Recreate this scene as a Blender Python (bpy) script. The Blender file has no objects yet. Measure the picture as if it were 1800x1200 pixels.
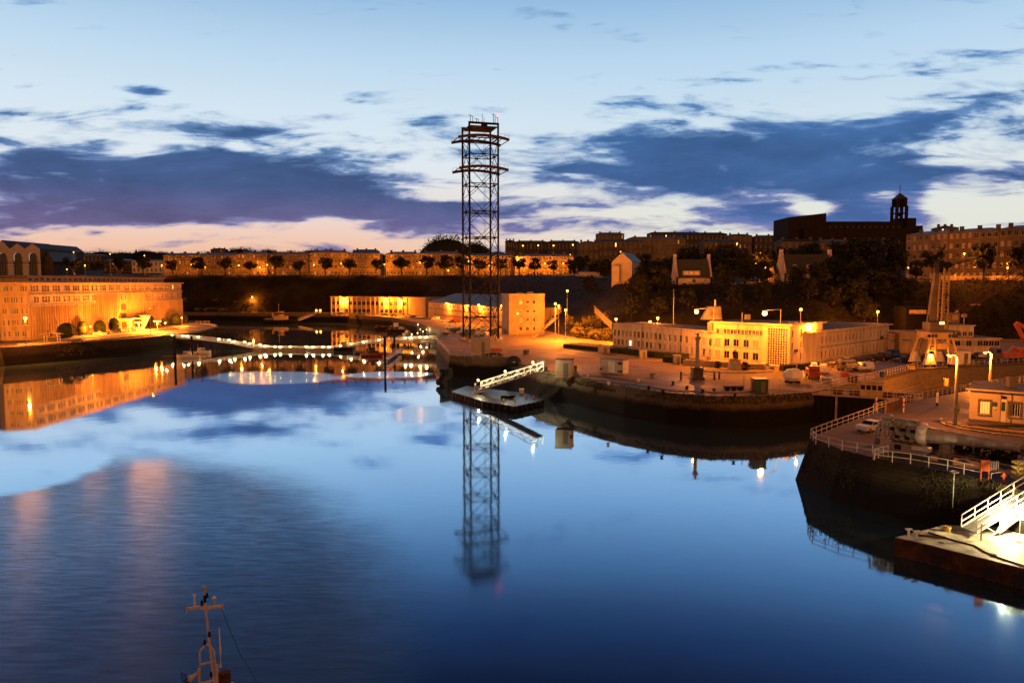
import bpy, math, random
from mathutils import Vector, Matrix
random.seed(7)
SC = bpy.context.scene
COL = SC.collection
# ------------------------------------------------------------------ camera, sky, exposure
F = 1300.0; CAMZ = 25.0; K = 1.25; PITCH = math.atan(102 / F)
cam = bpy.data.cameras.new('camera'); camo = bpy.data.objects.new('camera', cam); COL.objects.link(camo)
cam.sensor_width = 36; cam.lens = F / 1800 * 36; cam.clip_end = 20000; cam.clip_start = 0.5
camo.location = (0, 0, CAMZ); camo.rotation_euler = (math.pi / 2 - PITCH, 0, 0)
SC.camera = camo
SC.view_settings.view_transform = 'Standard'; SC.view_settings.look = 'None'
SC.view_settings.exposure = 0; SC.view_settings.gamma = 1
SC.cycles.max_bounces = 5; SC.cycles.diffuse_bounces = 2; SC.cycles.glossy_bounces = 3
SC.cycles.transmission_bounces = 2; SC.cycles.caustics_reflective = False; SC.cycles.caustics_refractive = False
SC.cycles.use_denoising = True; SC.cycles.sample_clamp_indirect = 6

def srgb(r, g, b):
    f = lambda c: (c / 255 / 12.92) if c / 255 <= 0.04045 else ((c / 255 + 0.055) / 1.055) ** 2.4
    return (f(r), f(g), f(b), 1)

class NT:
    def __init__(s, tree): s.t = tree
    def n(s, typ, **kw):
        nd = s.t.nodes.new(typ)
        for k, v in kw.items():
            if k == 'ins':
                for i, x in v.items():
                    if hasattr(x, 'is_output'): s.t.links.new(x, nd.inputs[i])
                    else: nd.inputs[i].default_value = x
            else: setattr(nd, k, v)
        return nd
    def m(s, op, *a, clamp=False):
        nd = s.n('ShaderNodeMath', operation=op, use_clamp=clamp, ins={i: x for i, x in enumerate(a)})
        return nd.outputs[0]
    def v(s, op, *a):
        nd = s.n('ShaderNodeVectorMath', operation=op, ins={i: x for i, x in enumerate(a)})
        return nd.outputs['Value'] if op in ('DOT_PRODUCT', 'LENGTH') else nd.outputs[0]
    def ramp(s, fac, stops, interp='LINEAR'):
        nd = s.n('ShaderNodeValToRGB', ins={0: fac}); cr = nd.color_ramp; cr.interpolation = interp
        while len(cr.elements) < len(stops): cr.elements.new(0.5)
        for e, (p, c) in zip(cr.elements, stops): e.position = p; e.color = c if len(c) == 4 else (*c, 1)
        return nd.outputs[0]
    def mix(s, fac, a, b, blend='MIX'):
        nd = s.n('ShaderNodeMix', data_type='RGBA', blend_type=blend, ins={0: fac, 6: a, 7: b}); return nd.outputs[2]
    def noise(s, vec, scale, detail=2, rough=.5, dist=0.0):
        return s.n('ShaderNodeTexNoise', ins={'Vector': vec, 'Scale': scale, 'Detail': detail, 'Roughness': rough, 'Distortion': dist})

def build_sky():
    w = bpy.data.worlds.new('World'); SC.world = w; w.use_nodes = True
    t = w.node_tree; t.nodes.clear(); N = NT(t)
    g = N.n('ShaderNodeTexCoord').outputs['Generated']
    sep = N.n('ShaderNodeSeparateXYZ', ins={0: g})
    x, y, z = sep.outputs
    ay = N.m('MAXIMUM', N.m('ABSOLUTE', y), 0.12)
    U = N.m('DIVIDE', x, ay); V = N.m('DIVIDE', z, ay)
    Vh = N.m('DIVIDE', z, N.m('MAXIMUM', N.m('SQRT', N.m('SUBTRACT', 1.0, N.m('MULTIPLY', z, z))), .05))
    UV = N.n('ShaderNodeCombineXYZ', ins={0: U, 1: V, 2: 0.0}).outputs[0]
    # streaky cloud-deck coordinates: stretch sideways, finer towards the horizon
    st = N.n('ShaderNodeMapping', ins={0: UV, 2: (0, 0, -.06), 3: (5.0, 17.0, 1)}).outputs[0]
    n1 = N.noise(st, 1.0, 8, .66, .3)
    st2 = N.n('ShaderNodeMapping', ins={0: UV, 1: (3.3, 1.7, 0), 3: (2.2, 7.5, 1)}).outputs[0]
    n2 = N.noise(st2, 1.0, 2, .55)
    st3 = N.n('ShaderNodeMapping', ins={0: UV, 1: (7.3, 4.7, 0), 2: (0, 0, -.12), 3: (8.0, 46.0, 1)}).outputs[0]
    n3 = N.noise(st3, 1.0, 3, .6, .5)
    warp = N.v('MULTIPLY', N.v('SUBTRACT', n2.outputs['Color'], (.5, .5, .5)), (.16, .045, 0))
    P = N.v('ADD', UV, warp)
    blobs = [(120, 325, 330, 42, 1.1), (420, 340, 260, 48, 1.1), (640, 345, 150, 32, .7), (350, 285, 150, 24, .8), (60, 262, 120, 26, .7), (60, 215, 110, 16, .7),
             (200, 375, 480, 18, .9), (740, 398, 110, 26, 1.2), (560, 385, 160, 12, .7), (420, 235, 140, 11, .55), (190, 190, 90, 7, .3),
             (1190, 318, 240, 42, 1.15), (1400, 270, 250, 42, 1.1), (1130, 262, 130, 22, .8), (1560, 228, 200, 22, 1.1), (1690, 190, 110, 26, .95),
             (1250, 385, 420, 24, .9), (1480, 330, 120, 60, .9), (1590, 345, 42, 45, .75), (1160, 200, 90, 14, .8), (1490, 130, 150, 9, .8), (1700, 108, 110, 9, .8),
             (1720, 310, 140, 11, .55), (1760, 345, 80, 6, .4), (226, 156, 34, 11, 1.15), (412, 138, 20, 5, .45), (745, 212, 60, 10, .8), (800, 235, 60, 9, .5), (1270, 150, 50, 7, .6), (1000, 300, 70, 18, .4),
             (790, 352, 70, 13, -1.1), (1095, 382, 120, 8, -.95), (1395, 358, 45, 14, -1.5), (1720, 372, 120, 24, -.6), (1250, 395, 60, 5, -.3), (960, 345, 60, 8, -.3), (240, 268, 40, 7, -.4),
             (400, 408, 300, 7, -.35), (600, 425, 120, 8, -.3), (165, 406, 22, 5, .5), (520, 408, 60, 4, .5), (30, 407, 40, 4, .45)]
    acc = N.n('ShaderNodeMapRange', interpolation_type='SMOOTHSTEP', ins={0: V, 1: .20, 2: .29, 3: -.40, 4: -.72}).outputs[0]
    for (px, py, rx, ry, a) in blobs:
        sx = F / rx; sy = F / ry; cx = (px - 900) / F; cy = (498 - py) / F
        d = N.v('MULTIPLY_ADD', P, (sx, sy, 0), (-cx * sx, -cy * sy, 0))
        q = N.v('DOT_PRODUCT', d, d)
        acc = N.m('MULTIPLY_ADD', N.m('POWER', .36788, q), a, acc)
    # loose cloud above the frame (seen only in the water)
    hi = N.m('MULTIPLY', N.n('ShaderNodeMapRange', ins={0: Vh, 1: .36, 2: .6, 3: 0.0, 4: 1.0}).outputs[0], .22)
    dens = N.m('ADD', N.m('ADD', acc, hi), N.m('ADD', N.m('MULTIPLY_ADD', n1.outputs[0], 3.0, -1.5), N.m('MULTIPLY_ADD', n3.outputs[0], 2.6, -1.3)))
    cov = N.n('ShaderNodeMapRange', interpolation_type='SMOOTHSTEP', ins={0: dens, 1: -.40, 2: .80, 3: 0.0, 4: 1.0}).outputs[0]
    front = N.n('ShaderNodeMapRange', ins={0: y, 1: 0.0, 2: .25, 3: .35, 4: 1.0}).outputs[0]
    cov = N.m('MULTIPLY', cov, front)
    grad = N.ramp(N.m('MULTIPLY', Vh, 1.0, clamp=True), [
        (0.0, srgb(196, 140, 128)), (.045, srgb(243, 196, 168)), (.085, srgb(238, 215, 208)), (.15, srgb(226, 234, 240)), (.215, srgb(212, 230, 243)),
        (.29, srgb(188, 216, 239)), (.38, srgb(146, 187, 224)), (.47, srgb(78, 122, 178)), (.58, srgb(42, 68, 112)), (.75, srgb(24, 38, 66)), (1.0, srgb(14, 22, 42))])
    gradr = N.ramp(N.m('MULTIPLY', Vh, 1.0, clamp=True), [
        (0.0, srgb(196, 190, 180)), (.045, srgb(226, 226, 214)), (.085, srgb(228, 230, 220)), (.15, srgb(220, 230, 234)), (.215, srgb(206, 226, 240)),
        (.29, srgb(184, 214, 239)), (.38, srgb(142, 184, 222)), (.47, srgb(78, 122, 178)), (.58, srgb(42, 68, 112)), (.75, srgb(24, 38, 66)), (1.0, srgb(14, 22, 42))])
    lr = N.n('ShaderNodeMapRange', interpolation_type='SMOOTHSTEP', ins={0: U, 1: -.25, 2: .3, 3: 0.0, 4: 1.0}).outputs[0]
    sky = N.mix(lr, grad, gradr)
    edge = N.ramp(Vh, [(0.0, srgb(150, 130, 160)), (.08, srgb(140, 140, 185)), (.16, srgb(120, 155, 200)), (.3, srgb(120, 165, 210)), (.5, srgb(45, 75, 120)), (.7, srgb(20, 32, 60))])
    corel = N.ramp(Vh, [(0.0, srgb(104, 76, 104)), (.07, srgb(104, 94, 134)), (.12, srgb(66, 84, 126)), (.17, srgb(64, 92, 138)), (.3, srgb(76, 120, 180)), (.5, srgb(30, 52, 90)), (.7, srgb(14, 24, 46))])
    corer = N.ramp(Vh, [(0.0, srgb(80, 96, 150)), (.07, srgb(76, 104, 162)), (.12, srgb(62, 94, 144)), (.17, srgb(60, 94, 142)), (.3, srgb(72, 118, 180)), (.5, srgb(30, 52, 90)), (.7, srgb(14, 24, 46))])
    core = N.mix(lr, corel, corer)
    vari = N.n('ShaderNodeMapRange', ins={0: n1.outputs[0], 1: .3, 2: .7, 3: 1.45, 4: .85}).outputs[0]
    core = N.v('SCALE', core, (0, 0, 0)); core.node.inputs['Scale'].default_value = 1; t.links.new(vari, core.node.inputs['Scale'])
    cl = N.mix(N.n('ShaderNodeMapRange', ins={0: cov, 1: .35, 2: .95, 3: 0.0, 4: 1.0}).outputs[0], edge, core)
    out = N.mix(N.n('ShaderNodeMapRange', ins={0: cov, 1: 0.0, 2: .55, 3: 0.0, 4: 1.0}).outputs[0], sky, cl)
    below = N.m('GREATER_THAN', z, -.002)
    out = N.mix(below, (.012, .014, .02, 1), out)
    dim = N.n('ShaderNodeMapRange', interpolation_type='SMOOTHSTEP', ins={0: y, 1: .1, 2: .55, 3: .13, 4: 1.0}).outputs[0]   # the eastern half of the dusk sky is dark
    bg = N.n('ShaderNodeBackground', ins={0: out, 1: dim})
    t.links.new(bg.outputs[0], N.n('ShaderNodeOutputWorld').inputs[0])
    w.cycles.sampling_method = 'MANUAL'; w.cycles.sample_map_resolution = 512
build_sky()
# soft orange glow of the lit town behind the camera (the one sun lamp)
_s = bpy.data.lights.new('town_glow', 'SUN'); _s.energy = 1.5; _s.angle = math.radians(100); _s.color = (1, .30, .05)
_so = bpy.data.objects.new('town_glow', _s); COL.objects.link(_so); _so.rotation_euler = (math.radians(74), 0, math.radians(6))

# ------------------------------------------------------------------ placing
cp, sp = math.cos(PITCH), math.sin(PITCH)
def ray(px, py):
    X = (px - 900) / F; Y = (600 - py) / F
    return X, cp + Y * sp, -sp + Y * cp
def at(px, py, z=5.6):
    """ground point whose height is z"""
    a, b, c = ray(px, py); t = (z - CAMZ) / c
    return Vector((a * t, b * t, z))
def atd(px, py, d):
    """point at forward distance d"""
    a, b, c = ray(px, py); t = d * K / b
    d = d * K
    return Vector((a * t, d, CAMZ + c * t))
Q = 5.6

# ------------------------------------------------------------------ materials
MATS = {}
def mat(name, col, rough=.8, var=.25, scale=.6, metal=0.0, bump=0.0, bscale=None, col2=None, emit=None, es=0.0, spec=.3, detail=4, stretch=(1, 1, 1)):
    if name in MATS: return MATS[name]
    m = bpy.data.materials.new(name); m.use_nodes = True; t = m.node_tree; t.nodes.clear(); N = NT(t)
    if len(col) == 3: col = (*col, 1)
    b = N.n('ShaderNodeBsdfPrincipled', ins={'Roughness': rough, 'Metallic': metal})
    b.inputs['Specular IOR Level'].default_value = spec
    oc = N.n('ShaderNodeTexCoord').outputs['Object']
    if var > 0:
        mp = N.n('ShaderNodeMapping', ins={0: oc, 3: stretch}).outputs[0]
        n = N.noise(mp, scale, detail, .6)
        f = N.n('ShaderNodeMapRange', ins={0: n.outputs[0], 1: .3, 2: .7, 3: 0.0, 4: 1.0}).outputs[0]
        c2 = col2 if col2 else tuple(c * (1 - 2 * var) for c in col[:3])
        if len(c2) == 3: c2 = (*c2, 1)
        hi = tuple(min(1, c * (1 + var * .5)) for c in col[:3]) + (1,)
        t.links.new(N.mix(f, c2, hi), b.inputs['Base Color'])
    else: b.inputs['Base Color'].default_value = col
    if bump:
        nb = N.noise(oc, bscale or scale * 6, 3, .6)
        bp = N.n('ShaderNodeBump', ins={'Strength': bump, 'Distance': .1, 'Height': nb.outputs[0]})
        t.links.new(bp.outputs[0], b.inputs['Normal'])
    if emit:
        b.inputs['Emission Color'].default_value = (*emit, 1); b.inputs['Emission Strength'].default_value = es
    t.links.new(b.outputs[0], N.n('ShaderNodeOutputMaterial').inputs[0])
    m.diffuse_color = col
    MATS[name] = m; return m

def m_ground(name, c1, c2, bw, bh):
    """worn paving: slab joints, tar patches, stains and tyre-darkened areas"""
    m = bpy.data.materials.new(name); m.use_nodes = True; t = m.node_tree; t.nodes.clear(); N = NT(t)
    P = N.n('ShaderNodeNewGeometry').outputs['Position']
    n1 = N.noise(P, .055, 5, .62, .6); n2 = N.noise(P, .8, 4, .65)
    mp = N.n('ShaderNodeMapping', ins={0: P, 2: (0, 0, .55), 3: (.05, .4, 1)}).outputs[0]; n3 = N.noise(mp, 1.0, 4, .6, .4)
    f = N.n('ShaderNodeMapRange', ins={0: n1.outputs[0], 1: .36, 2: .62, 3: 0.0, 4: 1.0}).outputs[0]
    c = N.mix(f, (*c2, 1), (*c1, 1))
    c = N.mix(N.n('ShaderNodeMapRange', ins={0: n2.outputs[0], 1: .35, 2: .7, 3: 0.0, 4: .55}).outputs[0], c, tuple(x * .45 for x in c1) + (1,))
    c = N.mix(N.n('ShaderNodeMapRange', ins={0: n3.outputs[0], 1: .55, 2: .7, 3: 0.0, 4: .6}).outputs[0], c, (*c2, 1))
    mr = N.n('ShaderNodeMapping', ins={0: P, 2: (0, 0, .35)}).outputs[0]
    br = N.n('ShaderNodeTexBrick', ins={0: mr, 1: (1, 1, 1, 1), 2: (.68, .68, .68, 1), 3: (.25, .25, .25, 1), 4: 1.0})
    br.inputs['Brick Width'].default_value = bw; br.inputs['Row Height'].default_value = bh; br.inputs['Mortar Size'].default_value = .09
    c = N.mix(.75, c, br.outputs[0], 'MULTIPLY')
    b = N.n('ShaderNodeBsdfPrincipled', ins={'Base Color': c, 'Roughness': N.n('ShaderNodeMapRange', ins={0: n1.outputs[0], 1: .3, 2: .6, 3: .55, 4: .9}).outputs[0]})
    b.inputs['Specular IOR Level'].default_value = .35
    bp = N.n('ShaderNodeBump', ins={'Strength': .25, 'Distance': .05, 'Height': n2.outputs[0]}); t.links.new(bp.outputs[0], b.inputs['Normal'])
    t.links.new(b.outputs[0], N.n('ShaderNodeOutputMaterial').inputs[0]); MATS[name] = m; return m

def m_wallstone(name, top, alg, zt=2.6, joint=True):
    """coursed quay masonry: pale stone above the tide mark, black weed below (world height)"""
    m = bpy.data.materials.new(name); m.use_nodes = True; t = m.node_tree; t.nodes.clear(); N = NT(t)
    g = N.n('ShaderNodeNewGeometry').outputs['Position']
    s = N.n('ShaderNodeSeparateXYZ', ins={0: g})
    n = N.noise(g, .35, 5, .65); n2 = N.noise(g, 2.2, 4, .6)
    zz = N.m('ADD', s.outputs[2], N.m('MULTIPLY_ADD', n.outputs[0], 1.6, -.8))
    f = N.n('ShaderNodeMapRange', ins={0: zz, 1: zt - .5, 2: zt + .6, 3: 0.0, 4: 1.0}).outputs[0]
    hd = N.m('ADD', s.outputs[0], s.outputs[1])
    cv = N.n('ShaderNodeCombineXYZ', ins={0: hd, 1: s.outputs[2], 2: 0.0}).outputs[0]
    br = N.n('ShaderNodeTexBrick', ins={0: cv, 1: (1, 1, 1, 1), 2: (.72, .72, .72, 1), 3: (.3, .3, .3, 1), 4: 1.0})
    br.inputs['Brick Width'].default_value = 1.4; br.inputs['Row Height'].default_value = .5; br.inputs['Mortar Size'].default_value = .03
    c = N.mix(N.m('MULTIPLY', n2.outputs[0], 1.0), tuple(x * .35 for x in top[:3]) + (1,), (*top[:3], 1))
    c = N.mix(.8, c, br.outputs[0], 'MULTIPLY')
    c = N.mix(f, (*alg, 1), c)
    b = N.n('ShaderNodeBsdfPrincipled', ins={'Base Color': c, 'Roughness': .85})
    b.inputs['Specular IOR Level'].default_value = .2
    bp = N.n('ShaderNodeBump', ins={'Strength': .6, 'Distance': .15, 'Height': n2.outputs[0]})
    t.links.new(bp.outputs[0], b.inputs['Normal'])
    t.links.new(b.outputs[0], N.n('ShaderNodeOutputMaterial').inputs[0])
    MATS[name] = m; return m

def m_emit(name, col, s):
    if name in MATS: return MATS[name]
    m = bpy.data.materials.new(name); m.use_nodes = True; t = m.node_tree; t.nodes.clear(); N = NT(t)
    e = N.n('ShaderNodeEmission', ins={0: (*col, 1), 1: s}); t.links.new(e.outputs[0], N.n('ShaderNodeOutputMaterial').inputs[0])
    MATS[name] = m; return m

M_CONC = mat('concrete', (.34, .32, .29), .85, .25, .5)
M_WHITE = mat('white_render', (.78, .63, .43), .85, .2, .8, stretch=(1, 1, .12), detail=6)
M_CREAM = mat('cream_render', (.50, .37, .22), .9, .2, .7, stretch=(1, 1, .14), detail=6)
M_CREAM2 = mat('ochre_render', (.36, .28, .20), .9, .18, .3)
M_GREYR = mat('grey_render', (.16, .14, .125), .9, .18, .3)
M_FAR1 = mat('far_cream_render', (.24, .18, .11), .9, .3, .12)  # darker copies of the near renders: weaker glow on far blocks put into colour
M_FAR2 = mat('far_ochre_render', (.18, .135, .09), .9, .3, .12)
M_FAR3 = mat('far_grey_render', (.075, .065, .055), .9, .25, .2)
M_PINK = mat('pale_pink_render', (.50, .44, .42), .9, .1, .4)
M_SLATE = mat('slate_roof', (.045, .05, .06), .55, .25, 1.5, spec=.4)
M_FLAT = mat('flat_roof_felt', (.07, .075, .08), .85, .3, .4)
M_ZINC = mat('zinc_roof', (.12, .135, .155), .5, .25, .5, spec=.5)
M_GLASS = mat('window_glass', (.012, .014, .018), .12, 0, spec=.6)
M_FRAME = mat('window_frame', (.6, .58, .54), .6, .08)
M_DFRAME = mat('dark_frame', (.05, .045, .04), .6, .08)
M_STEELD = mat('dark_painted_steel', (.010, .009, .010), .7, .3, .5, spec=.15)
M_STEELR = mat('red_primer_steel', (.055, .02, .014), .6, .3, .5)
M_GALV = mat('galvanised_steel', (.42, .42, .40), .45, .15, 2, metal=.3)
M_WPAINT = mat('white_paint', (.72, .72, .69), .5, .08, 1)
M_BLACK = mat('black_rubber', (.014, .014, .014), .7, .2, 3)
M_RUST = mat('rusty_steel', (.085, .038, .02), .8, .4, 1.2, bump=.3)
M_REDP = mat('red_paint', (.42, .05, .03), .5, .2, 1)
M_ORGP = mat('orange_paint', (.55, .12, .04), .5, .2, 1)
M_YEL = mat('yellow_paint', (.6, .42, .08), .5, .2, 1)
M_BLUEP = mat('blue_paint', (.05, .1, .25), .5, .2, 1)
M_GREENP = mat('green_paint', (.03, .09, .05), .5, .2, 1)
M_WOOD = mat('weathered_timber', (.12, .08, .05), .8, .35, 1.5)
M_BARK = mat('bark', (.05, .038, .028), .9, .3, 3)
M_LITL = mat('leaves_lamplit', (.26, .23, .09), .85, .35, .9)  # paler leaf copy; lamplight on the shrubs is put into the colour
M_LEAF = mat('leaves_dark', (.022, .028, .012), .85, .45, .9)
M_LEAF2 = mat('leaves_mid', (.05, .055, .02), .85, .4, .9)
M_HEDGE = mat('hedge_leaves', (.04, .055, .02), .85, .4, 2.5)
M_GRASS = mat('bank_grass', (.035, .028, .014), .95, .5, .6, bump=.5, bscale=2)
M_SLOPE = mat('slope_scrub', (.019, .016, .009), .95, .5, .08, bump=.6, bscale=.6)
M_ASPH = m_ground('asphalt', (.10, .08, .06), (.04, .032, .026), 26.0, 19.0)
M_YARD = m_ground('yard_paving', (.36, .26, .14), (.13, .09, .055), 7.0, 5.0)
M_WALLQ = m_wallstone('quay_masonry', (.20, .16, .11), (.006, .0055, .005), 3.4)
M_WALLD = m_wallstone('dock_masonry', (.34, .27, .18), (.05, .035, .02), 0.8)
M_WALLB = m_wallstone('bank_masonry', (.05, .04, .026), (.006, .0055, .005), 3.0)
M_STONE = mat('dressed_stone', (.36, .33, .28), .85, .2, 1.2, bump=.2)
M_GUN = mat('grey_gun_paint', (.36, .33, .31), .5, .15, .8)
M_GUNM = mat('mottled_gun_paint', (.30, .27, .22), .6, .5, 2.2, col2=(.05, .045, .035))

# ------------------------------------------------------------------ mesh building
def hyp(a, b): return math.sqrt(a * a + b * b)
class MB:
    def __init__(s): s.v = []; s.f = []; s.mi = []; s.mats = []
    def mid(s, m):
        if m not in s.mats: s.mats.append(m)
        return s.mats.index(m)
    def add(s, vs, fs, m):
        o = len(s.v); k = s.mid(m); s.v += [tuple(v) for v in vs]
        for f in fs: s.f.append(tuple(i + o for i in f)); s.mi.append(k)
        return s
    def box(s, c, d, m, rz=0.0, R=None):
        x, y, z = d[0] / 2, d[1] / 2, d[2] / 2
        vs = [Vector((a, b, e)) for a in (-x, x) for b in (-y, y) for e in (-z, z)]
        if R is None: R = Matrix.Rotation(rz, 3, 'Z')
        c = Vector(c); vs = [R @ v + c for v in vs]
        return s.add(vs, [(0, 1, 3, 2), (4, 6, 7, 5), (0, 4, 5, 1), (2, 3, 7, 6), (0, 2, 6, 4), (1, 5, 7, 3)], m)
    def beam(s, p, q, w, m, h=None):
        p, q = Vector(p), Vector(q); d = q - p; L = d.length
        if L < 1e-6: return s
        R = d.to_track_quat('X', 'Z').to_matrix()
        return s.box((p + q) / 2, (L, w, h or w), m, R=R)
    def tube(s, pts, r, m, n=6, r1=None, cap=True):
        pts = [Vector(p) for p in pts]; k = len(pts); rings = []
        for i, p in enumerate(pts):
            d = (pts[min(i + 1, k - 1)] - pts[max(i - 1, 0)]).normalized()
            R = d.to_track_quat('Z', 'Y').to_matrix(); rr = r if r1 is None else r + (r1 - r) * i / (k - 1)
            if isinstance(r, (list, tuple)): rr = r[i]
            rings.append([p + R @ Vector((rr * math.cos(2 * math.pi * j / n), rr * math.sin(2 * math.pi * j / n), 0)) for j in range(n)])
        vs = [v for g in rings for v in g]; fs = []
        for i in range(k - 1):
            for j in range(n): fs.append((i * n + j, i * n + (j + 1) % n, (i + 1) * n + (j + 1) % n, (i + 1) * n + j))
        if cap: fs.append(tuple(range(n))[::-1]); fs.append(tuple((k - 1) * n + j for j in range(n)))
        return s.add(vs, fs, m)
    def cyl(s, c, r, h, m, n=10, r1=None): return s.tube([c, Vector(c) + Vector((0, 0, h))], r, m, n, r1=(r if r1 is None else r1))
    def prism(s, poly, z0, z1, m, mtop=None, poly0=None, bottom=False):
        n = len(poly); p0 = poly0 or poly
        vs = [(p[0], p[1], z0) for p in p0] + [(p[0], p[1], z1) for p in poly]
        s.add(vs, [(i, (i + 1) % n, n + (i + 1) % n, n + i) for i in range(n)], m)
        s.add([(p[0], p[1], z1) for p in poly], [tuple(range(n))], mtop or m)
        if bottom: s.add([(p[0], p[1], z0) for p in p0], [tuple(range(n))[::-1]], m)
        return s
    def ball(s, c, r, m, n=8, k=6, sc=(1, 1, 1), a0=0.0):
        vs = []; fs = []
        for i in range(k + 1):
            a = a0 + (math.pi - a0) * i / k
            for j in range(n):
                b = 2 * math.pi * j / n
                vs.append((c[0] + sc[0] * r * math.sin(a) * math.cos(b), c[1] + sc[1] * r * math.sin(a) * math.sin(b), c[2] + sc[2] * r * math.cos(a)))
        for i in range(k):
            for j in range(n): fs.append((i * n + j, (i + 1) * n + j, (i + 1) * n + (j + 1) % n, i * n + (j + 1) % n))
        return s.add(vs, fs, m)
    def mesh(s, name, smooth=False):
        me = bpy.data.meshes.new(name); me.from_pydata(s.v, [], s.f)
        for m in s.mats: me.materials.append(m)
        me.polygons.foreach_set('material_index', s.mi)
        if smooth: me.polygons.foreach_set('use_smooth', [True] * len(me.polygons))
        me.update(); return me
    def obj(s, name, parent=None, loc=None, smooth=False, rz=0.0):
        o = bpy.data.objects.new(name, s.mesh(name, smooth)); COL.objects.link(o)
        if parent: o.parent = parent
        if loc is not None: o.location = loc
        if rz: o.rotation_euler = (0, 0, rz)
        return o

def tag(o, label, cat, group=None):
    o['label'] = label; o['category'] = cat
    if group: o['group'] = group
    return o
def T(name, label, cat, loc=(0, 0, 0), rz=0.0, group=None):
    o = bpy.data.objects.new(name, None); COL.objects.link(o); o.location = loc; o.rotation_euler = (0, 0, rz)
    return tag(o, label, cat, group)
def S(o, kind='structure'): o['kind'] = kind; return o
def place(name, me, parent=None, loc=(0, 0, 0), rz=0.0, sc=None):
    o = bpy.data.objects.new(name, me); COL.objects.link(o); o.parent = parent; o.location = loc; o.rotation_euler = (0, 0, rz)
    if sc: o.scale = sc if isinstance(sc, (tuple, list)) else (sc, sc, sc)
    return o
def dup(root, loc, rz=0.0, label=None, group=None, sc=None):
    r = root.copy(); COL.objects.link(r); r.location = loc; r.rotation_euler = (0, 0, rz)
    if sc: r.scale = (sc, sc, sc)
    if label: r['label'] = label
    if group: r['group'] = group
    def rec(a, b):
        for ch in list(a.children):
            c = ch.copy(); COL.objects.link(c); c.parent = b; rec(ch, c)
    rec(root, r); return r
ORD = ['first', 'second', 'third', 'fourth', 'fifth', 'sixth', 'seventh', 'eighth', 'ninth', 'tenth', 'eleventh', 'twelfth', 'thirteenth', 'fourteenth', 'fifteenth', 'sixteenth', 'seventeenth', 'eighteenth', 'nineteenth', 'twentieth', 'twenty-first', 'twenty-second', 'twenty-third', 'twenty-fourth', 'twenty-fifth', 'twenty-sixth', 'twenty-seventh', 'twenty-eighth', 'twenty-ninth', 'thirtieth', 'thirty-first', 'thirty-second', 'thirty-third', 'thirty-fourth', 'thirty-fifth', 'thirty-sixth', 'thirty-seventh', 'thirty-eighth', 'thirty-ninth', 'fortieth']

def light(parent, loc, power, col=(1, .23, .013), r=.15, name='lamp_light'):
    l = bpy.data.lights.new(name, 'POINT'); l.energy = power; l.color = col; l.shadow_soft_size = r
    o = bpy.data.objects.new(name, l); COL.objects.link(o); o.parent = parent; o.location = loc; return o
SODIUM = (1, .23, .013)
M_BULB = m_emit('sodium_bulb', (1, .45, .06), 9)
M_BULBW = m_emit('warm_white_bulb', (1, .72, .25), 9)
M_BULBX = m_emit('floodlight_bulb', (1, .5, .10), 14)
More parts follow.
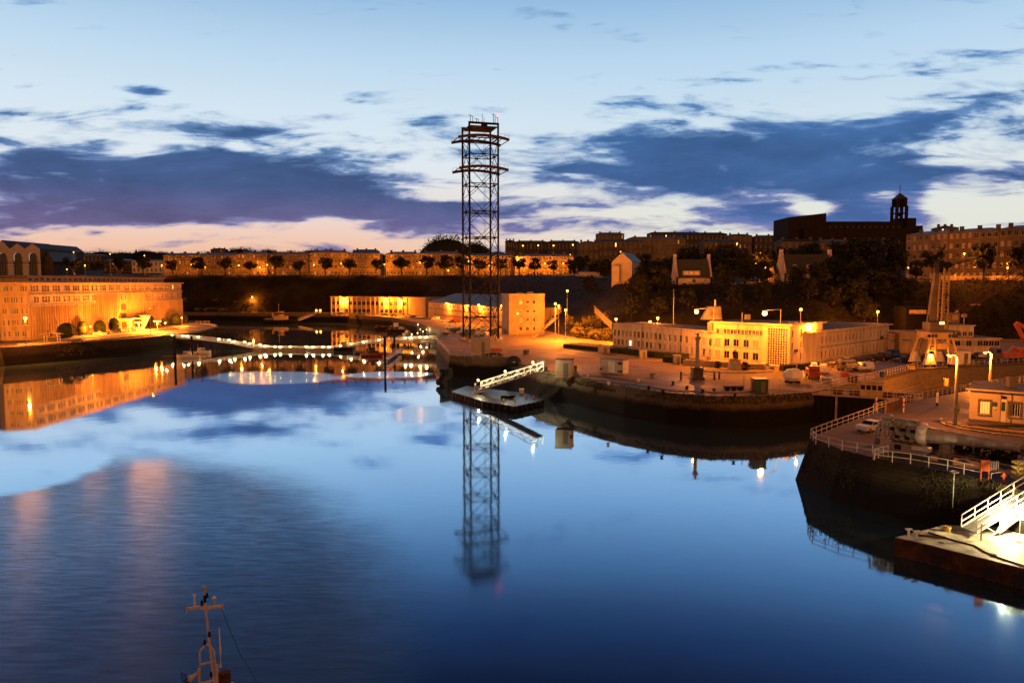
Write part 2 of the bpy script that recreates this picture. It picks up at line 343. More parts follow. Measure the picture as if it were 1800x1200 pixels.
# ------------------------------------------------------------------ water, quays, hillside
def make_water():
    m = bpy.data.materials.new('river_water'); m.use_nodes = True; t = m.node_tree; t.nodes.clear(); N = NT(t)
    g = N.n('ShaderNodeNewGeometry'); P = N.v('SCALE', g.outputs['Position'], (0, 0, 0)); P.node.inputs['Scale'].default_value = .8
    warp = N.v('MULTIPLY', N.v('SUBTRACT', N.noise(P, .06, 6, .68).outputs['Color'], (.5, .5, .5)), (9, 9, 0))
    Pw = N.v('ADD', P, warp)
    def blob(cx, cy, rx, ry, rot=0.0, w=.25):
        mp = N.n('ShaderNodeMapping', vector_type='TEXTURE', ins={0: Pw, 1: (cx, cy, 0), 2: (0, 0, rot), 3: (rx, ry, 1)}).outputs[0]
        mp = N.v('MULTIPLY', mp, (1, 1, 0))
        d = N.v('LENGTH', mp)
        return N.n('ShaderNodeMapRange', interpolation_type='SMOOTHSTEP', ins={0: d, 1: 1 + w, 2: 1 - w, 3: 0.0, 4: 1.0}).outputs[0]
    A = blob(-45, 30, 39, 53, math.radians(0), .11)          # the large breeze patch near the camera
    B = blob(-53, 78, 8, 10, 0, .15)                           # calm bite in its edge
    C = N.m('MAXIMUM', blob(-51, 157, 15, 11, math.radians(-16), .12), blob(-27, 161, 10, 6, math.radians(12), .15))   # faint breeze patches farther out
    D = N.m('MAXIMUM', blob(-14, 112, 5, 8, 0, .15), blob(-3, 121, 9, 7, math.radians(-10), .15))
    E = blob(4, 33, 44, 22, 0, .45)                          # slight stir over the near water
    big = N.m('MULTIPLY', A, N.m('SUBTRACT', 1.0, B))
    wv = N.n('ShaderNodeMapping', ins={0: P, 2: (0, 0, math.radians(52)), 3: (5.5, 1.6, 1)}).outputs[0]
    n1 = N.noise(wv, 1.5, 4, .6, .5); n2 = N.noise(P, .25, 3, .5)
    rough = N.m('ADD', N.m('MULTIPLY', big, .17), N.m('ADD', N.m('MULTIPLY', N.m('MAXIMUM', C, D), .09), N.m('MULTIPLY_ADD', E, .055, .030)))
    h = N.m('ADD', N.m('MULTIPLY', n1.outputs[0], N.m('MULTIPLY_ADD', big, .013, .0007)), N.m('MULTIPLY', n2.outputs[0], .008))
    bp = N.n('ShaderNodeBump', ins={'Strength': 1.0, 'Distance': 1.0, 'Height': h})
    lw = N.n('ShaderNodeLayerWeight', ins={0: .5}); fac = lw.outputs['Facing']   # 1 = grazing
    tint = N.ramp(fac, [(.50, (.08, .11, .16)), (.60, (.14, .21, .31)), (.66, (.21, .34, .50)), (.72, (.33, .51, .72)), (.79, (.50, .69, .90)), (.86, (.68, .80, .94)), (.94, (.86, .90, .96))])
    tint = N.mix(N.m('MULTIPLY', big, .45), tint, (.09, .12, .18, 1))
    fm = N.n('ShaderNodeMapping', ins={0: P, 2: (0, 0, math.radians(50)), 3: (.4, 2.6, 1)}).outputs[0]
    nf = N.noise(fm, 1.0, 5, .65, .6)
    tint = N.mix(N.m('MULTIPLY', N.n('ShaderNodeMapRange', ins={0: nf.outputs[0], 1: .38, 2: .62, 3: .5, 4: 0.0}).outputs[0], N.m('MULTIPLY_ADD', big, .8, .06)), tint, (.03, .045, .07, 1))
    gl = N.n('ShaderNodeBsdfGlossy', ins={'Color': tint, 'Roughness': rough, 'Normal': bp.outputs[0], 'Anisotropy': N.m('MULTIPLY', N.m('MAXIMUM', big, N.m('MAXIMUM', C, D)), .5), 'Tangent': (1.0, 0.0, 0.0)})
    df = N.n('ShaderNodeBsdfDiffuse', ins={'Color': (.012, .022, .035, 1)})
    ad = N.n('ShaderNodeAddShader', ins={0: gl.outputs[0], 1: df.outputs[0]})
    t.links.new(ad.outputs[0], N.n('ShaderNodeOutputMaterial').inputs[0])
    b = MB(); R = 9000
    b.add([(-R, -400, 0), (R, -400, 0), (R, R, 0), (-R, R, 0)], [(0, 1, 2, 3)], m)
    S(b.obj('water'))
make_water()

def offs(poly, o):
    n = len(poly); A = sum(poly[i][0] * poly[(i + 1) % n][1] - poly[(i + 1) % n][0] * poly[i][1] for i in range(n)); sg = 1 if A > 0 else -1
    out = []
    for i in range(n):
        p0, p1, p2 = Vector(poly[i - 1][:2]), Vector(poly[i][:2]), Vector(poly[(i + 1) % n][:2])
        d1 = (p1 - p0).normalized(); d2 = (p2 - p1).normalized()
        n1 = Vector((d1.y, -d1.x)) * sg; n2 = Vector((d2.y, -d2.x)) * sg
        b = (n1 + n2); L = b.length
        b = b / L if L > 1e-6 else n1
        c = max(.4, b.dot(n1)); q = p1 + b * (o / c); out.append((q.x, q.y))
    return out
def flip_ccw(p):
    n = len(p); A = sum(p[i][0] * p[(i + 1) % n][1] - p[(i + 1) % n][0] * p[i][1] for i in range(n))
    return p if A > 0 else p[::-1]
def quay(name, poly, z, batter, mwall, mtop, cope=None):
    from mathutils.geometry import tessellate_polygon
    poly = flip_ccw([(p[0], p[1]) for p in poly]); low = offs(poly, batter)
    b = MB(); n = len(poly)
    b.add([(p[0], p[1], -4) for p in low] + [(p[0], p[1], z) for p in poly], [(i, (i + 1) % n, n + (i + 1) % n, n + i) for i in range(n)], mwall)
    tri = tessellate_polygon([[Vector((p[0], p[1], 0)) for p in poly]])
    fs = []
    for tr in tri:
        a, c, d = (Vector(poly[i]) for i in tr)
        fs.append(tuple(tr) if (c - a).cross(d - a) > 0 else tuple(tr)[::-1])
    b.add([(p[0], p[1], z) for p in poly], fs, mtop)
    return S(b.obj(name))
def P2(px, py, z=Q): v = at(px, py, z); return (v.x, v.y)

# left bank with the office
LEFTQ = [(-520, 222), P2(-60, 617), P2(0, 611), P2(90, 605), P2(160, 600), P2(245, 594), P2(296, 589), P2(350, 583), P2(385, 575), P2(380, 569), P2(330, 566), (-190, 375), (-520, 400)]
quay('left_quay', LEFTQ, Q, 3.2, M_WALLB, M_ASPH)
# main quay: far bank, tower basin, bastion, dock head, dock side
MAIN = [(-1100, 500), (-200, 500), P2(430, 549.5), P2(590, 551), P2(690, 558), P2(730, 566), P2(775, 580), P2(768, 598), P2(778, 611), P2(790, 624),
        P2(830, 627), P2(892, 627), P2(916, 639), P2(950, 652), P2(1000, 661), P2(1060, 673), P2(1100, 680), P2(1175, 690), P2(1250, 696), P2(1340, 696), P2(1425, 689),
        P2(1470, 679), P2(1530, 667), P2(1610, 648), P2(1700, 643), P2(1800, 638), P2(2100, 622), (520, 250), (870, 520), (870, 870), (-1100, 870)]
quay('main_quay', MAIN, Q, .8, M_WALLQ, M_YARD)
# right quay with the gun platform and the hut
RIGHTQ = [P2(1425, 768), P2(1480, 746), P2(1535, 724), P2(1570, 713), P2(1622, 701), P2(1665, 693), P2(1712, 684), P2(1800, 671), P2(2000, 655), P2(2400, 655), (75, 25), (60, 50), P2(1800, 862), P2(1735, 841), P2(1640, 824), P2(1540, 805), P2(1480, 790)]
quay('right_quay', RIGHTQ, Q, 2.6, M_WALLB, M_ASPH)

# hillside: rays (px), foot distance, crest distance, crest row, height further back
HC = [(-1500, 402, 428, 484, 30, 50), (300, 402, 428, 484, 30, 50), (600, 400, 426, 484, 30, 52), (760, 372, 424, 484, 31, 54), (880, 300, 418, 484, 34, 54), (950, 250, 385, 484, 36, 52), (985, 222, 372, 484, 37, 52),
      (1040, 203, 325, 487, 38, 52), (1090, 194, 262, 497, 40, 52), (1250, 182, 238, 499, 42, 52), (1430, 176, 232, 493, 44, 52), (1600, 208, 246, 493, 46, 52), (1800, 206, 244, 491, 46, 52), (3300, 206, 244, 491, 46, 52)]
def hcol(px):
    for a, b in zip(HC, HC[1:]):
        if px <= b[0]:
            k = (px - a[0]) / (b[0] - a[0]); return [a[i] + (b[i] - a[i]) * k for i in range(6)]
    return list(HC[-1])
def hnoise(x, y): return (math.sin(x * .13 + 1.3 * math.sin(y * .09)) + math.sin(y * .17 + x * .05)) * .5
def H(x, y): return K * H0(x / K, y / K)
def H0(x, y):
    px = 900 + F * x / max(y, 1)
    _, df, dc, pyc, z6, z10 = hcol(px); zc = 20 - (pyc - 498) * dc / F
    y0 = 4.3
    if y <= df: return y0
    if y < dc:
        k = (y - df) / (dc - df); s = k * k * (3 - 2 * k); k2 = .55 * s + .45 * min(1, k * 1.25)
        return y0 + (zc - y0) * k2 + hnoise(x, y) * 1.2 * math.sin(math.pi * k)
    kn = [(dc, zc), (dc + 40, zc + .4), (600, z6), (1000, z10), (1600, 62), (9000, 62)]
    for (a, za), (b, zb) in zip(kn, kn[1:]):
        if y <= b: return za + (zb - za) * (y - a) / (b - a)
    return 62
def make_hill():
    b = MB(); cols = [-1500 + i * 30 for i in range(161)]; rows = []
    for px in cols:
        _, df, dc, *_r = hcol(px)
        ds = [df - 1] + [df + (dc - df) * j / 12 for j in range(13)] + [dc + 15, dc + 40, dc + 80, 600, 700, 850, 1000, 1300, 1600, 3000, 9000]
        rows.append([(K * (px - 900) / F * d, K * d, K * H0((px - 900) / F * d, d)) for d in ds])
    n = len(rows[0]); vs = [v for r in rows for v in r]; fs = []
    for i in range(len(cols) - 1):
        for j in range(n - 1): fs.append((i * n + j, (i + 1) * n + j, (i + 1) * n + j + 1, i * n + j + 1))
    b.add(vs, fs, M_SLOPE); S(b.obj('hillside', smooth=True))
make_hill()
# riverside lawn strips and kerbs
def strip(name, pts, w, z0, z1, m):
    b = MB()
    for p, q in zip(pts, pts[1:]):
        p, q = Vector((p[0], p[1], 0)), Vector((q[0], q[1], 0)); d = (q - p).normalized(); nn = Vector((-d.y, d.x, 0)) * w / 2
        b.prism([(p - nn)[:2], (q - nn)[:2], (q + nn)[:2], (p + nn)[:2]], z0, z1, m)
    return S(b.obj(name))
# ------------------------------------------------------------------ kit: facades, windows
WIN = {}
def win_mesh(w, h, kind='plain'):
    key = (round(w, 1), round(h, 1), kind)
    if key in WIN: return WIN[key]
    w, h = key[0], key[1]; b = MB()
    fr = {'dark': M_DFRAME, 'grid': M_FRAME}.get(kind, M_FRAME); t = .07 if kind != 'far' else .0
    gl = M_GLASS
    if kind == 'lit': gl = m_emit('lit_room', (1, .55, .14), 2.5)
    if kind == 'litw': gl = m_emit('lit_room_cool', (.75, .85, 1), 1.6)
    if kind == 'litd': gl = m_emit('lit_room_dim', (1, .42, .1), .5)
    if kind == 'blind': gl = mat('drawn_blind', (.42, .38, .32), .8, .1)
    if kind == 'shut': gl = mat('closed_shutter', (.34, .29, .22), .8, .1)
    b.add([(-w / 2, .16, 0), (w / 2, .16, 0), (w / 2, .16, h), (-w / 2, .16, h)], [(0, 1, 2, 3)], gl)
    if t:
        for x in (-w / 2 + t / 2, w / 2 - t / 2): b.box((x, .12, h / 2), (t, .06, h), fr)
        for z in (t / 2, h - t / 2): b.box((0, .12, z), (w - 2 * t, .06, t), fr)
        n = 1 if w < 1.7 else (2 if w < 2.6 else 3)
        for i in range(n):
            x = -w / 2 + w * (i + 1) / (n + 1); b.box((x, .125, h / 2), (t * .8, .05, h - 2 * t), fr)
        if kind == 'grid':
            for i in range(1, int(h / .9) + 1):
                if i * .9 < h - .3: b.box((0, .12, i * .9), (w - 2 * t, .04, .06), fr)
        if kind not in ('grid', 'nosill'): b.box((0, -.05, -.05), (w + .24, .26, .1), M_FRAME)
    me = b.mesh('window'); WIN[key] = me; return me

def facade(b, a, c, z0, z1, rows, cols, m, reveal=.2):
    """outer face from a to c (outward normal to the right of travel) with real openings; returns openings"""
    a = Vector((a[0], a[1], 0)); c = Vector((c[0], c[1], 0)); L = (c - a).length; d = (c - a) / L; n = Vector((d.y, -d.x, 0))
    pt = lambda u, z, k=0.0: tuple(a + d * u - n * k + Vector((0, 0, z)))
    def quad(u0, u1, za, zb): b.add([pt(u0, za), pt(u1, za), pt(u1, zb), pt(u0, zb)], [(0, 1, 2, 3)], m)
    out = []; z = z0
    for (zb, h) in sorted(rows):
        if zb > z: quad(0, L, z, zb)
        u = 0
        for (uc, w) in sorted(cols):
            if uc - w / 2 > u: quad(u, uc - w / 2, zb, zb + h)
            l, r = uc - w / 2, uc + w / 2
            for q in (((l, zb), (r, zb)), ((r, zb), (r, zb + h)), ((r, zb + h), (l, zb + h)), ((l, zb + h), (l, zb))):
                (u0, q0), (u1, q1) = q; b.add([pt(u0, q0), pt(u1, q1), pt(u1, q1, reveal), pt(u0, q0, reveal)], [(0, 1, 2, 3)], m)
            out.append((a + d * uc + Vector((0, 0, zb)), math.atan2(d.y, d.x), w, h)); u = r
        if u < L: quad(u, L, zb, zb + h)
        z = zb + h
    if z < z1: quad(0, L, z, z1)
    return out
def spaced(L, n, w, m0=None):
    m0 = L / n / 2 if m0 is None else m0
    return [(m0 + (L - 2 * m0) * (i / max(1, n - 1)), w) for i in range(n)] if n > 1 else [(L / 2, w)]
def house(root, poly, z1, spec, m, kinds=('plain',), roof='flat', rm=None, over=.3, rh=.35, rng=None, parapet=0, wname='wall', z0=-1.0):
    """poly: footprint relative to root, listed left to right along the front as seen, then round the back.
    spec[i] = (rows, n, w) or list of (rows, n, w, margin) for edge i. openings become window children"""
    rng = rng or random; b = MB(); n = len(poly); allw = []
    for i in range(n):
        p, q = poly[i], poly[(i + 1) % n]; sp_ = spec.get(i)
        if sp_:
            L = hyp(q[0] - p[0], q[1] - p[1]); rows, cnt, w = sp_[0], sp_[1], sp_[2]
            cols = spaced(L, cnt, w, sp_[3] if len(sp_) > 3 else None) if not isinstance(cnt, list) else [(u * L, w) for u in cnt]
            allw += facade(b, p, q, z0, z1, rows, cols, m)
        else: facade(b, p, q, z0, z1, [], [], m)
    wall = b.obj(wname, root)
    for k, (pos, rz, w, h) in enumerate(allw):
        place('window', win_mesh(w, h, rng.choice(kinds)), root, pos, rz)
    r = MB()
    if roof == 'flat':
        r.prism(offs(flip_ccw(list(poly)), over), z1, z1 + rh, m if rm is None else rm, M_FLAT, bottom=True)
    elif roof == 'hip' and n == 4:
        o = offs(flip_ccw(list(poly)), over); v = [Vector((p[0], p[1], z1)) for p in o]
        L01 = (v[1] - v[0]).length; L12 = (v[2] - v[1]).length
        if L01 < L12: v = v[1:] + v[:1]; L01, L12 = L12, L01
        m1 = (v[0] + v[3]) / 2; m2 = (v[1] + v[2]) / 2; dd = (m2 - m1).normalized(); k = L12 * .42
        e1 = m1 + dd * k + Vector((0, 0, rh)); e2 = m2 - dd * k + Vector((0, 0, rh))
        r.add(v + [e1, e2], [(0, 1, 5, 4), (1, 2, 5), (2, 3, 4, 5), (3, 0, 4), (3, 2, 1, 0)], rm or M_SLATE)
    ro = r.obj('roof', root)
    return wall, ro
def box_chimneys(root, roof, pts, m=None, d=(1.4, .9, 2.0)):
    for p in pts: MB().box((p[0], p[1], p[2] + d[2] / 2), d, m or M_CREAM2).obj('chimney', roof)

# ------------------------------------------------------------------ lamps
LP = 5.0
def street_lamp(pos, h, label, group='street lamps', power=900, kind='single', rz=0.0, post=.09, bulb=.28, col=SODIUM, bm=None, arm=1.2, head=True, cat='street lamp'):
    t = T('street_lamp', label, cat, pos, rz, group); bm = bm or M_BULB
    MB().tube([(0, 0, -.3), (0, 0, h * .5), (0, 0, h)], [post * 1.4, post, post * .7], M_GALV, 7).obj('post', t)
    tips = [(arm, 0)] if kind == 'single' else ([(arm, 0), (-arm, 0)] if kind == 'double' else [(0, 0)])
    for (x, y) in tips:
        if x: MB().tube([(0, 0, h - .5), (x * .4, 0, h), (x, 0, h + .12)], .045, M_GALV, 5).obj('arm', t)
        hd = MB().ball((x, y, h + .2), .34, M_GALV, 8, 4, sc=(1, .7, .35)).obj('lamp_head', t)
        MB().ball((x, y, h - bulb * .35), bulb, bm, 10, 6).obj('bulb', hd)
        light(hd, (x, y, h - bulb * 1.7), power * LP, col, .12)
    return t
def wall_lamp(pos, rz, label, power=500, bulb=.25, group='wall lamps', reach=.6, col=SODIUM, bm=None):
    t = T('wall_lamp', label, 'wall lamp', pos, rz, group)
    MB().beam((0, 0, 0), (0, -reach, .1), .08, M_GALV).obj('bracket', t)
    hd = MB().box((0, -reach, .18), (.4, .4, .16), M_GALV).obj('lamp_head', t)
    MB().ball((0, -reach, -.05), bulb, bm or M_BULB, 10, 6).obj('bulb', hd)
    light(hd, (0, -reach - .1, -bulb * 1.6 - .1), power * LP, col, .12); return t

# ------------------------------------------------------------------ trees and shrubs
def crown_mesh(name, R, Hh, seed, n=1500, leaf=.34, m=None, m2=None, clumps=26, flat=False, z0=0.0):
    rg = random.Random(seed); b = MB(); cs = []
    for i in range(clumps):
        a = rg.uniform(0, 6.283); rr = R * math.sqrt(rg.random()) * .8; zz = rg.uniform(.12, .92)
        lim = math.sqrt(max(.05, 1 - (2 * zz - 1) ** 2)); cs.append((rr * lim * math.cos(a), rr * lim * math.sin(a), z0 + Hh * zz, rg.uniform(.16, .34) * R))
    for i in range(n):
        cx, cy, cz, cr = cs[rg.randrange(clumps)]
        v = Vector((rg.gauss(0, 1), rg.gauss(0, 1), rg.gauss(0, 1))).normalized() * cr * rg.uniform(.55, 1.12)
        p = Vector((cx, cy, cz)) + v; s = leaf * rg.uniform(.6, 1.3)
        nn = (v.normalized() + Vector((rg.uniform(-.7, .7), rg.uniform(-.7, .7), rg.uniform(-.4, .9)))).normalized()
        q = nn.to_track_quat('Z', 'Y'); a = rg.uniform(0, 6.283)
        e1 = q @ Vector((math.cos(a), math.sin(a), 0)) * s; e2 = q @ Vector((-math.sin(a), math.cos(a), 0)) * s * .7
        b.add([p - e1, p + e2 * .8, p + e1, p - e2], [(0, 1, 2, 3)], (m or M_LEAF) if rg.random() < .75 else (m2 or M_LEAF2))
    return b.mesh(name)
def trunk_mesh(name, Ht, Hc, R, seed, r=.2, limbs=7):
    rg = random.Random(seed); b = MB(); b.tube([(0, 0, -.4), (.08, 0, Ht * .6), (0, .1, Ht + Hc * .3)], [r * 1.3, r, r * .55], M_BARK, 7)
    for i in range(limbs):
        a = 6.283 * i / limbs + rg.uniform(-.4, .4); z = Ht * rg.uniform(.7, 1.0); e = R * rg.uniform(.5, .8)
        b.tube([(0, 0, z), (e * .5 * math.cos(a), e * .5 * math.sin(a), z + Hc * .22), (e * math.cos(a), e * math.sin(a), z + Hc * rg.uniform(.4, .7))], [r * .5, r * .32, r * .12], M_BARK, 5)
    return b.mesh(name)
PLANE = [(crown_mesh('crown', 3.1, 5.2, 100 + i, 1500, .30, clumps=24, z0=2.9), trunk_mesh('trunk', 3.2, 5, 3, 200 + i, .2)) for i in range(4)]
BROAD = [(crown_mesh('crown', 4.6, 7.5, 300 + i, 2400, .36, clumps=34, z0=1.6), trunk_mesh('trunk', 2.4, 7, 4.4, 400 + i, .26)) for i in range(4)]
BUSHM = [crown_mesh('foliage', 1.0, 1.5, 500 + i, 700, .13, clumps=14, z0=0) for i in range(4)]
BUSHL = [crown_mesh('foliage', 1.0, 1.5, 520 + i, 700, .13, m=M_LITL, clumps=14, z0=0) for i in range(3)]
STEMM = MB().tube([(0, 0, -.3), (0, 0, .7)], .08, M_BARK, 5, r1=.03).mesh('stem')
CONE = crown_mesh('crown', 2.0, 9, 600, 1300, .3, clumps=40, z0=.6)
def tree(kind, loc, sc, label, group, rz=None, cat='tree', name='broadleaf_tree'):
    c, tr = random.choice(kind); t = T(name, label, cat, loc, random.uniform(0, 6.28) if rz is None else rz, group)
    place('trunk', tr, t, sc=sc); place('crown', c, t, sc=sc); return t
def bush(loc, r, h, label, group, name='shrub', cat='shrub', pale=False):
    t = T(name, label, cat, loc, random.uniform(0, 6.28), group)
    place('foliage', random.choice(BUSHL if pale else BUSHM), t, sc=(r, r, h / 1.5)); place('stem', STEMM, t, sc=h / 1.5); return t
def topiary_mesh(seed=1):
    rg = random.Random(seed); b = MB(); b.ball((0, 0, 1.5), 1, M_HEDGE, 14, 10, sc=(1.0, 1.0, 1.55))
    for i in range(1200):
        z = rg.uniform(0, 3); lim = math.sqrt(max(0.02, 1 - ((z - 1.5) / 1.6) ** 2)); a = rg.uniform(0, 6.28); p = Vector((lim * math.cos(a) * 1.02, lim * math.sin(a) * 1.02, z))
        e = [Vector((rg.gauss(0, 1), rg.gauss(0, 1), rg.gauss(0, 1))).normalized() * .11 for _ in range(3)]
        b.add([p + e[0], p + e[1], p + e[2]], [(0, 1, 2)], M_HEDGE)
    return b.mesh('foliage')
TOPM = topiary_mesh()

# ------------------------------------------------------------------ cars
def car_proto(bodymat, kind='hatch'):
    prof = {'hatch': [(-1.95, .35), (-2.0, .75), (-1.85, .92), (-1.0, 1.0), (-.35, 1.42), (.9, 1.46), (1.65, 1.05), (1.98, .95), (2.0, .4)],
            'sedan': [(-2.2, .35), (-2.25, .72), (-2.1, .88), (-1.15, .98), (-.5, 1.38), (.6, 1.40), (1.35, 1.0), (2.1, .95), (2.2, .4)],
            'van': [(-2.2, .4), (-2.25, .95), (-2.0, 1.12), (-1.35, 1.22), (-.85, 1.86), (2.1, 1.9), (2.22, 1.1), (2.22, .42)]}[kind]
    W = .84; b = MB(); n = len(prof); zt = max(z for _, z in prof)
    hw = lambda z: W if z < 1.02 else W - (z - 1.02) * .34
    vs = [(x, -hw(z), z) for x, z in prof] + [(x, hw(z), z) for x, z in prof]
    b.add(vs, [tuple(range(n)), tuple(n + i for i in range(n))[::-1]] + [(i, n + i, n + (i + 1) % n, (i + 1) % n) for i in range(n)], bodymat)
    parts = [('body', b.mesh('body'))]
    g = MB(); top = [p for p in prof if p[1] > .97]
    xs = [p[0] for p in top]; i0 = prof.index(top[0]); 
    a, c = prof[i0 if prof[i0][1] < 1.3 else i0 - 1], prof[i0 + 1]
    def lerp(p, q, k): return (p[0] + (q[0] - p[0]) * k, p[1] + (q[1] - p[1]) * k)
    p, q = lerp(a, c, .1), lerp(a, c, .92); nx, nz = -(c[1] - a[1]), (c[0] - a[0]); L = hyp(nx, nz); nx, nz = nx / L * .012, nz / L * .012
    g.add([(p[0] + nx, -hw(p[1]) + .08, p[1] + nz), (p[0] + nx, hw(p[1]) - .08, p[1] + nz), (q[0] + nx, hw(q[1]) - .06, q[1] + nz), (q[0] + nx, -hw(q[1]) + .06, q[1] + nz)], [(0, 1, 2, 3)], M_GLASS)
    parts.append(('windscreen', g.mesh('windscreen')))
    g = MB(); j = max(i for i, p_ in enumerate(prof) if p_[1] > 1.3); a, c = prof[j], prof[j + 1]; p, q = lerp(a, c, .08), lerp(a, c, .8 if kind != 'van' else .6)
    g.add([(p[0] + .012, -hw(p[1]) + .08, p[1] + .008), (p[0] + .012, hw(p[1]) - .08, p[1] + .008), (q[0] + .012, hw(q[1]) - .08, q[1] + .008), (q[0] + .012, -hw(q[1]) + .08, q[1] + .008)], [(0, 3, 2, 1)], M_GLASS)
    parts.append(('rear_window', g.mesh('rear_window')))
    for s in (-1, 1):
        z0, z1 = 1.03, zt - .1; x0, x1 = (-.8, 1.35) if kind == 'hatch' else ((-.95, 1.05) if kind == 'sedan' else (-1.0, .2)); 
        sh = .38 * (z1 - z0) / .36
        y0, y1 = s * (hw(z0) + .012), s * (hw(z1) + .012); xm = (x0 + x1) / 2 + .05
        g = MB()
        for (u0, u1, v0, v1) in ((x0, xm - .05, x0 + sh * .9, xm - .05), (xm + .05, x1, xm + .05, x1 - sh * .7)):
            g.add([(u0, y0, z0), (u1, y0, z0), (v1, y1, z1), (v0, y1, z1)], [(0, 1, 2, 3)], M_GLASS)
        parts.append(('side_window', g.mesh('side_window')))
        for x in (prof[0][0] + .68, prof[-1][0] - .75):
            w = MB(); w.tube([(x, s * .66, .31), (x, s * .86, .31)], .31, M_BLACK, 12); w.tube([(x, s * .861, .31), (x, s * .875, .31)], .18, M_GALV, 10)
            parts.append(('wheel', w.mesh('wheel')))
        h = MB().ball((prof[1][0] + .07, s * .6, .72), .13, mat('headlight_glass', (.7, .7, .68), .2, 0, spec=.8), 8, 5, sc=(.5, 1.3, .7)); parts.append(('headlight', h.mesh('headlight')))
        h = MB().box((prof[-1][0] - .02, s * .66, .82), (.06, .24, .16), mat('tail_light_red', (.3, .02, .02), .4, 0)); parts.append(('tail_light', h.mesh('tail_light')))
    return parts
CARM = {'white': M_WPAINT, 'dark': mat('black_car_paint', (.02, .02, .025), .25, 0, spec=.7), 'silver': mat('silver_car_paint', (.38, .38, .39), .3, 0, metal=.5), 'blue': mat('navy_car_paint', (.02, .03, .09), .25, 0, spec=.7), 'red': mat('red_car_paint', (.35, .03, .02), .3, 0, spec=.7)}
CARP = {}
def car(loc, rz, colr, label, group='parked cars', kind='hatch', cat='car'):
    k = (colr, kind)
    if k not in CARP: CARP[k] = car_proto(CARM[colr], kind)
    t = T('parked_van' if kind == 'van' else 'parked_car', label, 'van' if kind == 'van' else cat, loc, rz, group)
    for nm, me in CARP[k]: place(nm, me, t)
    return t

# ------------------------------------------------------------------ railings, boats, bollards
def railing(pts, h, label, cat='railing', m=None, step=1.8, rails=(1.0, .5), w=.05, name='railing', group=None, posts=True):
    m = m or M_GALV; o = Vector(pts[0]); t = T(name, label, cat, o, 0, group); P = [Vector(p) - o for p in pts]
    for r in rails: 
        b = MB()
        for p, q in zip(P, P[1:]): b.beam(p + Vector((0, 0, h * r)), q + Vector((0, 0, h * r)), w, m)
        b.obj('rail', t)
    pm = MB().beam((0, 0, -.05), (0, 0, h), w * 1.25, m).mesh('post'); cnt = 0
    for p, q in zip(P, P[1:]):
        L = (q - p).length; n = max(1, round(L / step))
        for i in range(n + (1 if q is P[-1] else 0)):
            if cnt < 95: place('post', pm, t, p + (q - p) * i / n); cnt += 1
    return t
def hull_mesh(L, W, Hb, m, mdeck, sheer=.4, bow=.32):
    b = MB(); st = 12; rings = []
    for i in range(st + 1):
        k = i / st; x = -L / 2 + L * k; f = 1.0 if k < 1 - bow else math.cos((k - 1 + bow) / bow * math.pi / 2) ** .7; f *= .8 + .2 * min(1, k * 5)
        w = max(.03, W / 2 * f); zt = Hb + sheer * max(0, (k - .5) * 2) ** 2
        rings.append([(x, -w, zt), (x, -w * .9, zt * .35), (x, -w * .55, -.35), (x, w * .55, -.35), (x, w * .9, zt * .35), (x, w, zt)])
    n = 6; vs = [v for r in rings for v in r]; fs = []
    for i in range(st):
        for j in range(n - 1): fs.append((i * n + j, (i + 1) * n + j, (i + 1) * n + j + 1, i * n + j + 1))
    fs.append(tuple(range(n))); b.add(vs, fs, m)
    dk = [(r[0][0], r[0][1] * .96, r[0][2] - .12) for r in rings] + [(r[5][0], r[5][1] * .96, r[5][2] - .12) for r in rings[::-1]]
    b.add(dk, [tuple(range(len(dk)))], mdeck); return b.mesh('hull')
# ------------------------------------------------------------------ the plateau: apartment blocks, trees, lamps, church
def bpx(px0, py0, px1, py1, zt_py, d0, d1, depth, name, label, cat, floors, n, w, m, roof='hip', rm=None, rh=2.2, kinds=('plain',), group=None, side=None, fh=None, chim=0, rows=None, base=None, far=True):
    """block whose front runs between two image columns at two distances; roof line from the image row"""
    a = atd(px0, py0, d0); c = atd(px1, py1, d1); z0 = min(H(a.x, a.y), H(c.x, c.y)) - .5 if base is None else base
    zt = atd(px0, zt_py, d0).z; hgt = zt - z0
    t = T(name, label, cat, (a.x, a.y, z0), 0, group)
    v = Vector((c.x - a.x, c.y - a.y)); nrm = Vector((-v.y, v.x)).normalized() * depth
    poly = [(0, 0), (v.x, v.y), (v.x + nrm.x, v.y + nrm.y), (nrm.x, nrm.y)]
    fh = hgt / floors; rows = rows or [(fh * i + fh * .33, fh * .48) for i in range(floors)]
    spec = {}
    if n: spec[0] = (rows, n, w)
    if side: spec[1 if side > 0 else 3] = (rows, abs(side), w)
    wall, ro = house(t, poly, hgt, spec, m, kinds, roof, rm or M_SLATE, .4, rh)
    for i in range(chim):
        k = (i + .5) / chim + .03 * ((i * 7) % 3 - 1); p = Vector((v.x, v.y)) * k + nrm * .5
        box_chimneys(t, ro, [(p.x, p.y, hgt + rh * .5)], M_FAR2, (1.6, 1.0, 2.0))
    return t
AB = 'apartment blocks along the clifftop road'
K1 = ('plain',) * 22 + ('blind', 'blind', 'shut', 'shut', 'litd')
rows4 = None
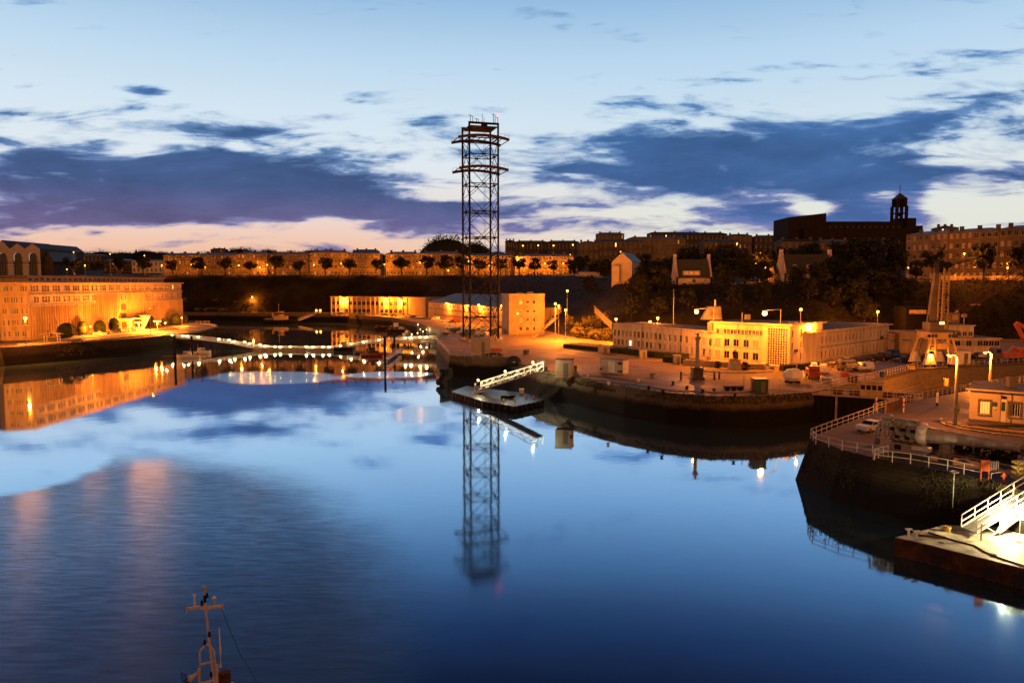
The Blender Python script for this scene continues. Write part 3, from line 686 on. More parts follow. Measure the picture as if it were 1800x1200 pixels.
apts = [(288, 352, 448.5, 430, M_FAR2, 'plain ochre block at the left end of the clifftop row'), (352, 418, 447, 431, M_FAR2, 'ochre block second from the left in the clifftop row'),
        (418, 470, 446.5, 430, M_FAR2, 'ochre block third from the left in the clifftop row'), (470, 545, 445.5, 431, M_FAR2, 'wide ochre block over the tunnel mouth in the clifftop row'),
        (545, 612, 444.5, 430, M_FAR1, 'cream block in the clifftop row above the white warehouse'), (612, 668, 444.5, 428, M_FAR2, 'narrower ochre block just left of the dark gap in the clifftop row'),
        (678, 736, 446, 428, M_FAR1, 'cream block just right of the dark gap in the clifftop row'), (736, 812, 446.5, 427, M_FAR1, 'cream block directly left of the lattice tower on the clifftop'),
        (812, 905, 449, 424, M_FAR2, 'ochre block seen through the lattice tower on the clifftop'), (905, 1008, 450, 418, M_FAR1, 'cream block brightly lit from below right of the lattice tower')]
for i, (x0, x1, yt, d, m, lb) in enumerate(apts):
    n = max(6, int((x1 - x0) / 6.0))
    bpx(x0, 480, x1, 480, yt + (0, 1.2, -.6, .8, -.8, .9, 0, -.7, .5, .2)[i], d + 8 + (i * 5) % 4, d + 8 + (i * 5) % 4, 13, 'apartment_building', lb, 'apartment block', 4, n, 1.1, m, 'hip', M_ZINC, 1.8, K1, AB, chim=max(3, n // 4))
# dim older buildings at the left, beyond the office roof
lows = [(84, 132, 450, 560, M_FAR3, 'long low dark building behind the trees right of the white gables'), (132, 180, 449, 640, M_FAR3, 'low dark building with a flat skyline left of the needle spire'), (182, 232, 458, 540, M_FAR3, 'small grey building below the needle spire'),
        (232, 286, 459, 530, M_WHITE, 'small pale building among trees left of the ochre row')]
for (x0, x1, yt, d, m, lb) in lows:
    bpx(x0, 476, x1, 476, yt, d, d, 14, 'low_building', lb, 'building', 2, 7, 1.5, m, 'hip', M_ZINC, 1.6, K1, 'dim buildings at the left of the plateau')
# workshops with three white gables
def gables():
    d = 470; a = atd(-60, 474, d); c = atd(72, 474, d); z0 = H(c.x, c.y) - 1; z_e = atd(0, 437, d).z - z0; z_p = [atd(0, 421, d).z - z0 + .5, atd(0, 431.5, d).z - z0 + 1.2, atd(0, 432, d).z - z0 + 1]
    t = T('workshop_hall', 'white workshop hall with three pointed gables and tall arched openings', 'workshop hall', (a.x, a.y, z0))
    W = c.x - a.x; gw = W / 5
    b = MB(); r = MB(); dep = 60
    for i in range(5):
        x0 = i * gw; x1 = x0 + gw; pk = z_e + (4.2 if i >= 3 else (6.5 if i == 2 else 4)); xm = (x0 + x1) / 2; ow = gw * .26; oz = z_e * .72
        arc = [(xm + ow * math.cos(math.pi - k * math.pi / 8), oz + ow * math.sin(math.pi - k * math.pi / 8)) for k in range(9)]
        b.add([(x0, 0, 0), (xm - ow, 0, 0), (xm - ow, 0, oz), (x0, 0, z_e)], [(0, 1, 2, 3)], M_PINK)
        b.add([(x1, 0, 0), (xm + ow, 0, 0), (xm + ow, 0, oz), (x1, 0, z_e)], [(1, 0, 3, 2)], M_PINK)
        for k in range(8):
            p, q = arc[k], arc[k + 1]; u, v = (x0 + (xm - x0) * min(1, k / 4), x0 + (xm - x0) * min(1, (k + 1) / 4)) if k < 4 else (xm + (x1 - xm) * (k - 4) / 4, xm + (x1 - xm) * (k - 3) / 4)
            zz = lambda s: z_e + (pk - z_e) * (1 - abs(s - xm) / (gw / 2))
            b.add([(p[0], 0, p[1]), (q[0], 0, q[1]), (v, 0, zz(v)), (u, 0, zz(u))], [(0, 1, 2, 3)], M_PINK)
        r.add([(x0 - .01, -.4, z_e + .06), (xm, -.4, pk + .25), (xm, dep, pk + .25), (x0 - .01, dep, z_e + .06)], [(0, 1, 2, 3)], M_SLATE)
        r.add([(x1, -.4, z_e + .05), (xm, -.4, pk + .25), (xm, dep, pk + .25), (x1, dep, z_e + .05)], [(3, 2, 1, 0)], M_SLATE)
        o = MB(); o.add([(xm - ow, .6, 0), (xm + ow, .6, 0), (xm + ow, .6, oz)] + [(p[0], .6, p[1]) for p in arc[::-1]][1:], [tuple(range(11))], M_GLASS)
        for k in range(1, 3): o.beam((xm - ow + 2 * ow * k / 3, .5, 0), (xm - ow + 2 * ow * k / 3, .5, oz + ow * .6), .25, M_DFRAME)
        for k in range(1, 6): o.beam((xm - ow, .5, oz * k / 5), (xm + ow, .5, oz * k / 5), .22, M_DFRAME)
        # stone quoins round the arch
        for k in range(7):
            for s in (-1, 1): o.box((xm + s * (ow + .3), -.03, oz * (k + .5) / 7), (.6 + .25 * (k % 2), .1, oz / 14), M_FAR3)
        o.obj('arched_window', t)
    b.add([(W, 0, 0), (W, dep, 0), (W, dep, z_e), (W, 0, z_e)], [(0, 1, 2, 3)], M_FAR3)
    b.obj('gable_wall', t); r.obj('roof', t)
    MB().box((W / 2, -.12, z_e * .5), (W, .2, .5), M_FAR3).obj('band_course', t)
    # small lower gable at the right end
    g = MB(); x0 = W + .5; g.add([(x0, 4, 0), (x0 + 7, 4, 0), (x0 + 7, 4, z_e * .55), (x0 + 4, 4, z_e * .9), (x0, 4, z_e * .62)], [(0, 1, 2, 3, 4)], M_FAR3)
    g.add([(x0 + 7, 4, z_e * .55), (x0 + 7, 40, z_e * .55), (x0 + 4, 40, z_e * .9), (x0 + 4, 4, z_e * .9)], [(0, 1, 2, 3)], M_SLATE)
    g.obj('annex', t)
gables()
# far skyline
def sky_item(kind, px, d, w, h, label, seed=0):
    p = atd(px, 498, d); z = H(p.x, p.y) - 1
    if kind == 'mound':
        t = T('wooded_knoll', label, 'wooded hill', (p.x, p.y, z)); me = crown_mesh('canopy', .80, .95, seed, 6000, .026, clumps=110); place('canopy', me, t, sc=(w * K / 2, w * K / 3, h * K)); MB().ball((0, 0, 0), 1, M_LEAF, 20, 10, sc=(w * K / 2.2, w * K / 3.4, h * K * .86)).obj('mound', t, smooth=True)
        return t
for (px, d, w, h, lb, sd) in [(425, 900, 62, 19, 'rounded wooded knoll on the far skyline at the left', 3), (470, 880, 40, 16, 'lower wooded knoll beside the flat-topped far building', 4), (785, 700, 64, 29, 'large dark wooded knoll on the skyline left of the lattice tower', 5), (272, 800, 40, 14, 'small tree clump on the skyline above the left end of the ochre row', 6), (577, 760, 22, 17, 'twin tree clump on the skyline above the cream block', 7), (547, 760, 20, 15, 'small tree clump left of the twin clump on the skyline', 8), (205, 900, 40, 13, 'low tree clump on the skyline near the needle spire', 9), (838, 720, 40, 22, 'low wooded shoulder on the skyline behind the lattice tower', 10)]:
    sky_item('mound', px, d, w, h, lb, sd)
FB = 'far skyline buildings'
farb = [(370, 396, 438, 880, M_FAR3, 3, 'pale flat-topped building on the far skyline at the left'), (620, 664, 441, 600, M_FAR3, 3, 'dark block peeping over the end of the ochre row'),
        (888, 905, 424, 620, M_FAR3, 3, 'small pale house on the skyline just right of the lattice tower'), (905, 962, 425, 720, M_FAR3, 2, 'low grey building on the skyline with lamps before it'), (962, 1018, 425, 700, M_FAR3, 2, 'long low grey building on the skyline under a lit lamp'),
        (1018, 1052, 427, 480, M_FAR2, 3, 'ochre flat-roofed block behind the pines on the right plateau'), (1049, 1097, 411, 620, M_FAR2, 4, 'rounded flat-topped block highest left of the long skyline terrace'), (1052, 1130, 424, 500, M_FAR2, 3, 'ochre block with grey roof above the white gabled house'),
        (1104, 1205, 419, 520, M_FAR1, 3, 'long ochre terrace with slate roof above the white gabled house'), (1140, 1235, 410, 640, M_FAR3, 3, 'long dark terrace on the skyline with one lit window'), (1205, 1278, 411, 600, M_FAR3, 3, 'dark terrace with chimneys right of the long skyline terrace'),
        (1236, 1300, 424, 470, M_FAR2, 3, 'ochre block half hidden by dark trees'), (1280, 1322, 414, 560, M_FAR2, 3, 'short ochre block with clustered chimneys'), (1325, 1383, 416, 560, M_FAR3, 3, 'dark terrace just left of the brick church'),
        (1372, 1440, 424, 380, M_FAR2, 3, 'ochre block with blue-grey roof in front of the church nave'), (1440, 1500, 425, 372, M_FAR2, 3, 'second ochre block in front of the church nave'), (1500, 1570, 425, 365, M_FAR2, 3, 'third ochre block in front of the church, behind tall trees'), (1652, 1684, 400, 420, M_FAR1, 5, 'pale tower block with a flag over the right apartment roofs')]
for (x0, x1, yt, d, m, fl, lb) in farb:
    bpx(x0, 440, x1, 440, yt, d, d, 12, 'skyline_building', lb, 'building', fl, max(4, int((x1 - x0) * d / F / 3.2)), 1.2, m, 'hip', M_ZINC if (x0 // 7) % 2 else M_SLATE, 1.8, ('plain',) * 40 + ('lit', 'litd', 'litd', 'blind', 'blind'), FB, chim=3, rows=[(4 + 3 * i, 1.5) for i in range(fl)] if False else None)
# needle spire
sp0 = atd(240, 460, 1000); t = T('church_spire', 'thin needle spire on the far skyline at the left', 'church spire', (sp0.x, sp0.y, H(sp0.x, sp0.y)))
MB().prism([(-4, -4), (4, -4), (4, 4), (-4, 4)], 0, 9, M_FAR3).obj('tower', t)
MB().add([(-3, -3, 9), (3, -3, 9), (3, 3, 9), (-3, 3, 9), (0, 0, atd(240, 437, 1000).z - H(sp0.x, sp0.y))], [(0, 1, 4), (1, 2, 4), (2, 3, 4), (3, 0, 4)], M_SLATE).obj('spire', t)
# brick church
def church():
    d = 400; brick = mat('dark_brick', (.022, .014, .013), .9, .25, .4); a = atd(1381, 470, d); z0 = H(a.x, a.y) - 1
    X = lambda px, dd=d: (px - 900) / F * dd * K - a.x
    Z = lambda py, dd=d: atd(1400, py, dd).z - z0
    t = T('church', 'long dark brick church with wedge-shaped west end and bell tower', 'church', (a.x, a.y, z0))
    n = MB(); n.prism([(X(1446), 1), (X(1604), 1), (X(1604), 26), (X(1446), 26)], 0, Z(389), brick, M_SLATE); nave = n.obj('nave', t)
    for i in range(15):
        x = X(1440) + (X(1590) - X(1440)) * (i + .5) / 15; MB().box((x, .9, Z(402)), (.9, .4, 3.4), M_GLASS).obj('window', t)
    w = MB(); x0, x1 = X(1381), X(1447); zl, zr = Z(382), Z(374.5)
    w.add([(x0, 0, 0), (x1, 0, 0), (x1, 28, 0), (x0, 28, 0), (x0, 0, zl), (x1, 0, zr), (x1, 28, zr), (x0, 28, zl)], [(0, 1, 5, 4), (1, 2, 6, 5), (2, 3, 7, 6), (3, 0, 4, 7), (4, 5, 6, 7)], brick); w.obj('west_end', t)
    s = MB(); s.prism([(X(1404), -5), (X(1590), -5), (X(1590), .5), (X(1404), .5)], 0, Z(401), brick, M_SLATE); s.obj('aisle', t)
    e = MB(); e.prism([(X(1585), -2), (X(1601), -2), (X(1601), 20), (X(1585), 20)], 0, Z(383.5), brick); e.prism([(X(1601.2), -2), (X(1613), -2), (X(1613), 16), (X(1601.2), 16)], 0, Z(397), brick); e.obj('east_block', t)
    tw = MB(); cx = X(1581.5); hw = (X(1592) - X(1571)) / 2; cy = 6
    z1, z2, z3, z4 = Z(389), Z(361), Z(348.5), Z(337)
    for sx in (-1, 1):
        for sy in (-1, 1):
            tw.box((cx + sx * (hw - .8), cy + sy * (hw - .8), (z1 + z2) / 2), (1.6, 1.6, z2 - z1), brick)
            tw.box((cx + sx * (hw - 1.5), cy + sy * (hw - 1.5), (z2 + z3) / 2), (1.9, 1.9, z3 - z2), brick)
    for z in (z1 + 2, (z1 * .45 + z2 * .55), z2 - .2, (z2 + z3) / 2 - .3, z3 - .4):
        for s_ in (-1, 1):
            tw.box((cx, cy + s_ * (hw - 1.1), z), (2 * hw - 3, 1.2, .6), brick); tw.box((cx + s_ * (hw - 1.1), cy, z), (1.2, 2 * hw - 3, .6), brick)
    for s_ in (-1, 1): tw.beam((cx, cy + s_ * (hw - 1.2), z1), (cx, cy + s_ * (hw - 1.2), z2), .35, brick)
    to = tw.obj('bell_tower', t)
    r = MB(); q = hw - .2; r.add([(cx - q, cy - q, z3), (cx + q, cy - q, z3), (cx + q, cy + q, z3), (cx - q, cy + q, z3), (cx, cy, z4)], [(0, 1, 4), (1, 2, 4), (2, 3, 4), (3, 0, 4), (3, 2, 1, 0)], M_SLATE); r.obj('roof', to)
    c = MB(); zc = Z(322); c.tube([(cx, cy, z4 - .3), (cx, cy, zc)], .3, M_STEELD, 5, r1=.08); c.beam((cx - .9, cy, zc - 1.8), (cx + .9, cy, zc - 1.8), .18, M_STEELD); c.obj('cross', to)
    b = MB(); b.ball((cx, cy, (z1 * .55 + z2 * .45)), 1.1, M_STEELD, 8, 5); b.obj('bell', to)
church()
# right-hand long apartment range
def right_apts():
    K = ('plain', 'plain', 'plain', 'plain', 'plain', 'blind', 'shut', 'shut', 'blind')
    rw = [(1.6, 1.9), (5.0, 1.9), (8.4, 1.9), (11.8, 1.9)]
    segs = [(1590, 1663, 413, 408, 292, 276, M_FAR1, 'curved corner block of the right apartment range, glowing orange at its left end', 7), (1664, 1752, 408, 403, 275.5, 262, M_FAR2, 'middle block of the right apartment range, behind the lone street lamp', 8), (1753, 1862, 402, 394, 262, 250, M_FAR2, 'nearest block of the right apartment range at the frame edge', 9)]
    for (x0, x1, yt, yt2, d0, d1, m, lb, n) in segs:
        bpx(x0, 492, x1, 492, yt, d0, d1, 13, 'apartment_building', lb, 'apartment block', 5, n, 1.35, m, 'hip', M_ZINC, 1.5, K, 'right apartment range', chim=3, side=-3 if x0 == 1590 else None, rows=rw + [(15.0, 1.4)] if False else None)
right_apts()

def treeline():
    b = MB(); rg = random.Random(21)
    def top(px): return 443.5 + 2.2 * math.sin(px * .021) + 1.8 * math.sin(px * .063 + 1) + 1.2 * math.sin(px * .17) - (1.5 if 480 < px < 620 else 0)
    for px in range(76, 900, 3):
        d = 690 + 40 * math.sin(px * .03); a = atd(px, top(px), d); z0 = H(a.x, a.y) - 2; c = atd(px + 3.4, top(px + 3), d)
        b.prism([(a.x, a.y), (c.x, c.y), (c.x, c.y + 14), (a.x, a.y + 14)], z0, max(z0 + 1, a.z - 1.5), M_LEAF)
        for k in range(34):
            p = Vector((rg.uniform(a.x - .8, c.x + .8), a.y + rg.uniform(-3, 6), a.z - 1.2 + rg.gauss(0, 1.1))); e = [Vector((rg.gauss(0, 1), rg.gauss(0, 1), rg.gauss(0, 1))).normalized() * rg.uniform(.4, .9) for _ in range(3)]
            b.add([p + e[0], p + e[1], p + e[2]], [(0, 1, 2)], M_LEAF)
    o = b.obj('distant_woodland'); S(o, 'stuff'); tag(o, 'dark far-off woodland along the skyline behind the clifftop blocks', 'woodland')
treeline()
# ------------------------------------------------------------------ helpers on the quays
def hp(p, py): return atd(900, py, p.y / K).z - p.z          # height of something at p whose top shows on row py
def G(px, py, z=None): return at(px, py, Q if z is None else z)
def rel(o, *ps): return [(p[0] - o[0], p[1] - o[1]) for p in ps]
def back(p, q, dist):
    d = Vector((q[0] - p[0], q[1] - p[1])); n = Vector((-d.y, d.x)).normalized() * dist; return [(q[0] + n.x, q[1] + n.y), (p[0] + n.x, p[1] + n.y)]

# ------------------------------------------------------------------ tall lattice tower
def lattice_tower():
    L0 = G(812, 603); o = G(845, 598); o = Vector((o.x, o.y, Q)); D = o.y
    zt = hp(o, 222)
    t = T('lattice_tower', 'tall dark steel lattice tower with two wide curved crossarms, on the quay bastion', 'lattice tower', o, math.radians(17))
    w = 63.0 / F * D / 2 * .80; cor = [(-w, -w), (w, -w), (w, w), (-w, w)]
    lm = MB().tube([(0, 0, -.3), (0, 0, zt)], .34, M_STEELD, 8).mesh('leg')
    for c in cor:
        place('leg', lm, t, (*c, 0)); MB().prism([(c[0] - 1, c[1] - 1), (c[0] + 1, c[1] - 1), (c[0] + 1, c[1] + 1), (c[0] - 1, c[1] + 1)], -.3, .9, M_CONC).obj('footing', t)
    zs = [hp(o, y) for y in (581, 557, 534.5, 512, 488, 465, 441, 418, 395, 373, 349, 325.5, 299, 275, 247)]
    Zv = lambda v, z: v + Vector((0, 0, z)); zl = .3
    for i, z1 in enumerate(zs):
        b = MB(); mid = i % 2 == 1
        for k in range(4):
            p, q = Vector((*cor[k], 0)), Vector((*cor[(k + 1) % 4], 0)); m_ = (p + q) / 2
            if i == 0: b.beam(Zv(m_, zl), Zv(p, z1), .17, M_STEELD); b.beam(Zv(m_, zl), Zv(q, z1), .17, M_STEELD); b.beam(Zv(p, zl), Zv(m_, zs[1] * .5), .12, M_STEELD)
            elif mid:
                b.beam(Zv(p, zl), Zv(m_, z1), .17, M_STEELD); b.beam(Zv(q, zl), Zv(m_, z1), .17, M_STEELD); b.beam(Zv(p, z1), Zv(q, z1), .27, M_STEELD); b.box(Zv(m_, z1), (1.0, 1.0, .5), M_STEELD)
            else: b.beam(Zv(m_, zl), Zv(p, z1), .17, M_STEELD); b.beam(Zv(m_, zl), Zv(q, z1), .17, M_STEELD)
            if i == 14: b.beam(Zv(p, z1), Zv(q, z1), .3, M_STEELD)
        if mid: b.beam((*cor[0], z1), (*cor[2], z1), .14, M_STEELD); b.beam((*cor[1], z1), (*cor[3], z1), .14, M_STEELD)
        zl = z1; b.obj('lattice_bay', t)
    ca, sa = math.cos(-math.radians(17)), math.sin(-math.radians(17))
    for (py, hw_, rise) in ((243, 44.5, 1.0), (296, 43, .9)):
        W = hw_ / F * D; z = hp(o, py + 2); arm = MB()
        for s in (-1, 1):
            y0 = s * (w + .35)
            pts = [(W * k, y0, z - rise * abs(k) ** 2 * 1.1 + rise * .4) for k in (-1, -.8, -.55, -.28, 0, .28, .55, .8, 1)]
            for p, q in zip(pts, pts[1:]): arm.beam(p, q, .5, M_STEELR, .85)
        for k in (-1, -.75, -.5, -.25, 0, .25, .5, .75, 1):
            zz = z - rise * abs(k) ** 2 * 1.1 + rise * .4; arm.beam((W * k, -w - .3, zz), (W * k, w + .3, zz), .2, M_STEELD)
        a_ = arm.obj('crossarm', t)
        rl = MB()
        for s in (-1, 1):
            for k in (-.98, -.82, -.66, .66, .82, .98):
                zz = z - rise * k * k * 1.1 + rise * .4; rl.beam((W * k, s * (w + .4), zz), (W * k, s * (w + .4), zz + 1.5), .06, M_STEELD)
            for k0, k1 in ((-.98, -.66), (.66, .98)): rl.beam((W * k0, s * (w + .4), z - rise * k0 * k0 * 1.1 + rise * .4 + 1.4), (W * k1, s * (w + .4), z - rise * k1 * k1 * 1.1 + rise * .4 + 1.4), .05, M_STEELD)
        rl.obj('guard_rail', a_)
    dk = MB(); dk.box((0, -w, zt), (2 * w + .5, .7, .6), M_STEELD); dk.box((0, w, zt), (2 * w + .5, .7, .6), M_STEELD); dk.box((0, 0, zt - .9), (2 * w, 2 * w, .15), M_STEELD)
    dk.box((w * .3, 0, zt + .5), (1.8, 1.8, 1.1), M_STEELD); dk.obj('top_deck', t)
    for (x, hh) in ((-w + .4, 2.3), (-w + 1.2, 2.0), (-w + 2.4, 1.3), (-w + 3.1, 1.1), (w - 1.6, 3.0), (w - 1.0, 3.0), (w - .1, 2.0)):
        MB().tube([(x, -w, zt), (x, -w, zt + hh), (x - .6, -w, zt + hh + .1)], .12, M_STEELD, 5).obj('davit', t)
    for (x, hh) in ((.8, 4.2), (1.4, 3.0)): MB().tube([(x, 0, zt), (x, 0, zt + hh)], .08, M_GALV, 5).obj('antenna', t)
    for (x, y) in ((w - .6, -w), (w + .5, -w)):
        wl = MB().ball((x, y, zt + 2.9), .26, m_emit('red_beacon', (1, .03, .03), 14), 8, 5).obj('warning_light', t)
    ld = MB()
    for s in (-.25, .25): ld.beam((w * .55 + s, w - .6, 0), (w * .55 + s, w - .6, zt), .06, M_STEELD)
    for i in range(int(zt / .9)): ld.beam((w * .55 - .25, w - .6, i * .9 + .3), (w * .55 + .25, w - .6, i * .9 + .3), .05, M_STEELD)
    ld.obj('ladder', t)
lattice_tower()

# ------------------------------------------------------------------ left office building
def left_office():
    A = G(55, 597.5); B = G(321, 566.5); C = G(2, 599); o = A
    t = T('office_building', 'long orange-lit office building with vertical fins on its lower floors', 'office building', (o.x, o.y, Q))
    hh = hp(A, 498.5); dAB = (B - A); L = dAB.length; d = dAB / L; inw = Vector((-d.y, d.x, 0)); E = B + inw * 22
    poly = rel(o, A, B, E); Fp = C + inw * 22 + Vector((-18, 30, 0)); poly += rel(o, Fp, C)
    fl = hh / 5; rows = [(fl * i + fl * .32, fl * .5) for i in range(5)]
    b = MB(); z0 = -1.0
    # long facade: windows in threes on two upper floors
    nb = 19; cols = []
    for i in range(nb):
        u = L * (i + .5) / nb
        for k in (-1, 0, 1): cols.append((u + k * L / nb * .25, L / nb * .19))
    w1 = facade(b, poly[0], poly[1], z0, hh, rows[3:], cols, M_CREAM)
    CA = (A - C).length; cc = [(CA * k, CA * .055) for k in (.12, .2, .28, .42, .5, .58, .74, .82, .9)]
    w2 = facade(b, poly[4], poly[0], z0, hh, rows, cc, M_CREAM)
    for i in (1, 2, 3): facade(b, poly[i], poly[i + 1], z0, hh, [], [], M_CREAM)
    b.obj('wall', t)
    w1s = w1[::1]
    # group each triple into one glazed bay
    for k in range(0, len(w1), 3):
        g = w1[k:k + 3]; me = win_mesh(g[0][2], g[0][3], random.choice(('plain', 'plain', 'plain', 'blind')))
        for q in g: pass
        key = ('bay', round(g[0][2], 1), round(L, 0))
        wm = MB(); 
        for j, q in enumerate(g):
            x = (q[0] - g[1][0]).length * (-1 if j == 0 else (1 if j == 2 else 0)); hw, hz = q[2] / 2, q[3]
            wm.add([(x - hw, .16, 0), (x + hw, .16, 0), (x + hw, .16, hz), (x - hw, .16, hz)], [(0, 1, 2, 3)], M_GLASS if (k * 7 + j * 3) % 11 else m_emit('lit_room', (1, .55, .14), 2.5) if k % 4 == 0 and j == 1 else mat('drawn_blind', (.42, .38, .32), .8, .1))
            wm.box((x, .1, hz * .55), (q[2], .06, .07), M_FRAME); wm.box((x, .1, hz / 2), (.06, .05, hz), M_FRAME)
        wm.box((0, -.06, -.12), (q[2] * 4.4, .3, .14), M_CONC)
        wm.obj('window_bay', t, g[1][0], rz=g[1][1])
    for pos, rz, w, h_ in w2: place('window', win_mesh(w, h_, random.choice(('plain', 'plain', 'blind'))), t, pos, rz)
    # ledges and parapet
    r = MB(); r.prism(offs(flip_ccw(poly), .9), hh, hh + .45, M_CREAM, M_FLAT, bottom=True); ro = r.obj('roof', t)
    lg = MB(); nrm = -inw
    def band(z, k0, k1, out, hgt, m=M_CREAM, dp=.0):
        p = d * L * k0; q = d * L * k1; lg.prism([(p + nrm * dp)[:2], (q + nrm * dp)[:2], (q + nrm * (out + dp))[:2], (p + nrm * (out + dp))[:2]][::-1], z, z + hgt, m, bottom=True)
    band(fl * 3 - .1, 0.0, .34, .55, .3); band(fl * 3 - .1, .68, 1, .55, .3); band(fl * 4 - .1, 0, 1, .55, .3); lg.obj('ledge', t)
    fins = MB(); n = 84
    for i in range(n):
        k = (i + .5) / n; top = fl * 3 if (k < .34 or k > .68) else fl * 4
        if .50 < k < .54: continue
        p = d * (L * k) + nrm * .35; fins.box((p.x, p.y, (top - .1 + 0) / 2), (.22, .7, top - .1), M_CREAM, rz=math.atan2(d.y, d.x))
    fins.obj('fin_screen', t)
    dk = MB(); p, q = d * (L * .005) + nrm * .02, d * (L * .995) + nrm * .02
    for i in range(4):
        if i < 3: dk.add([(p.x, p.y, fl * i + .5), (q.x, q.y, fl * i + .5), (q.x, q.y, fl * i + fl * .8), (p.x, p.y, fl * i + fl * .8)], [(0, 1, 2, 3)], mat('brown_glazing', (.10, .07, .045), .4, .3, .8))  # brown glazing bands behind the fins
    dk.obj('glazing_strip', t)
    # porch
    pc = MB(); p = d * (L * .52) + nrm * 3; rz = math.atan2(d.y, d.x)
    pc.box((p.x, p.y, 4.6), (11, 6, .35), M_WPAINT, rz=rz); 
    for k in (-5, 5): q = p + d * k + nrm * 2.5; pc.box((q.x, q.y, 2.2), (.5, .5, 4.5), M_CONC)
    q = p + d * 5.8; q0 = q + nrm * 2.8
    pc.add([(q.x, q.y, 0), (q0.x, q0.y, 0), (q0.x + nrm.x * 3, q0.y + nrm.y * 3, 5.6), (q.x, q.y, 5.6)], [(0, 1, 2, 3)], M_WPAINT); pc.obj('entrance_porch', t)
    # penthouse
    ph = MB(); a0 = d * (L * .10) + inw * 8; a1 = d * (L * .985) + inw * 8; pp = [a0[:2], a1[:2], (a1 + inw * 10)[:2], (a0 + inw * 10)[:2]]; zt = hp(A + inw * 8, 485.5)
    ww = facade(ph, pp[0], pp[1], hh + .4, zt, [(hh + 1.0, (zt - hh) * .42)], spaced(L * .885, 30, L * .885 / 30 * .62), M_CREAM); 
    for i in (1, 2, 3): facade(ph, pp[i], pp[(i + 1) % 4], hh + .4, zt, [], [], M_CREAM)
    po = ph.obj('penthouse', t)
    for pos, rz, w, h_ in ww: place('window', win_mesh(w, h_, 'nosill'), po, pos, rz)
    MB().prism(offs(flip_ccw([tuple(x) for x in pp]), .8), zt, zt + .35, M_CREAM, M_FLAT, bottom=True).obj('roof', po)
    # wall lamp on the near end
    x = A.x - CA * .2
    lp = G(47, 607); street_lamp(lp, hp(lp, 558), 'very bright lamp standing before the near end wall of the left office building', 'lamps before the left office', 26000, 'top', bulb=.5)
left_office()
TG = 'clipped round-topped shrubs in front of the office'
for i, (px, yb, yt, w) in enumerate([(116, 594, 567, 25), (145, 589, 564, 16), (176, 586, 563, 20), (201, 583, 558, 17), (245, 577, 554, 12), (265, 574, 555, 12), (289, 572.5, 559, 12), (309, 571, 551, 17), (326, 569.5, 553, 9)]):
    p = G(px, yb); r = w / F * p.y / 2; h = hp(p, yt)
    t = T('clipped_shrub', f'dark round-topped clipped shrub, {ORD[i]} from the left along the office front', 'shrub', p, 0, TG)
    place('foliage', TOPM, t, (0, 0, -.1), i * 1.3, (r, r, h / 3.05)); place('stem', STEMM, t, sc=1)
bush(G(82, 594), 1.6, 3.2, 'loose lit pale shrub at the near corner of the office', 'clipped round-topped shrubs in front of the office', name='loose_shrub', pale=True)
for i, (px, yb, yt, pw, lb) in enumerate([(160, 589.5, 573, 20000, 'street lamp between the second and third clipped shrubs before the office'), (244, 580.5, 566, 11000, 'twin-headed street lamp near the office porch'), (277, 583, 564, 9000, 'twin-headed street lamp right of the office porch'), (320, 573, 558, 14000, 'street lamp at the far corner of the office')]):
    p = G(px, yb); street_lamp(p, hp(p, yt), lb, 'lamps before the left office', pw, 'double' if i in (1, 2) else 'top', bulb=.34)
p = G(265, 592); street_lamp(p, hp(p, 542), 'tall thin pole with a small lamp on the bank before the office', 'lamps before the left office', 60, 'top', bulb=.12)
p = G(291, 585); street_lamp(p, hp(p, 567), 'short white-lit pillar lamp at the head of the lit footbridge', 'lamps before the left office', 500, 'top', bulb=.3, col=(1, .8, .45), bm=M_BULBW)
CG = 'cars parked before the office'
for px, py, c, k, rz, lb in [(176, 589, 'white', 'sedan', 0, 'white car parked behind the kerb below the second gap in the shrubs'), (203, 585.5, 'dark', 'van', .2, 'dark van parked beside the office porch'), (221, 583, 'white', 'hatch', .3, 'white car parked nearest the porch wall'), (232, 582, 'silver', 'hatch', .3, 'silver car parked between two pale ones by the porch'), (243, 581, 'white', 'sedan', .3, 'pale car at the right end of the row by the porch'), (135, 602, 'dark', 'sedan', 0, 'dark car standing on the bank road left of the others')]:
    car(G(px, py), rz + .1, c, lb, CG, k)
def shelter():
    p = G(92, 601); t = T('bus_shelter', 'small open shelter with a curved roof on the bank road', 'shelter', p)
    for x in (-2.2, 2.2):
        for y in (-.7, .7): MB().beam((x, y, -.1), (x, y, 2.6), .14, M_GALV).obj('post', t)
    b = MB(); pts = [(-3.2 + .8 * i, 2.65 + .5 * math.sin(math.pi * i / 8)) for i in range(9)]
    for (x0, z0), (x1, z1) in zip(pts, pts[1:]): b.beam((x0, 0, z0), (x1, 0, z1), 2.4, M_GALV, .1)
    b.obj('roof', t); MB().box((0, .7, .55), (3.6, .4, .1), M_WOOD).obj('bench', t)
shelter()
# kerbs and verge by the left road
LQ2 = [G(30, 606), G(120, 601), G(180, 597), G(245, 591), G(285, 586)]
S(MB().obj('bank_kerb') if False else strip('kerb', LQ2, .5, Q, Q + .28, M_CONC))
S(strip('pavement', [G(60, 600.5), G(180, 590), G(250, 581), G(330, 573)], 4, Q, Q + .12, M_CONC))
bw = [G(320, 570), G(350, 569), G(372, 570.5), G(380, 574), G(360, 579), G(330, 583)]
S(strip('loop_kerb', bw, .5, Q, Q + .3, M_CONC))
railing([G(325, 567.5), G(345, 567.5), G(368, 568.5)], 1.1, 'pale railing round the back of the turning loop', m=M_WPAINT, step=3)

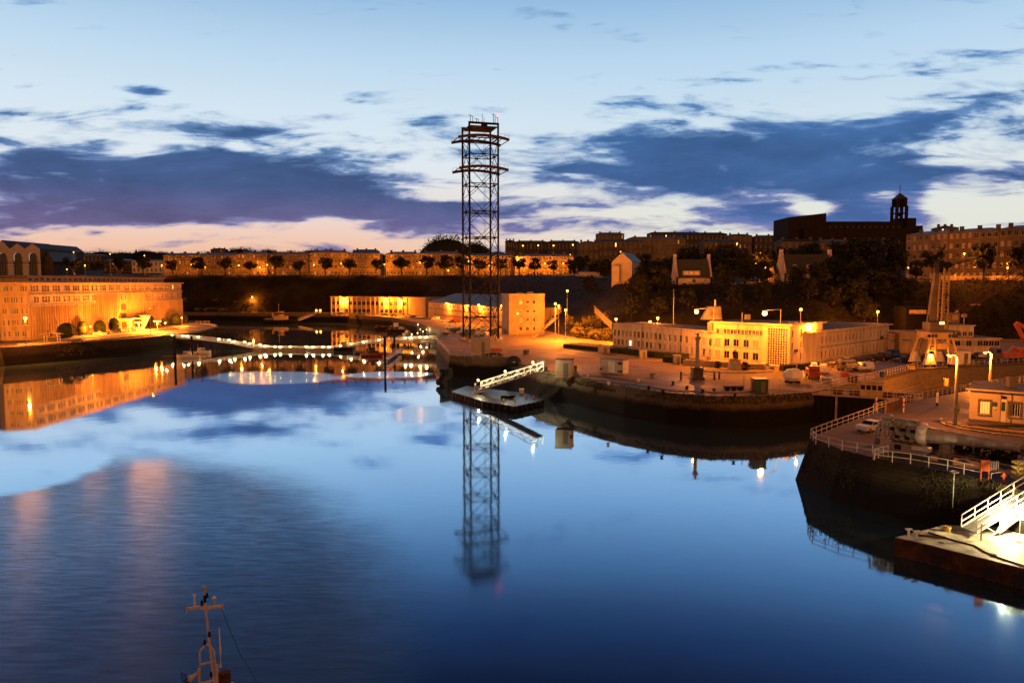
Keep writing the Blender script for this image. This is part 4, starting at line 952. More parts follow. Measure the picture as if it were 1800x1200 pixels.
# ------------------------------------------------------------------ far bank: tunnel, warehouses, block
def portal():
    o = G(452, 546.5); t = T('tunnel_portal', 'concrete tunnel mouth with a sloping wing wall under the cliff', 'tunnel portal', (o.x, o.y, Q)); m = M_CONC
    X = lambda px: (px - 452) / F * o.y; Z = lambda py: hp(o, py); b = MB()
    x0, x1, xm, xn = X(446), X(472), X(452), X(470); zt, zo = Z(520), Z(531.5)
    b.box(((x0 + xm) / 2, 2, zt / 2), (xm - x0, 4, zt), m); b.box(((xn + x1) / 2, 2, zt / 2), (x1 - xn, 4, zt), m); b.box(((xm + xn) / 2, 2, (zt + zo) / 2), (xn - xm, 4, zt - zo), m)
    b.obj('portal_wall', t)
    MB().add([(xm, 3.9, 0), (xn, 3.9, 0), (xn, 3.9, zo), (xm, 3.9, zo)], [(0, 1, 2, 3)], M_BLACK).obj('opening_dark', t)  # black sheet; the dark inside the tunnel is put into its colour
    w = MB(); xe = X(480); w.add([(x1, -.05, 0), (xe + .5, -9, 0), (xe - 1, -6, Z(517)), (x1, -.05, zt)], [(0, 1, 2, 3)], m); w.add([(x1 + .6, 0, 0), (xe + 1.1, -9, 0), (xe - .4, -6, Z(517)), (x1 + .6, 0, zt)], [(3, 2, 1, 0)], m)
    w.add([(x1, -.05, zt), (xe - 1, -6, Z(517)), (xe - .4, -6, Z(517)), (x1 + .6, 0, zt)], [(0, 1, 2, 3)], m); w.obj('wing_wall', t)
    MB().beam((xm + .5, -.15, zo + 1.8), (xn - 1, -.15, zo + 2.6), .5, M_RUST).obj('sign_board', t)
portal()
FR = 'lamps along the far bank road'
for px, yb, yt, pw, lb in [(342, 541, 521.5, 3200, 'street lamp on the far bank just right of the office'), (330, 545, 536, 1500, 'low lamp at the cliff foot right of the office'), (444, 547.5, 521.5, 9000, 'street lamp beside the tunnel mouth'), (744, 555, 530, 3000, 'lamp post at the right end of the two-storey warehouse'), (739, 550, 528.5, 1500, 'second lamp at the right end of the two-storey warehouse, slightly higher')]:
    p = G(px, yb); street_lamp(p, hp(p, yt), lb, FR, pw, 'top', bulb=.5)
def warehouse1():
    a = G(583, 552); c = G(716, 555); e = G(748, 556.5); o = a; t = T('warehouse', 'two-storey cream warehouse with pilasters on the far bank', 'warehouse', (o.x, o.y, Q)); hh = hp(a, 522)
    bk = back(a, e, 16); poly = rel(o, a, c, e, *bk); rows = [(1.4, 2.2), (hh * .55, 2.4)]
    house(t, poly, hh, {0: (rows, 17, 4.2)}, M_CREAM, ('plain', 'plain', 'blind', 'plain'), 'flat', M_CREAM, .7, .5)
    v = c - a; n = Vector((v.y, -v.x, 0)).normalized()
    for i in range(0, 18): p = v * (i / 17) + n * .12; MB().box((p.x, p.y, hh / 2), (.55, .7, hh), M_CREAM, rz=math.atan2(v.y, v.x)).obj('pilaster', t)
    return a, c, hh
a, c, hh = warehouse1()
WL = 'wall lamps on the far bank warehouses'
def on_wall(a, c, px, py, lb, pw, reach=1.6, grp=WL, bulb=.5):
    U = (px - 900) / F; d = c - a; k = (U * a.y - a.x) / (d.x - U * d.y); p = a + d * k; z = atd(px, py, p.y / K).z
    wall_lamp((p.x, p.y, z), math.atan2(d.y, d.x), lb, pw, bulb, grp, reach)
for px, py, lb in [(606, 526, 'leftmost bright wall lamp on the two-storey warehouse'), (680, 527, 'middle bright wall lamp on the two-storey warehouse'), (705, 529, 'rightmost bright wall lamp on the two-storey warehouse')]: on_wall(a, c, px, py, lb, 5200)
def warehouse2():
    a = G(753, 558); c = G(893, 577.5); o = a; t = T('warehouse', 'long low cream warehouse behind the lattice tower with a dark pitched roof', 'warehouse', (o.x, o.y, Q)); hh = hp(a, 530.5)
    bk = back(a, c, 26); poly = rel(o, a, c, *bk)
    house(t, poly, hh, {0: ([(hh - 2.0, 1.3)], 22, 2.6)}, M_CREAM, ('plain', 'blind', 'plain'), 'hip', M_SLATE, .5, 5)
    v = c - a; n = Vector((v.y, -v.x, 0)).normalized()
    for z in (hh * .3, hh * .62): p = v * .5 + n * .08; MB().box((p.x, p.y, z), (v.length, .25, .22), M_GREYR, rz=math.atan2(v.y, v.x)).obj('band_course', t)
    return a, c
a, c = warehouse2()
for px, py, lb in [(790, 533, 'leftmost lamp on the low warehouse, left of the lattice tower'), (820, 535, 'lamp on the low warehouse seen through the left legs of the tower'), (847, 536, 'lamp on the low warehouse seen through the middle of the tower'), (888, 537, 'rightmost lamp on the low warehouse, against the concrete block')]: on_wall(a, c, px, py, lb, 3800)
def block3():
    a = G(895, 588); c = G(957, 587); o = a; t = T('concrete_block', 'plain four-storey orange-lit block with few small windows right of the lattice tower', 'building', (o.x, o.y, Q)); hh = hp(a, 519)
    bk = back(a, c, 13); bk[0] = (bk[0][0] + 3, bk[0][1]); poly = rel(o, a, c, *bk); f = hh / 4.4
    house(t, poly, hh, {0: ([(1.4, 1.5), (1.4 + f, 1.5), (1.4 + 2 * f, 1.5), (1.4 + 3 * f, 1.5)], [.33, .52, .7], 1.1)}, M_CREAM2, ('plain', 'plain', 'blind'), 'flat', M_CONC, .3, .6)
    MB().box((8, 6, hh + .8), (2.5, 2, 1), M_CONC).obj('roof_vent', t); MB().box((4, 5, hh + .7), (2, 2, .7), M_CONC).obj('roof_vent', t)
    v = c - a; p = v * .5; MB().box((p.x, p.y - .1, hh * .63), (v.length - .2, .2, .2), M_CONC, rz=math.atan2(v.y, v.x)).obj('band_course', t)
    return a
block3()
p = G(910, 590.5); street_lamp(p, hp(p, 550.5), 'lamp post directly before the plain four-storey block', FR, 1200, 'top', bulb=.3)
p = G(937, 590); street_lamp(p, hp(p, 555), 'unlit thin lamp post before the right half of the four-storey block', FR, 0.5, 'top', bulb=.1, bm=M_WPAINT)
CR = 'cars along the far bank road'
for i, (px, py, c_, k) in enumerate([(441, 548, 'dark', 'hatch'), (598, 553, 'dark', 'hatch'), (623, 553.5, 'dark', 'sedan'), (632, 553.5, 'dark', 'sedan'), (676, 555, 'dark', 'hatch'), (692, 556, 'dark', 'hatch'), (718, 556.5, 'white', 'hatch'), (727, 558, 'dark', 'sedan'), (737, 559, 'white', 'hatch'), (766, 563, 'white', 'van'), (782, 566, 'white', 'hatch'), (795, 568, 'dark', 'hatch'), (800, 565.5, 'red', 'van')]):
    car(G(px, py), random.uniform(-.3, .3), c_, f'{dict(dark="dark", white="white", red="red")[c_]} {"van" if k == "van" else "car"} on the far bank road, {ORD[i]} vehicle from the left', CR, k)

# ------------------------------------------------------------------ plaza buildings
def plaza_buildings():
    A = G(1077, 611.5); M1 = G(1163, 621.5); Bq = G(1253, 634.5); o = A
    t = T('curved_office_wing', 'two-storey orange-lit wing curving away left of the taller block on the plaza', 'office building', (o.x, o.y, Q)); hh = hp(A, 569.5)
    b1 = back(A, M1, 11)[1]; b2 = back(M1, Bq, 11)[1]; b3 = back(M1, Bq, 11)[0]; poly = rel(o, A, M1, Bq, b3, b2, b1)
    rows = [(1.2, 1.7), (hh * .53, 1.75)]; b = MB(); allw = []
    for i in range(6):
        p, q = poly[i], poly[(i + 1) % 6]
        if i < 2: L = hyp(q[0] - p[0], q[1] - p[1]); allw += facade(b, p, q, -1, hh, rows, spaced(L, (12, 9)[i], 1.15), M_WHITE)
        else: facade(b, p, q, -1, hh, [], [], M_WHITE)
    b.obj('wall', t)
    for i, (pos, rz, w, h_) in enumerate(allw): place('window', win_mesh(w, h_, 'litw' if i == 4 else random.choice(('plain', 'plain', 'blind', 'shut'))), t, pos, rz)
    r = MB(); op = offs(flip_ccw(poly), .35); r.prism(op, hh, hh + .35, M_WHITE, M_FLAT, bottom=True); r.obj('roof', t)
    v = M1 - A
    for p in (v * .62, v + (Bq - M1) * .4):
        n = Vector((v.y, -v.x, 0)).normalized(); MB().beam((p.x + n.x * .1, p.y + n.y * .1, 0), (p.x + n.x * .1, p.y + n.y * .1, hh), .14, M_DFRAME).obj('downpipe', t)
    q = rel(o, M1)[0]; MB().box((q[0] + 6, q[1] - .5, 1.2), (1.6, 2.8, 2.4), M_CONC, rz=-.4).obj('entrance_steps', t)
    # --- tall block
    A2 = Bq; C2 = G(1387, 646); R2 = G(1411, 640.5); o = A2
    t = T('office_block', 'three-storey orange-lit office block with a gridded stair window on the plaza', 'office building', (o.x, o.y, Q)); hh = hp(A2, 567); ht = hh
    v = C2 - A2; L = v.length; bk = back(A2, R2, 12)
    poly = rel(o, A2, C2, R2); nb = Vector((-v.y, v.x, 0)).normalized() * 12; poly += rel(o, R2 + nb * .85, A2 + nb)
    kst = .70; pM = (poly[1][0] * kst, poly[1][1] * kst); b = MB(); L1 = L * kst; W = []
    cols = [L1 * k for k in (.09, .27, .45, .64, .82, .97)]
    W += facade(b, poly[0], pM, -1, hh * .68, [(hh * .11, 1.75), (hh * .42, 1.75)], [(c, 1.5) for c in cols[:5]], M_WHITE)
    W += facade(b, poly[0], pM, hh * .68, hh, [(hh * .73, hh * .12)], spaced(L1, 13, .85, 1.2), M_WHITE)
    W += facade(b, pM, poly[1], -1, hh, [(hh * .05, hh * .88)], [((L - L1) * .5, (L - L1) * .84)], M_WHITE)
    W += facade(b, poly[1], poly[2], -1, hh, [(hh * .13, 1.7), (hh * .42, 1.7), (hh * .73, 1.5)], spaced((R2 - C2).length, 2, .8, 1.6), M_WHITE)
    for i in (2, 3, 4): facade(b, poly[i], poly[(i + 1) % 5], -1, hh, [], [], M_WHITE)
    b.obj('wall', t)
    for pos, rz, w, h_ in W:
        if w > 2.6:
            sw = MB(); sw.add([(-w / 2, .2, 0), (w / 2, .2, 0), (w / 2, .2, h_), (-w / 2, .2, h_)], [(0, 1, 2, 3)], M_GLASS); nx = 8
            for i in range(nx + 1): sw.box((-w / 2 + w * i / nx, .08, h_ / 2), (.16, .2, h_), M_WHITE)
            nz = 15
            for i in range(nz + 1): sw.box((0, .085, h_ * i / nz), (w, .19, .14), M_WHITE)
            sw.obj('stair_window', t, pos, rz=rz)
        else: place('window', win_mesh(w, h_, random.choice(('plain', 'plain', 'plain', 'blind'))), t, pos, rz)
    r = MB(); r.prism(offs(flip_ccw(poly), .7), hh, hh + .4, M_WHITE, M_FLAT, bottom=True); ro = r.obj('roof', t)
    MB().box((L * .55, 8, hh + 1.0), (1.2, 1.2, 1.5), M_CONC).obj('roof_vent', ro)
    c = MB(); q = v * .16 + Vector((0, 10, 0)); zz = hh + .4
    c.prism([(q.x - 1.6, q.y - 1), (q.x + 1.4, q.y - 1), (q.x + 1.4, q.y + 1), (q.x - 1.6, q.y + 1)], zz, zz + 3.4, M_CONC, poly0=[(q.x - 3.4, q.y - 1), (q.x + 1.8, q.y - 1), (q.x + 1.8, q.y + 1), (q.x - 3.4, q.y + 1)]); c.tube([(q.x + .2, q.y, zz + 3.4), (q.x + .2, q.y, zz + 5.2)], .25, M_WPAINT, 8); c.obj('chimney', ro)
    q = v * .02 + Vector((-1.0, 1, 0)); MB().box((q.x, q.y, hh * .88), (1.0, 1.0, 2.6), M_CONC).obj('chimney', ro)
    sb = MB(); q = (C2 - o) + (R2 - C2) * .45; nn = Vector(((R2 - C2).y, -(R2 - C2).x, 0)).normalized(); sb.box((q.x + nn.x * .08, q.y + nn.y * .08, hh * .38), (2.2, .12, .7), M_DFRAME, rz=math.atan2((R2 - C2).y, (R2 - C2).x)); sb.obj('sign_board', t)
    # flood lamps on arms from the parapet
    for px, py, pw, lb, bl in [(1255.5, 549.5, 4200, 'very bright lamp over the left end of the tall plaza block', .5), (1374, 552.5, 4200, 'very bright lamp over the stair window of the plaza block', .55)]:
        U = (px - 900) / F; d = C2 - A2; k = (U * A2.y - A2.x) / (d.x - U * d.y); p = A2 + d * k; n = Vector((d.y, -d.x, 0)).normalized(); z = atd(px, py, (p.y - 5) / K).z
        tt = T('roof_lamp', lb, 'roof lamp', (p.x, p.y, Q + ht + .4), 0, 'lamps on the plaza buildings'); e = n * 8.0 - Vector((0, 0, 0)); zr = z - Q - ht - .4
        MB().tube([(0, 0.6, 0), (0, .6, zr + .9), (e.x, e.y, zr + 1.0)], .1, M_GALV, 6).obj('mast', tt)
        hd = MB().box((e.x, e.y, zr + .85), (.9, .6, .25), M_GALV).obj('lamp_head', tt); MB().ball((e.x, e.y, zr + .25), bl, M_BULBX, 12, 8).obj('bulb', hd); light(hd, (e.x, e.y, zr - .8), pw * LP, SODIUM, .3)
    p = C2 + (R2 - C2) * .5 + nb * .5; tt = street_lamp((p.x - 2, p.y, Q + ht), hp(Vector((p.x, p.y, Q + ht)), 543), 'small lamp just above the bright roof lamp on the plaza block', 'lamps on the plaza buildings', 1500, 'top', bulb=.35)
    rl = R2 + Vector((.2, 0, 0)); d = (R2 + nb * .85) - R2; wall_lamp((R2.x - .5, R2.y + 1.2, Q + hp(R2, 571)), math.pi / 2, 'bright lamp on the right corner of the tall plaza block', 3500, .35, 'lamps on the plaza buildings', 3.0)
    # --- right wing
    A3 = G(1411, 640); C3 = G(1440, 637); E3 = G(1561, 617.5); o = A3
    t = T('right_office_wing', 'two-storey orange-lit wing with close rows of windows right of the plaza block', 'office building', (o.x, o.y, Q)); hh = hp(C3, 583)
    n = (E3 - C3); nb2 = Vector((-n.y, n.x, 0)).normalized() * 14; poly = rel(o, A3 + Vector((.4, .3, 0)), C3, E3, E3 + nb2, A3 + nb2 * 1.1); b = MB(); L = n.length
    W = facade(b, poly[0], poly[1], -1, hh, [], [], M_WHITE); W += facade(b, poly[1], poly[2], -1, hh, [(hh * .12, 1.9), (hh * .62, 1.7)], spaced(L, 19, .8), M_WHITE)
    for i in (2, 3, 4): facade(b, poly[i], poly[(i + 1) % 5], -1, hh, [], [], M_WHITE)
    b.obj('wall', t)
    for pos, rz, w, h_ in W: place('window', win_mesh(w, h_, random.choice(('plain', 'plain', 'blind'))), t, pos, rz)
    MB().prism(offs(flip_ccw(poly), .8), hh, hh + .4, M_WHITE, M_FLAT, bottom=True).obj('roof', t)
    nn = Vector((n.y, -n.x, 0)).normalized(); q = (C3 - o) + n * .88; MB().box((q.x + nn.x * .1, q.y + nn.y * .1, hh * .55), (1.9, .12, 1.1), M_DFRAME, rz=math.atan2(n.y, n.x)).obj('sign_board', t)
    q = (C3 - o) + n * .5; MB().box((q.x + nn.x * .1, q.y + nn.y * .1, hh * .5), (L - .3, .16, .2), M_CONC, rz=math.atan2(n.y, n.x)).obj('band_course', t)
    # --- low buildings farther right
    def low(px0, py0, px1, py1, yt, lb, dep=12, rows=None, cnt=0, w=1.2, m=M_WHITE, lift=0.0, nm='low_office', dy=0.0, par=None):
        a = G(px0, py0) + Vector((0, dy, 0)); c = G(px1, py1) + Vector((0, dy, 0)); t = T(nm, lb, 'office building', (a.x, a.y, Q)); h2 = hp(a, yt); bk = back(a, c, dep)
        house(t, rel(a, a, c, *bk), h2, {0: (rows, cnt, w)} if rows else {}, m, ('plain', 'plain', 'plain', 'blind'), 'flat', m, .35, .35); return t, a, c, h2
    low(1563, 618, 1598, 619, 587.5, 'plain orange-lit low shed between the two office wings', rows=[(3, .5)], cnt=5, w=.9)
    low(1580, 620.5, 1670, 622, 586, 'low orange-lit hall behind the crane portal', dep=10, rows=[(3.4, .45)], cnt=16, w=.8, m=M_CREAM)
    t, a, c, h2 = low(1668, 622, 1757, 622, 596, 'white stepped office with eight lower windows right of the crane portal', dep=12, rows=[(h_ := 1.5, 1.6)] and [(2.2, 1.5)], cnt=9, w=1.5)
    up = MB(); a2 = (0, 2.5); wv = (c - a); x1 = wv.x * .58; zt = hp(a, 577.5) + .6
    W = facade(up, (0, 2.5), (x1, 2.5 + wv.y * .58), h2 + .35, zt, [(h2 + .7, 1.25)], spaced(x1, 5, 1.2), M_WHITE); facade(up, (x1, 2.5), (x1, 10), h2 + .35, zt, [], [], M_WHITE); facade(up, (0, 10), (0, 2.5), h2 + .35, zt, [], [], M_WHITE)
    uo = up.obj('upper_storey', t)
    for pos, rz, w, h_ in W: place('window', win_mesh(w, h_, 'plain'), uo, pos, rz)
    MB().prism([(-.3, 2.1), (x1 + .3, 2.1), (x1 + .3, 10.3), (-.3, 10.3)], zt, zt + .25, M_WHITE, M_FLAT, bottom=True).obj('roof', uo)
plaza_buildings()
for px, yb, yt, pw, lb in [(1542, 575, 547, 18000, 'lamp post behind the right office wing'), (1082.5, 600, 560, 14000, 'lamp behind the left end of the curved wing'), (1142, 600, 565, 11000, 'lower of two lamps behind the middle of the curved wing'), (1155.5, 602, 558, 18000, 'taller of two lamps behind the middle of the curved wing')]:
    p = atd(px, yb, hcol(px)[1] - (5 if px > 1100 else 2)); p.z = max(Q, H(p.x, p.y)) ; street_lamp(p, hp(p, yt), lb, 'lamps at the cliff foot behind the plaza', pw, 'top', bulb=.42)
for px, yb, yt, pw, lb in [(976, 598.5, 533, 20000, 'tall lamp post nearest the four-storey block at the rock face'), (982, 590, 536.5, 9000, 'lamp just right of the tall post at the rock face'), (994, 599, 544, 24000, 'lamp post standing before the glowing shrubs of the rock face'), (997, 560, 510.5, 9000, 'highest lamp above the rock face stairs')]:
    p = G(px, yb) if yb > 580 else atd(px, yb, 235); p.z = max(Q, H(p.x, p.y)); street_lamp(p, hp(p, yt), lb, 'lamps at the lit rock face', pw, 'top', bulb=.42)
# ------------------------------------------------------------------ lit floating footbridge and moorings
def footbridge():
    # stations: (px, deck row) converted at the bridge's line across the arm
    y0, y1 = 224.5, 217.0
    def st(px, py): k = (px - 290) / 480; v = atd(px, py, y0 + (y1 - y0) * k); return v
    pts = [st(290, 593), st(335, 594.5), st(372, 598.5), st(410, 604), st(445, 611), st(480, 613.5), st(530, 614), st(585, 613.5), st(600, 611.5)]
    pts2 = [st(612, 609.5), st(650, 603), st(690, 599), st(730, 597), st(768, 596)]
    o = pts[0]; t = T('footbridge', 'long low footbridge strung with warm white lights, dipping to pontoons at mid river', 'footbridge', o)
    def deckrun(P, nm):
        for p, q in zip(P, P[1:]):
            a, c = p - o, q - o; b = MB(); b.beam(a, c, 2.2, M_GALV, .35); sec = b.obj(nm, t)
            r = MB(); n = max(2, int((c - a).length / 2.2))
            for s in (-1, 1):
                off = Vector((0, s * 1.05, 0))
                for h in (.55, 1.1): r.beam(a + off + Vector((0, 0, h)), c + off + Vector((0, 0, h)), .09, M_WPAINT)
                for i in range(n + 1): m_ = a + (c - a) * i / n + off; r.beam(m_, m_ + Vector((0, 0, 1.1)), .07, M_WPAINT)
                for i in range(n * 3):
                    m_ = a + (c - a) * (i + .5) / (n * 3) + off; r.beam(m_, m_ + Vector((0, 0, 1.1)), .025, M_WPAINT)
            r.obj('guard_rail', sec)
    deckrun(pts, 'deck'); deckrun(pts2, 'deck')
    for px in (470, 520, 570): v = st(px, 616) - o; MB().box((v.x, v.y, -o.z + .5), (9, 4, 1.1), M_CONC).obj('pontoon', t)
    for px, h in ((372, 0), (410, 0), (650, 0), (690, 0)):
        v = st(px, 603) - o
        for s in (-1, 1): MB().beam((v.x, v.y + s, -o.z - 1), (v.x, v.y + s, v.z - .1), .4, M_STEELD).obj('pier', t)
    # cabin on a float between the two runs
    v = st(606, 612) - o; MB().box((v.x, v.y, v.z + 1.2), (2.2, 2.4, 2.4), M_CREAM2).obj('control_cabin', t); MB().box((v.x, v.y, -o.z + .6), (7, 5, 1.6), M_STEELD).obj('pontoon', t)
    lx = [(304, 588.5), (324, 589.5), (332, 590.5), (351, 591.5), (387, 595.5), (405, 597), (414, 599.5), (432, 600.5), (441, 603), (459, 605), (467.5, 608), (485, 608.5), (494.5, 609), (512, 608.5), (540, 608.5), (551.5, 610), (569, 609), (580, 610), (600, 607), (618, 603.5), (640, 600.5), (667, 597), (713, 593.5), (723, 594), (739, 592), (750, 592)]
    P = pts + pts2
    for px, py in lx:
        v = st(px, py) - o; m_ = None
        pole = MB().beam((v.x, v.y - 1.12, v.z - 1.4), (v.x, v.y - 1.12, v.z + .1), .09, M_GALV).obj('lamp_pole', t)
        MB().box((v.x, v.y - 1.2, v.z), (.85, .5, .42), M_BULBW).obj('lamp', pole); light(pole, (v.x, v.y - 1.2, v.z + .5), 420, (1, .72, .3), .1)
    for px, py in lx[::5]: v = st(px, py) - o; light(t, (v.x, v.y + .4, v.z + .8), 300, (1, .72, .3), .1)
footbridge()
PG = 'mooring piles beside the footbridge'
for px, yt, yb, lb in [(308, 592, 634, 'dark mooring pile in front of the first footbridge light'), (338, 592, 628, 'dark mooring pile between the two small boats'), (677, 592, 640, 'tall dark mooring pile beside the red tug'), (693.5, 587, 622, 'tall dark mooring pile right of the red tug')]:
    p = at(px, yb, 0); t = T('mooring_pile', lb, 'mooring pile', p, 0, PG); h = hp(p, yt); MB().tube([(0, 0, -3), (0, 0, h)], .38, M_STEELD, 10).obj('shaft', t); MB().cyl((0, 0, h), .42, .25, M_BLACK, 10, .2).obj('cap', t)
def motorboat(px, py, L, rz, lb, red=False):
    p = at(px, py, 0); t = T('motorboat', lb, 'boat', p, rz, 'small boats at the footbridge')
    t.scale = (1, 1, .82)
    place('hull', hull_mesh(L, L * .33, 1.1, M_WPAINT if not red else M_REDP, M_CONC), t)
    c = MB(); c.prism([(-L * .12, -L * .11), (L * .2, -L * .09), (L * .2, L * .09), (-L * .12, L * .11)], .9, 2.5, M_WPAINT, poly0=[(-L * .15, -L * .12), (L * .28, -L * .09), (L * .28, L * .09), (-L * .15, L * .12)]); c.obj('cabin', t)
    w = MB(); w.box((.1 * L, 0, 2.0), (L * .27, L * .205, .45), M_GLASS); w.obj('windows', t)
    r = MB(); r.tube([(-L * .1, 0, 2.5), (-L * .1, 0, 4.2)], .06, M_GALV, 5); r.box((-L * .02, 0, 2.75), (1.2, .3, .12), M_GALV); r.obj('mast', t)
    f = MB(); f.tube([(L * .1, -L * .15, 1.6), (L * .35, -L * .1, 1.75), (L * .5, 0, 1.95), (L * .35, L * .1, 1.75), (L * .1, L * .15, 1.6)], .035, M_GALV, 5); f.obj('bow_rail', t)
    MB().tube([(-L * .4, -L * .1, 1.1), (-L * .4, -L * .1, 1.9)], .14, M_BLACK, 6).obj('outboard_motor', t)
motorboat(331, 629, 7.2, math.radians(195), 'white cabin boat moored nearest the first pile, cabin glowing')
motorboat(352, 622, 7.2, math.radians(20), 'grey decked boat moored right of the white cabin boat')
p = at(317, 628, 0); t = T('landing_stage', 'small rusty landing stage with an arched rail by the first pile', 'landing stage', p); MB().box((-2, 0, .3), (8, 2, .5), M_RUST).obj('deck', t)
MB().tube([(1, -.9, .5), (1.6, -.9, 2.2), (2.8, -.9, 2.2), (3.8, -.9, -.2)], .1, M_YEL, 6).obj('arched_rail', t)

def tug(px, py, L, rz, lb, name='tugboat', hullm=None, supm=None):
    p = at(px, py, 0); t = T(name, lb, 'tugboat', p, rz)
    place('hull', hull_mesh(L, L * .3, 2.2, hullm or M_STEELD, M_GREYR, 1.2), t)
    c = MB(); c.prism([(-L * .2, -L * .1), (L * .2, -L * .1), (L * .2, L * .1), (-L * .2, L * .1)], 1.8, 4.6, supm or M_WPAINT); c.obj('deckhouse', t)
    w = MB(); a = [(L * .09 * math.cos(k * math.pi / 4 + .39), L * .09 * math.sin(k * math.pi / 4 + .39)) for k in range(8)]; w.prism(a, 4.6, 7.2, supm or M_WPAINT); wh = w.obj('wheelhouse', t)
    g = MB(); g.prism([(x * 1.02, y * 1.02) for x, y in a], 5.7, 6.6, M_GLASS); g.obj('windows', wh)
    r = MB(); r.prism([(x * 1.15, y * 1.15) for x, y in a], 7.2, 7.45, supm or M_WPAINT); r.obj('roof', wh)
    m_ = MB(); m_.tube([(-L * .06, 0, 7.2), (-L * .06, 0, 12.5)], .14, M_GALV, 6, r1=.06); m_.beam((-L * .06, -1.2, 10.5), (-L * .06, 1.2, 10.5), .1, M_GALV); m_.beam((-L * .06, -.8, 9.2), (-L * .06, .8, 9.2), .1, M_GALV); m_.box((-L * .06, 0, 11.3), (.3, 1.1, .15), M_WPAINT); m_.obj('mast', t)
    f = MB(); f.tube([(-L * .22, -L * .05, 4), (-L * .24, -L * .05, 6.6)], .42, supm or M_WPAINT, 8); f.obj('funnel', t); f = MB(); f.tube([(-L * .22, L * .05, 4), (-L * .24, L * .05, 6.6)], .42, supm or M_WPAINT, 8); f.obj('funnel', t)
    rl = MB()
    for s in (-1, 1):
        for h in (2.75, 3.2): rl.beam((-L * .46, s * L * .125, h), (L * .1, s * L * .14, h), .06, M_GALV)
        for i in range(9): x = -L * .46 + L * .56 * i / 8; rl.beam((x, s * L * .13, 2.1), (x, s * L * .13, 3.2), .05, M_GALV)
    rl.obj('guard_rail', t)
    for i in range(7): MB().tube([(-L * .4 + L * .12 * i, -L * .152, 1.0), (-L * .4 + L * .12 * i, -L * .185, 1.0)], .45, M_BLACK, 8).obj('fender', t)
    return t
tug(494, 568, 21, math.radians(4), 'white and dark tugboat moored below the tunnel mouth on the far bank', supm=M_CREAM)
tug(656, 626, 19, math.radians(20), 'small orange-red workboat moored under the right end of the footbridge', 'workboat', M_ORGP, M_RUST).scale = (.46, .46, .42)
def ramp(a, c, w, lb, nm='gangway', cat='gangway', lamps=(), power=300, hh=1.3, truss=False, lampcol=(1, .78, .4)):
    o = Vector(a); t = T(nm, lb, cat, o); d = Vector(c) - o; L = d.length; dh = Vector((d.x, d.y, 0)).normalized(); n = Vector((-dh.y, dh.x, 0)); up = Vector((0, 0, 1))
    MB().beam((0, 0, 0), d, w, M_GALV, .14).obj('deck', t)
    for s in (-1, 1):
        r = MB(); of = n * s * w / 2
        for h in (0.08, hh * .5, hh): r.beam(of + up * h, d + of + up * h, .09 if h > .1 else .14, M_WPAINT)
        k = max(4, int(L / 1.5))
        for i in range(k + 1): m_ = d * i / k + of; r.beam(m_, m_ + up * hh, .07, M_WPAINT)
        if truss:
            for i in range(k): 
                p, q = d * i / k + of, d * (i + 1) / k + of
                r.beam(p + up * (0 if i % 2 else hh), q + up * (hh if i % 2 else 0), .06, M_WPAINT)
        r.obj('side_rail', t)
    for k_, pw in lamps:
        m_ = d * k_ + n * (w / 2) * (-1 if dh.x > 0 else 1) + up * (hh + .1); pl = MB().beam(m_ - up * .1, m_ + up * .25, .1, M_GALV).obj('lamp_pole', t); MB().ball(m_ + up * .35, .24, M_BULBW, 10, 6).obj('bulb', pl); light(pl, m_ + up * .3 + n * .5, pw * .5, lampcol, .1); light(pl, m_ + up * .9, pw * .5, lampcol, .1)
    return t
ramp(at(524, 563.5, 1.6), atd(561, 549.5, 388), 2.0, 'bright sloping gangway from the tugboat up to the far bank')
for px, lb in ((556, 'left of the twin bright lamps at the head of the far gangway'), (563, 'right of the twin bright lamps at the head of the far gangway')):
    p = G(px, 549.5); street_lamp(p, hp(p, 545), lb, 'twin lamps at the far gangway', 3600, 'top', bulb=.7)
# jetty and clutter of boats left of the tower quay
def jetty():
    p = at(737, 607, 0); t = T('jetty', 'yellow-lit steel jetty on piles at the right end of the footbridge', 'jetty', p)
    for (x, y, l, w) in ((-2, 0, 17, 5), (-8, 8, 10, 4)):
        MB().box((x, y, 1.4), (l, w, .7), M_YEL).obj('deck', t)
        for i in range(4): MB().tube([(x - l / 2 + l * (i + .5) / 4, y - w / 2 + .2, -2), (x - l / 2 + l * (i + .5) / 4, y - w / 2 + .2, 1.2)], .3, M_STEELD, 8).obj('pile', t)
    MB().box((-1, .3, 2.7), (3.2, 2, 1.9), M_YEL).obj('yellow_cabin', t); MB().box((-8, .5, 2.4), (3, 2.4, 1.4), M_WPAINT).obj('white_cabin', t)
    for k in range(6): MB().beam((-10 + k * 3, -2.4, 1.7), (-10 + k * 3, -2.4, 2.8), .07, M_GALV).obj('rail_post', t)
jetty()
JL = 'small lamps on the jetty'
for i, (px, yb, yt) in enumerate([(724, 597, 587), (734, 596, 585), (735, 592, 570), (743.5, 594, 582), (739, 588, 578.5), (750, 589, 579)]):
    p = at(px, yb, 1.7); street_lamp(p, hp(p, yt), f'small white jetty lamp, {ORD[i]} counting from the left', JL, 350, 'top', bulb=.2, post=.05, col=(1, .7, .3), bm=M_BULBW)
for px, py, z, lb, red in [(742, 572, 5.6, 0, 0)]: pass
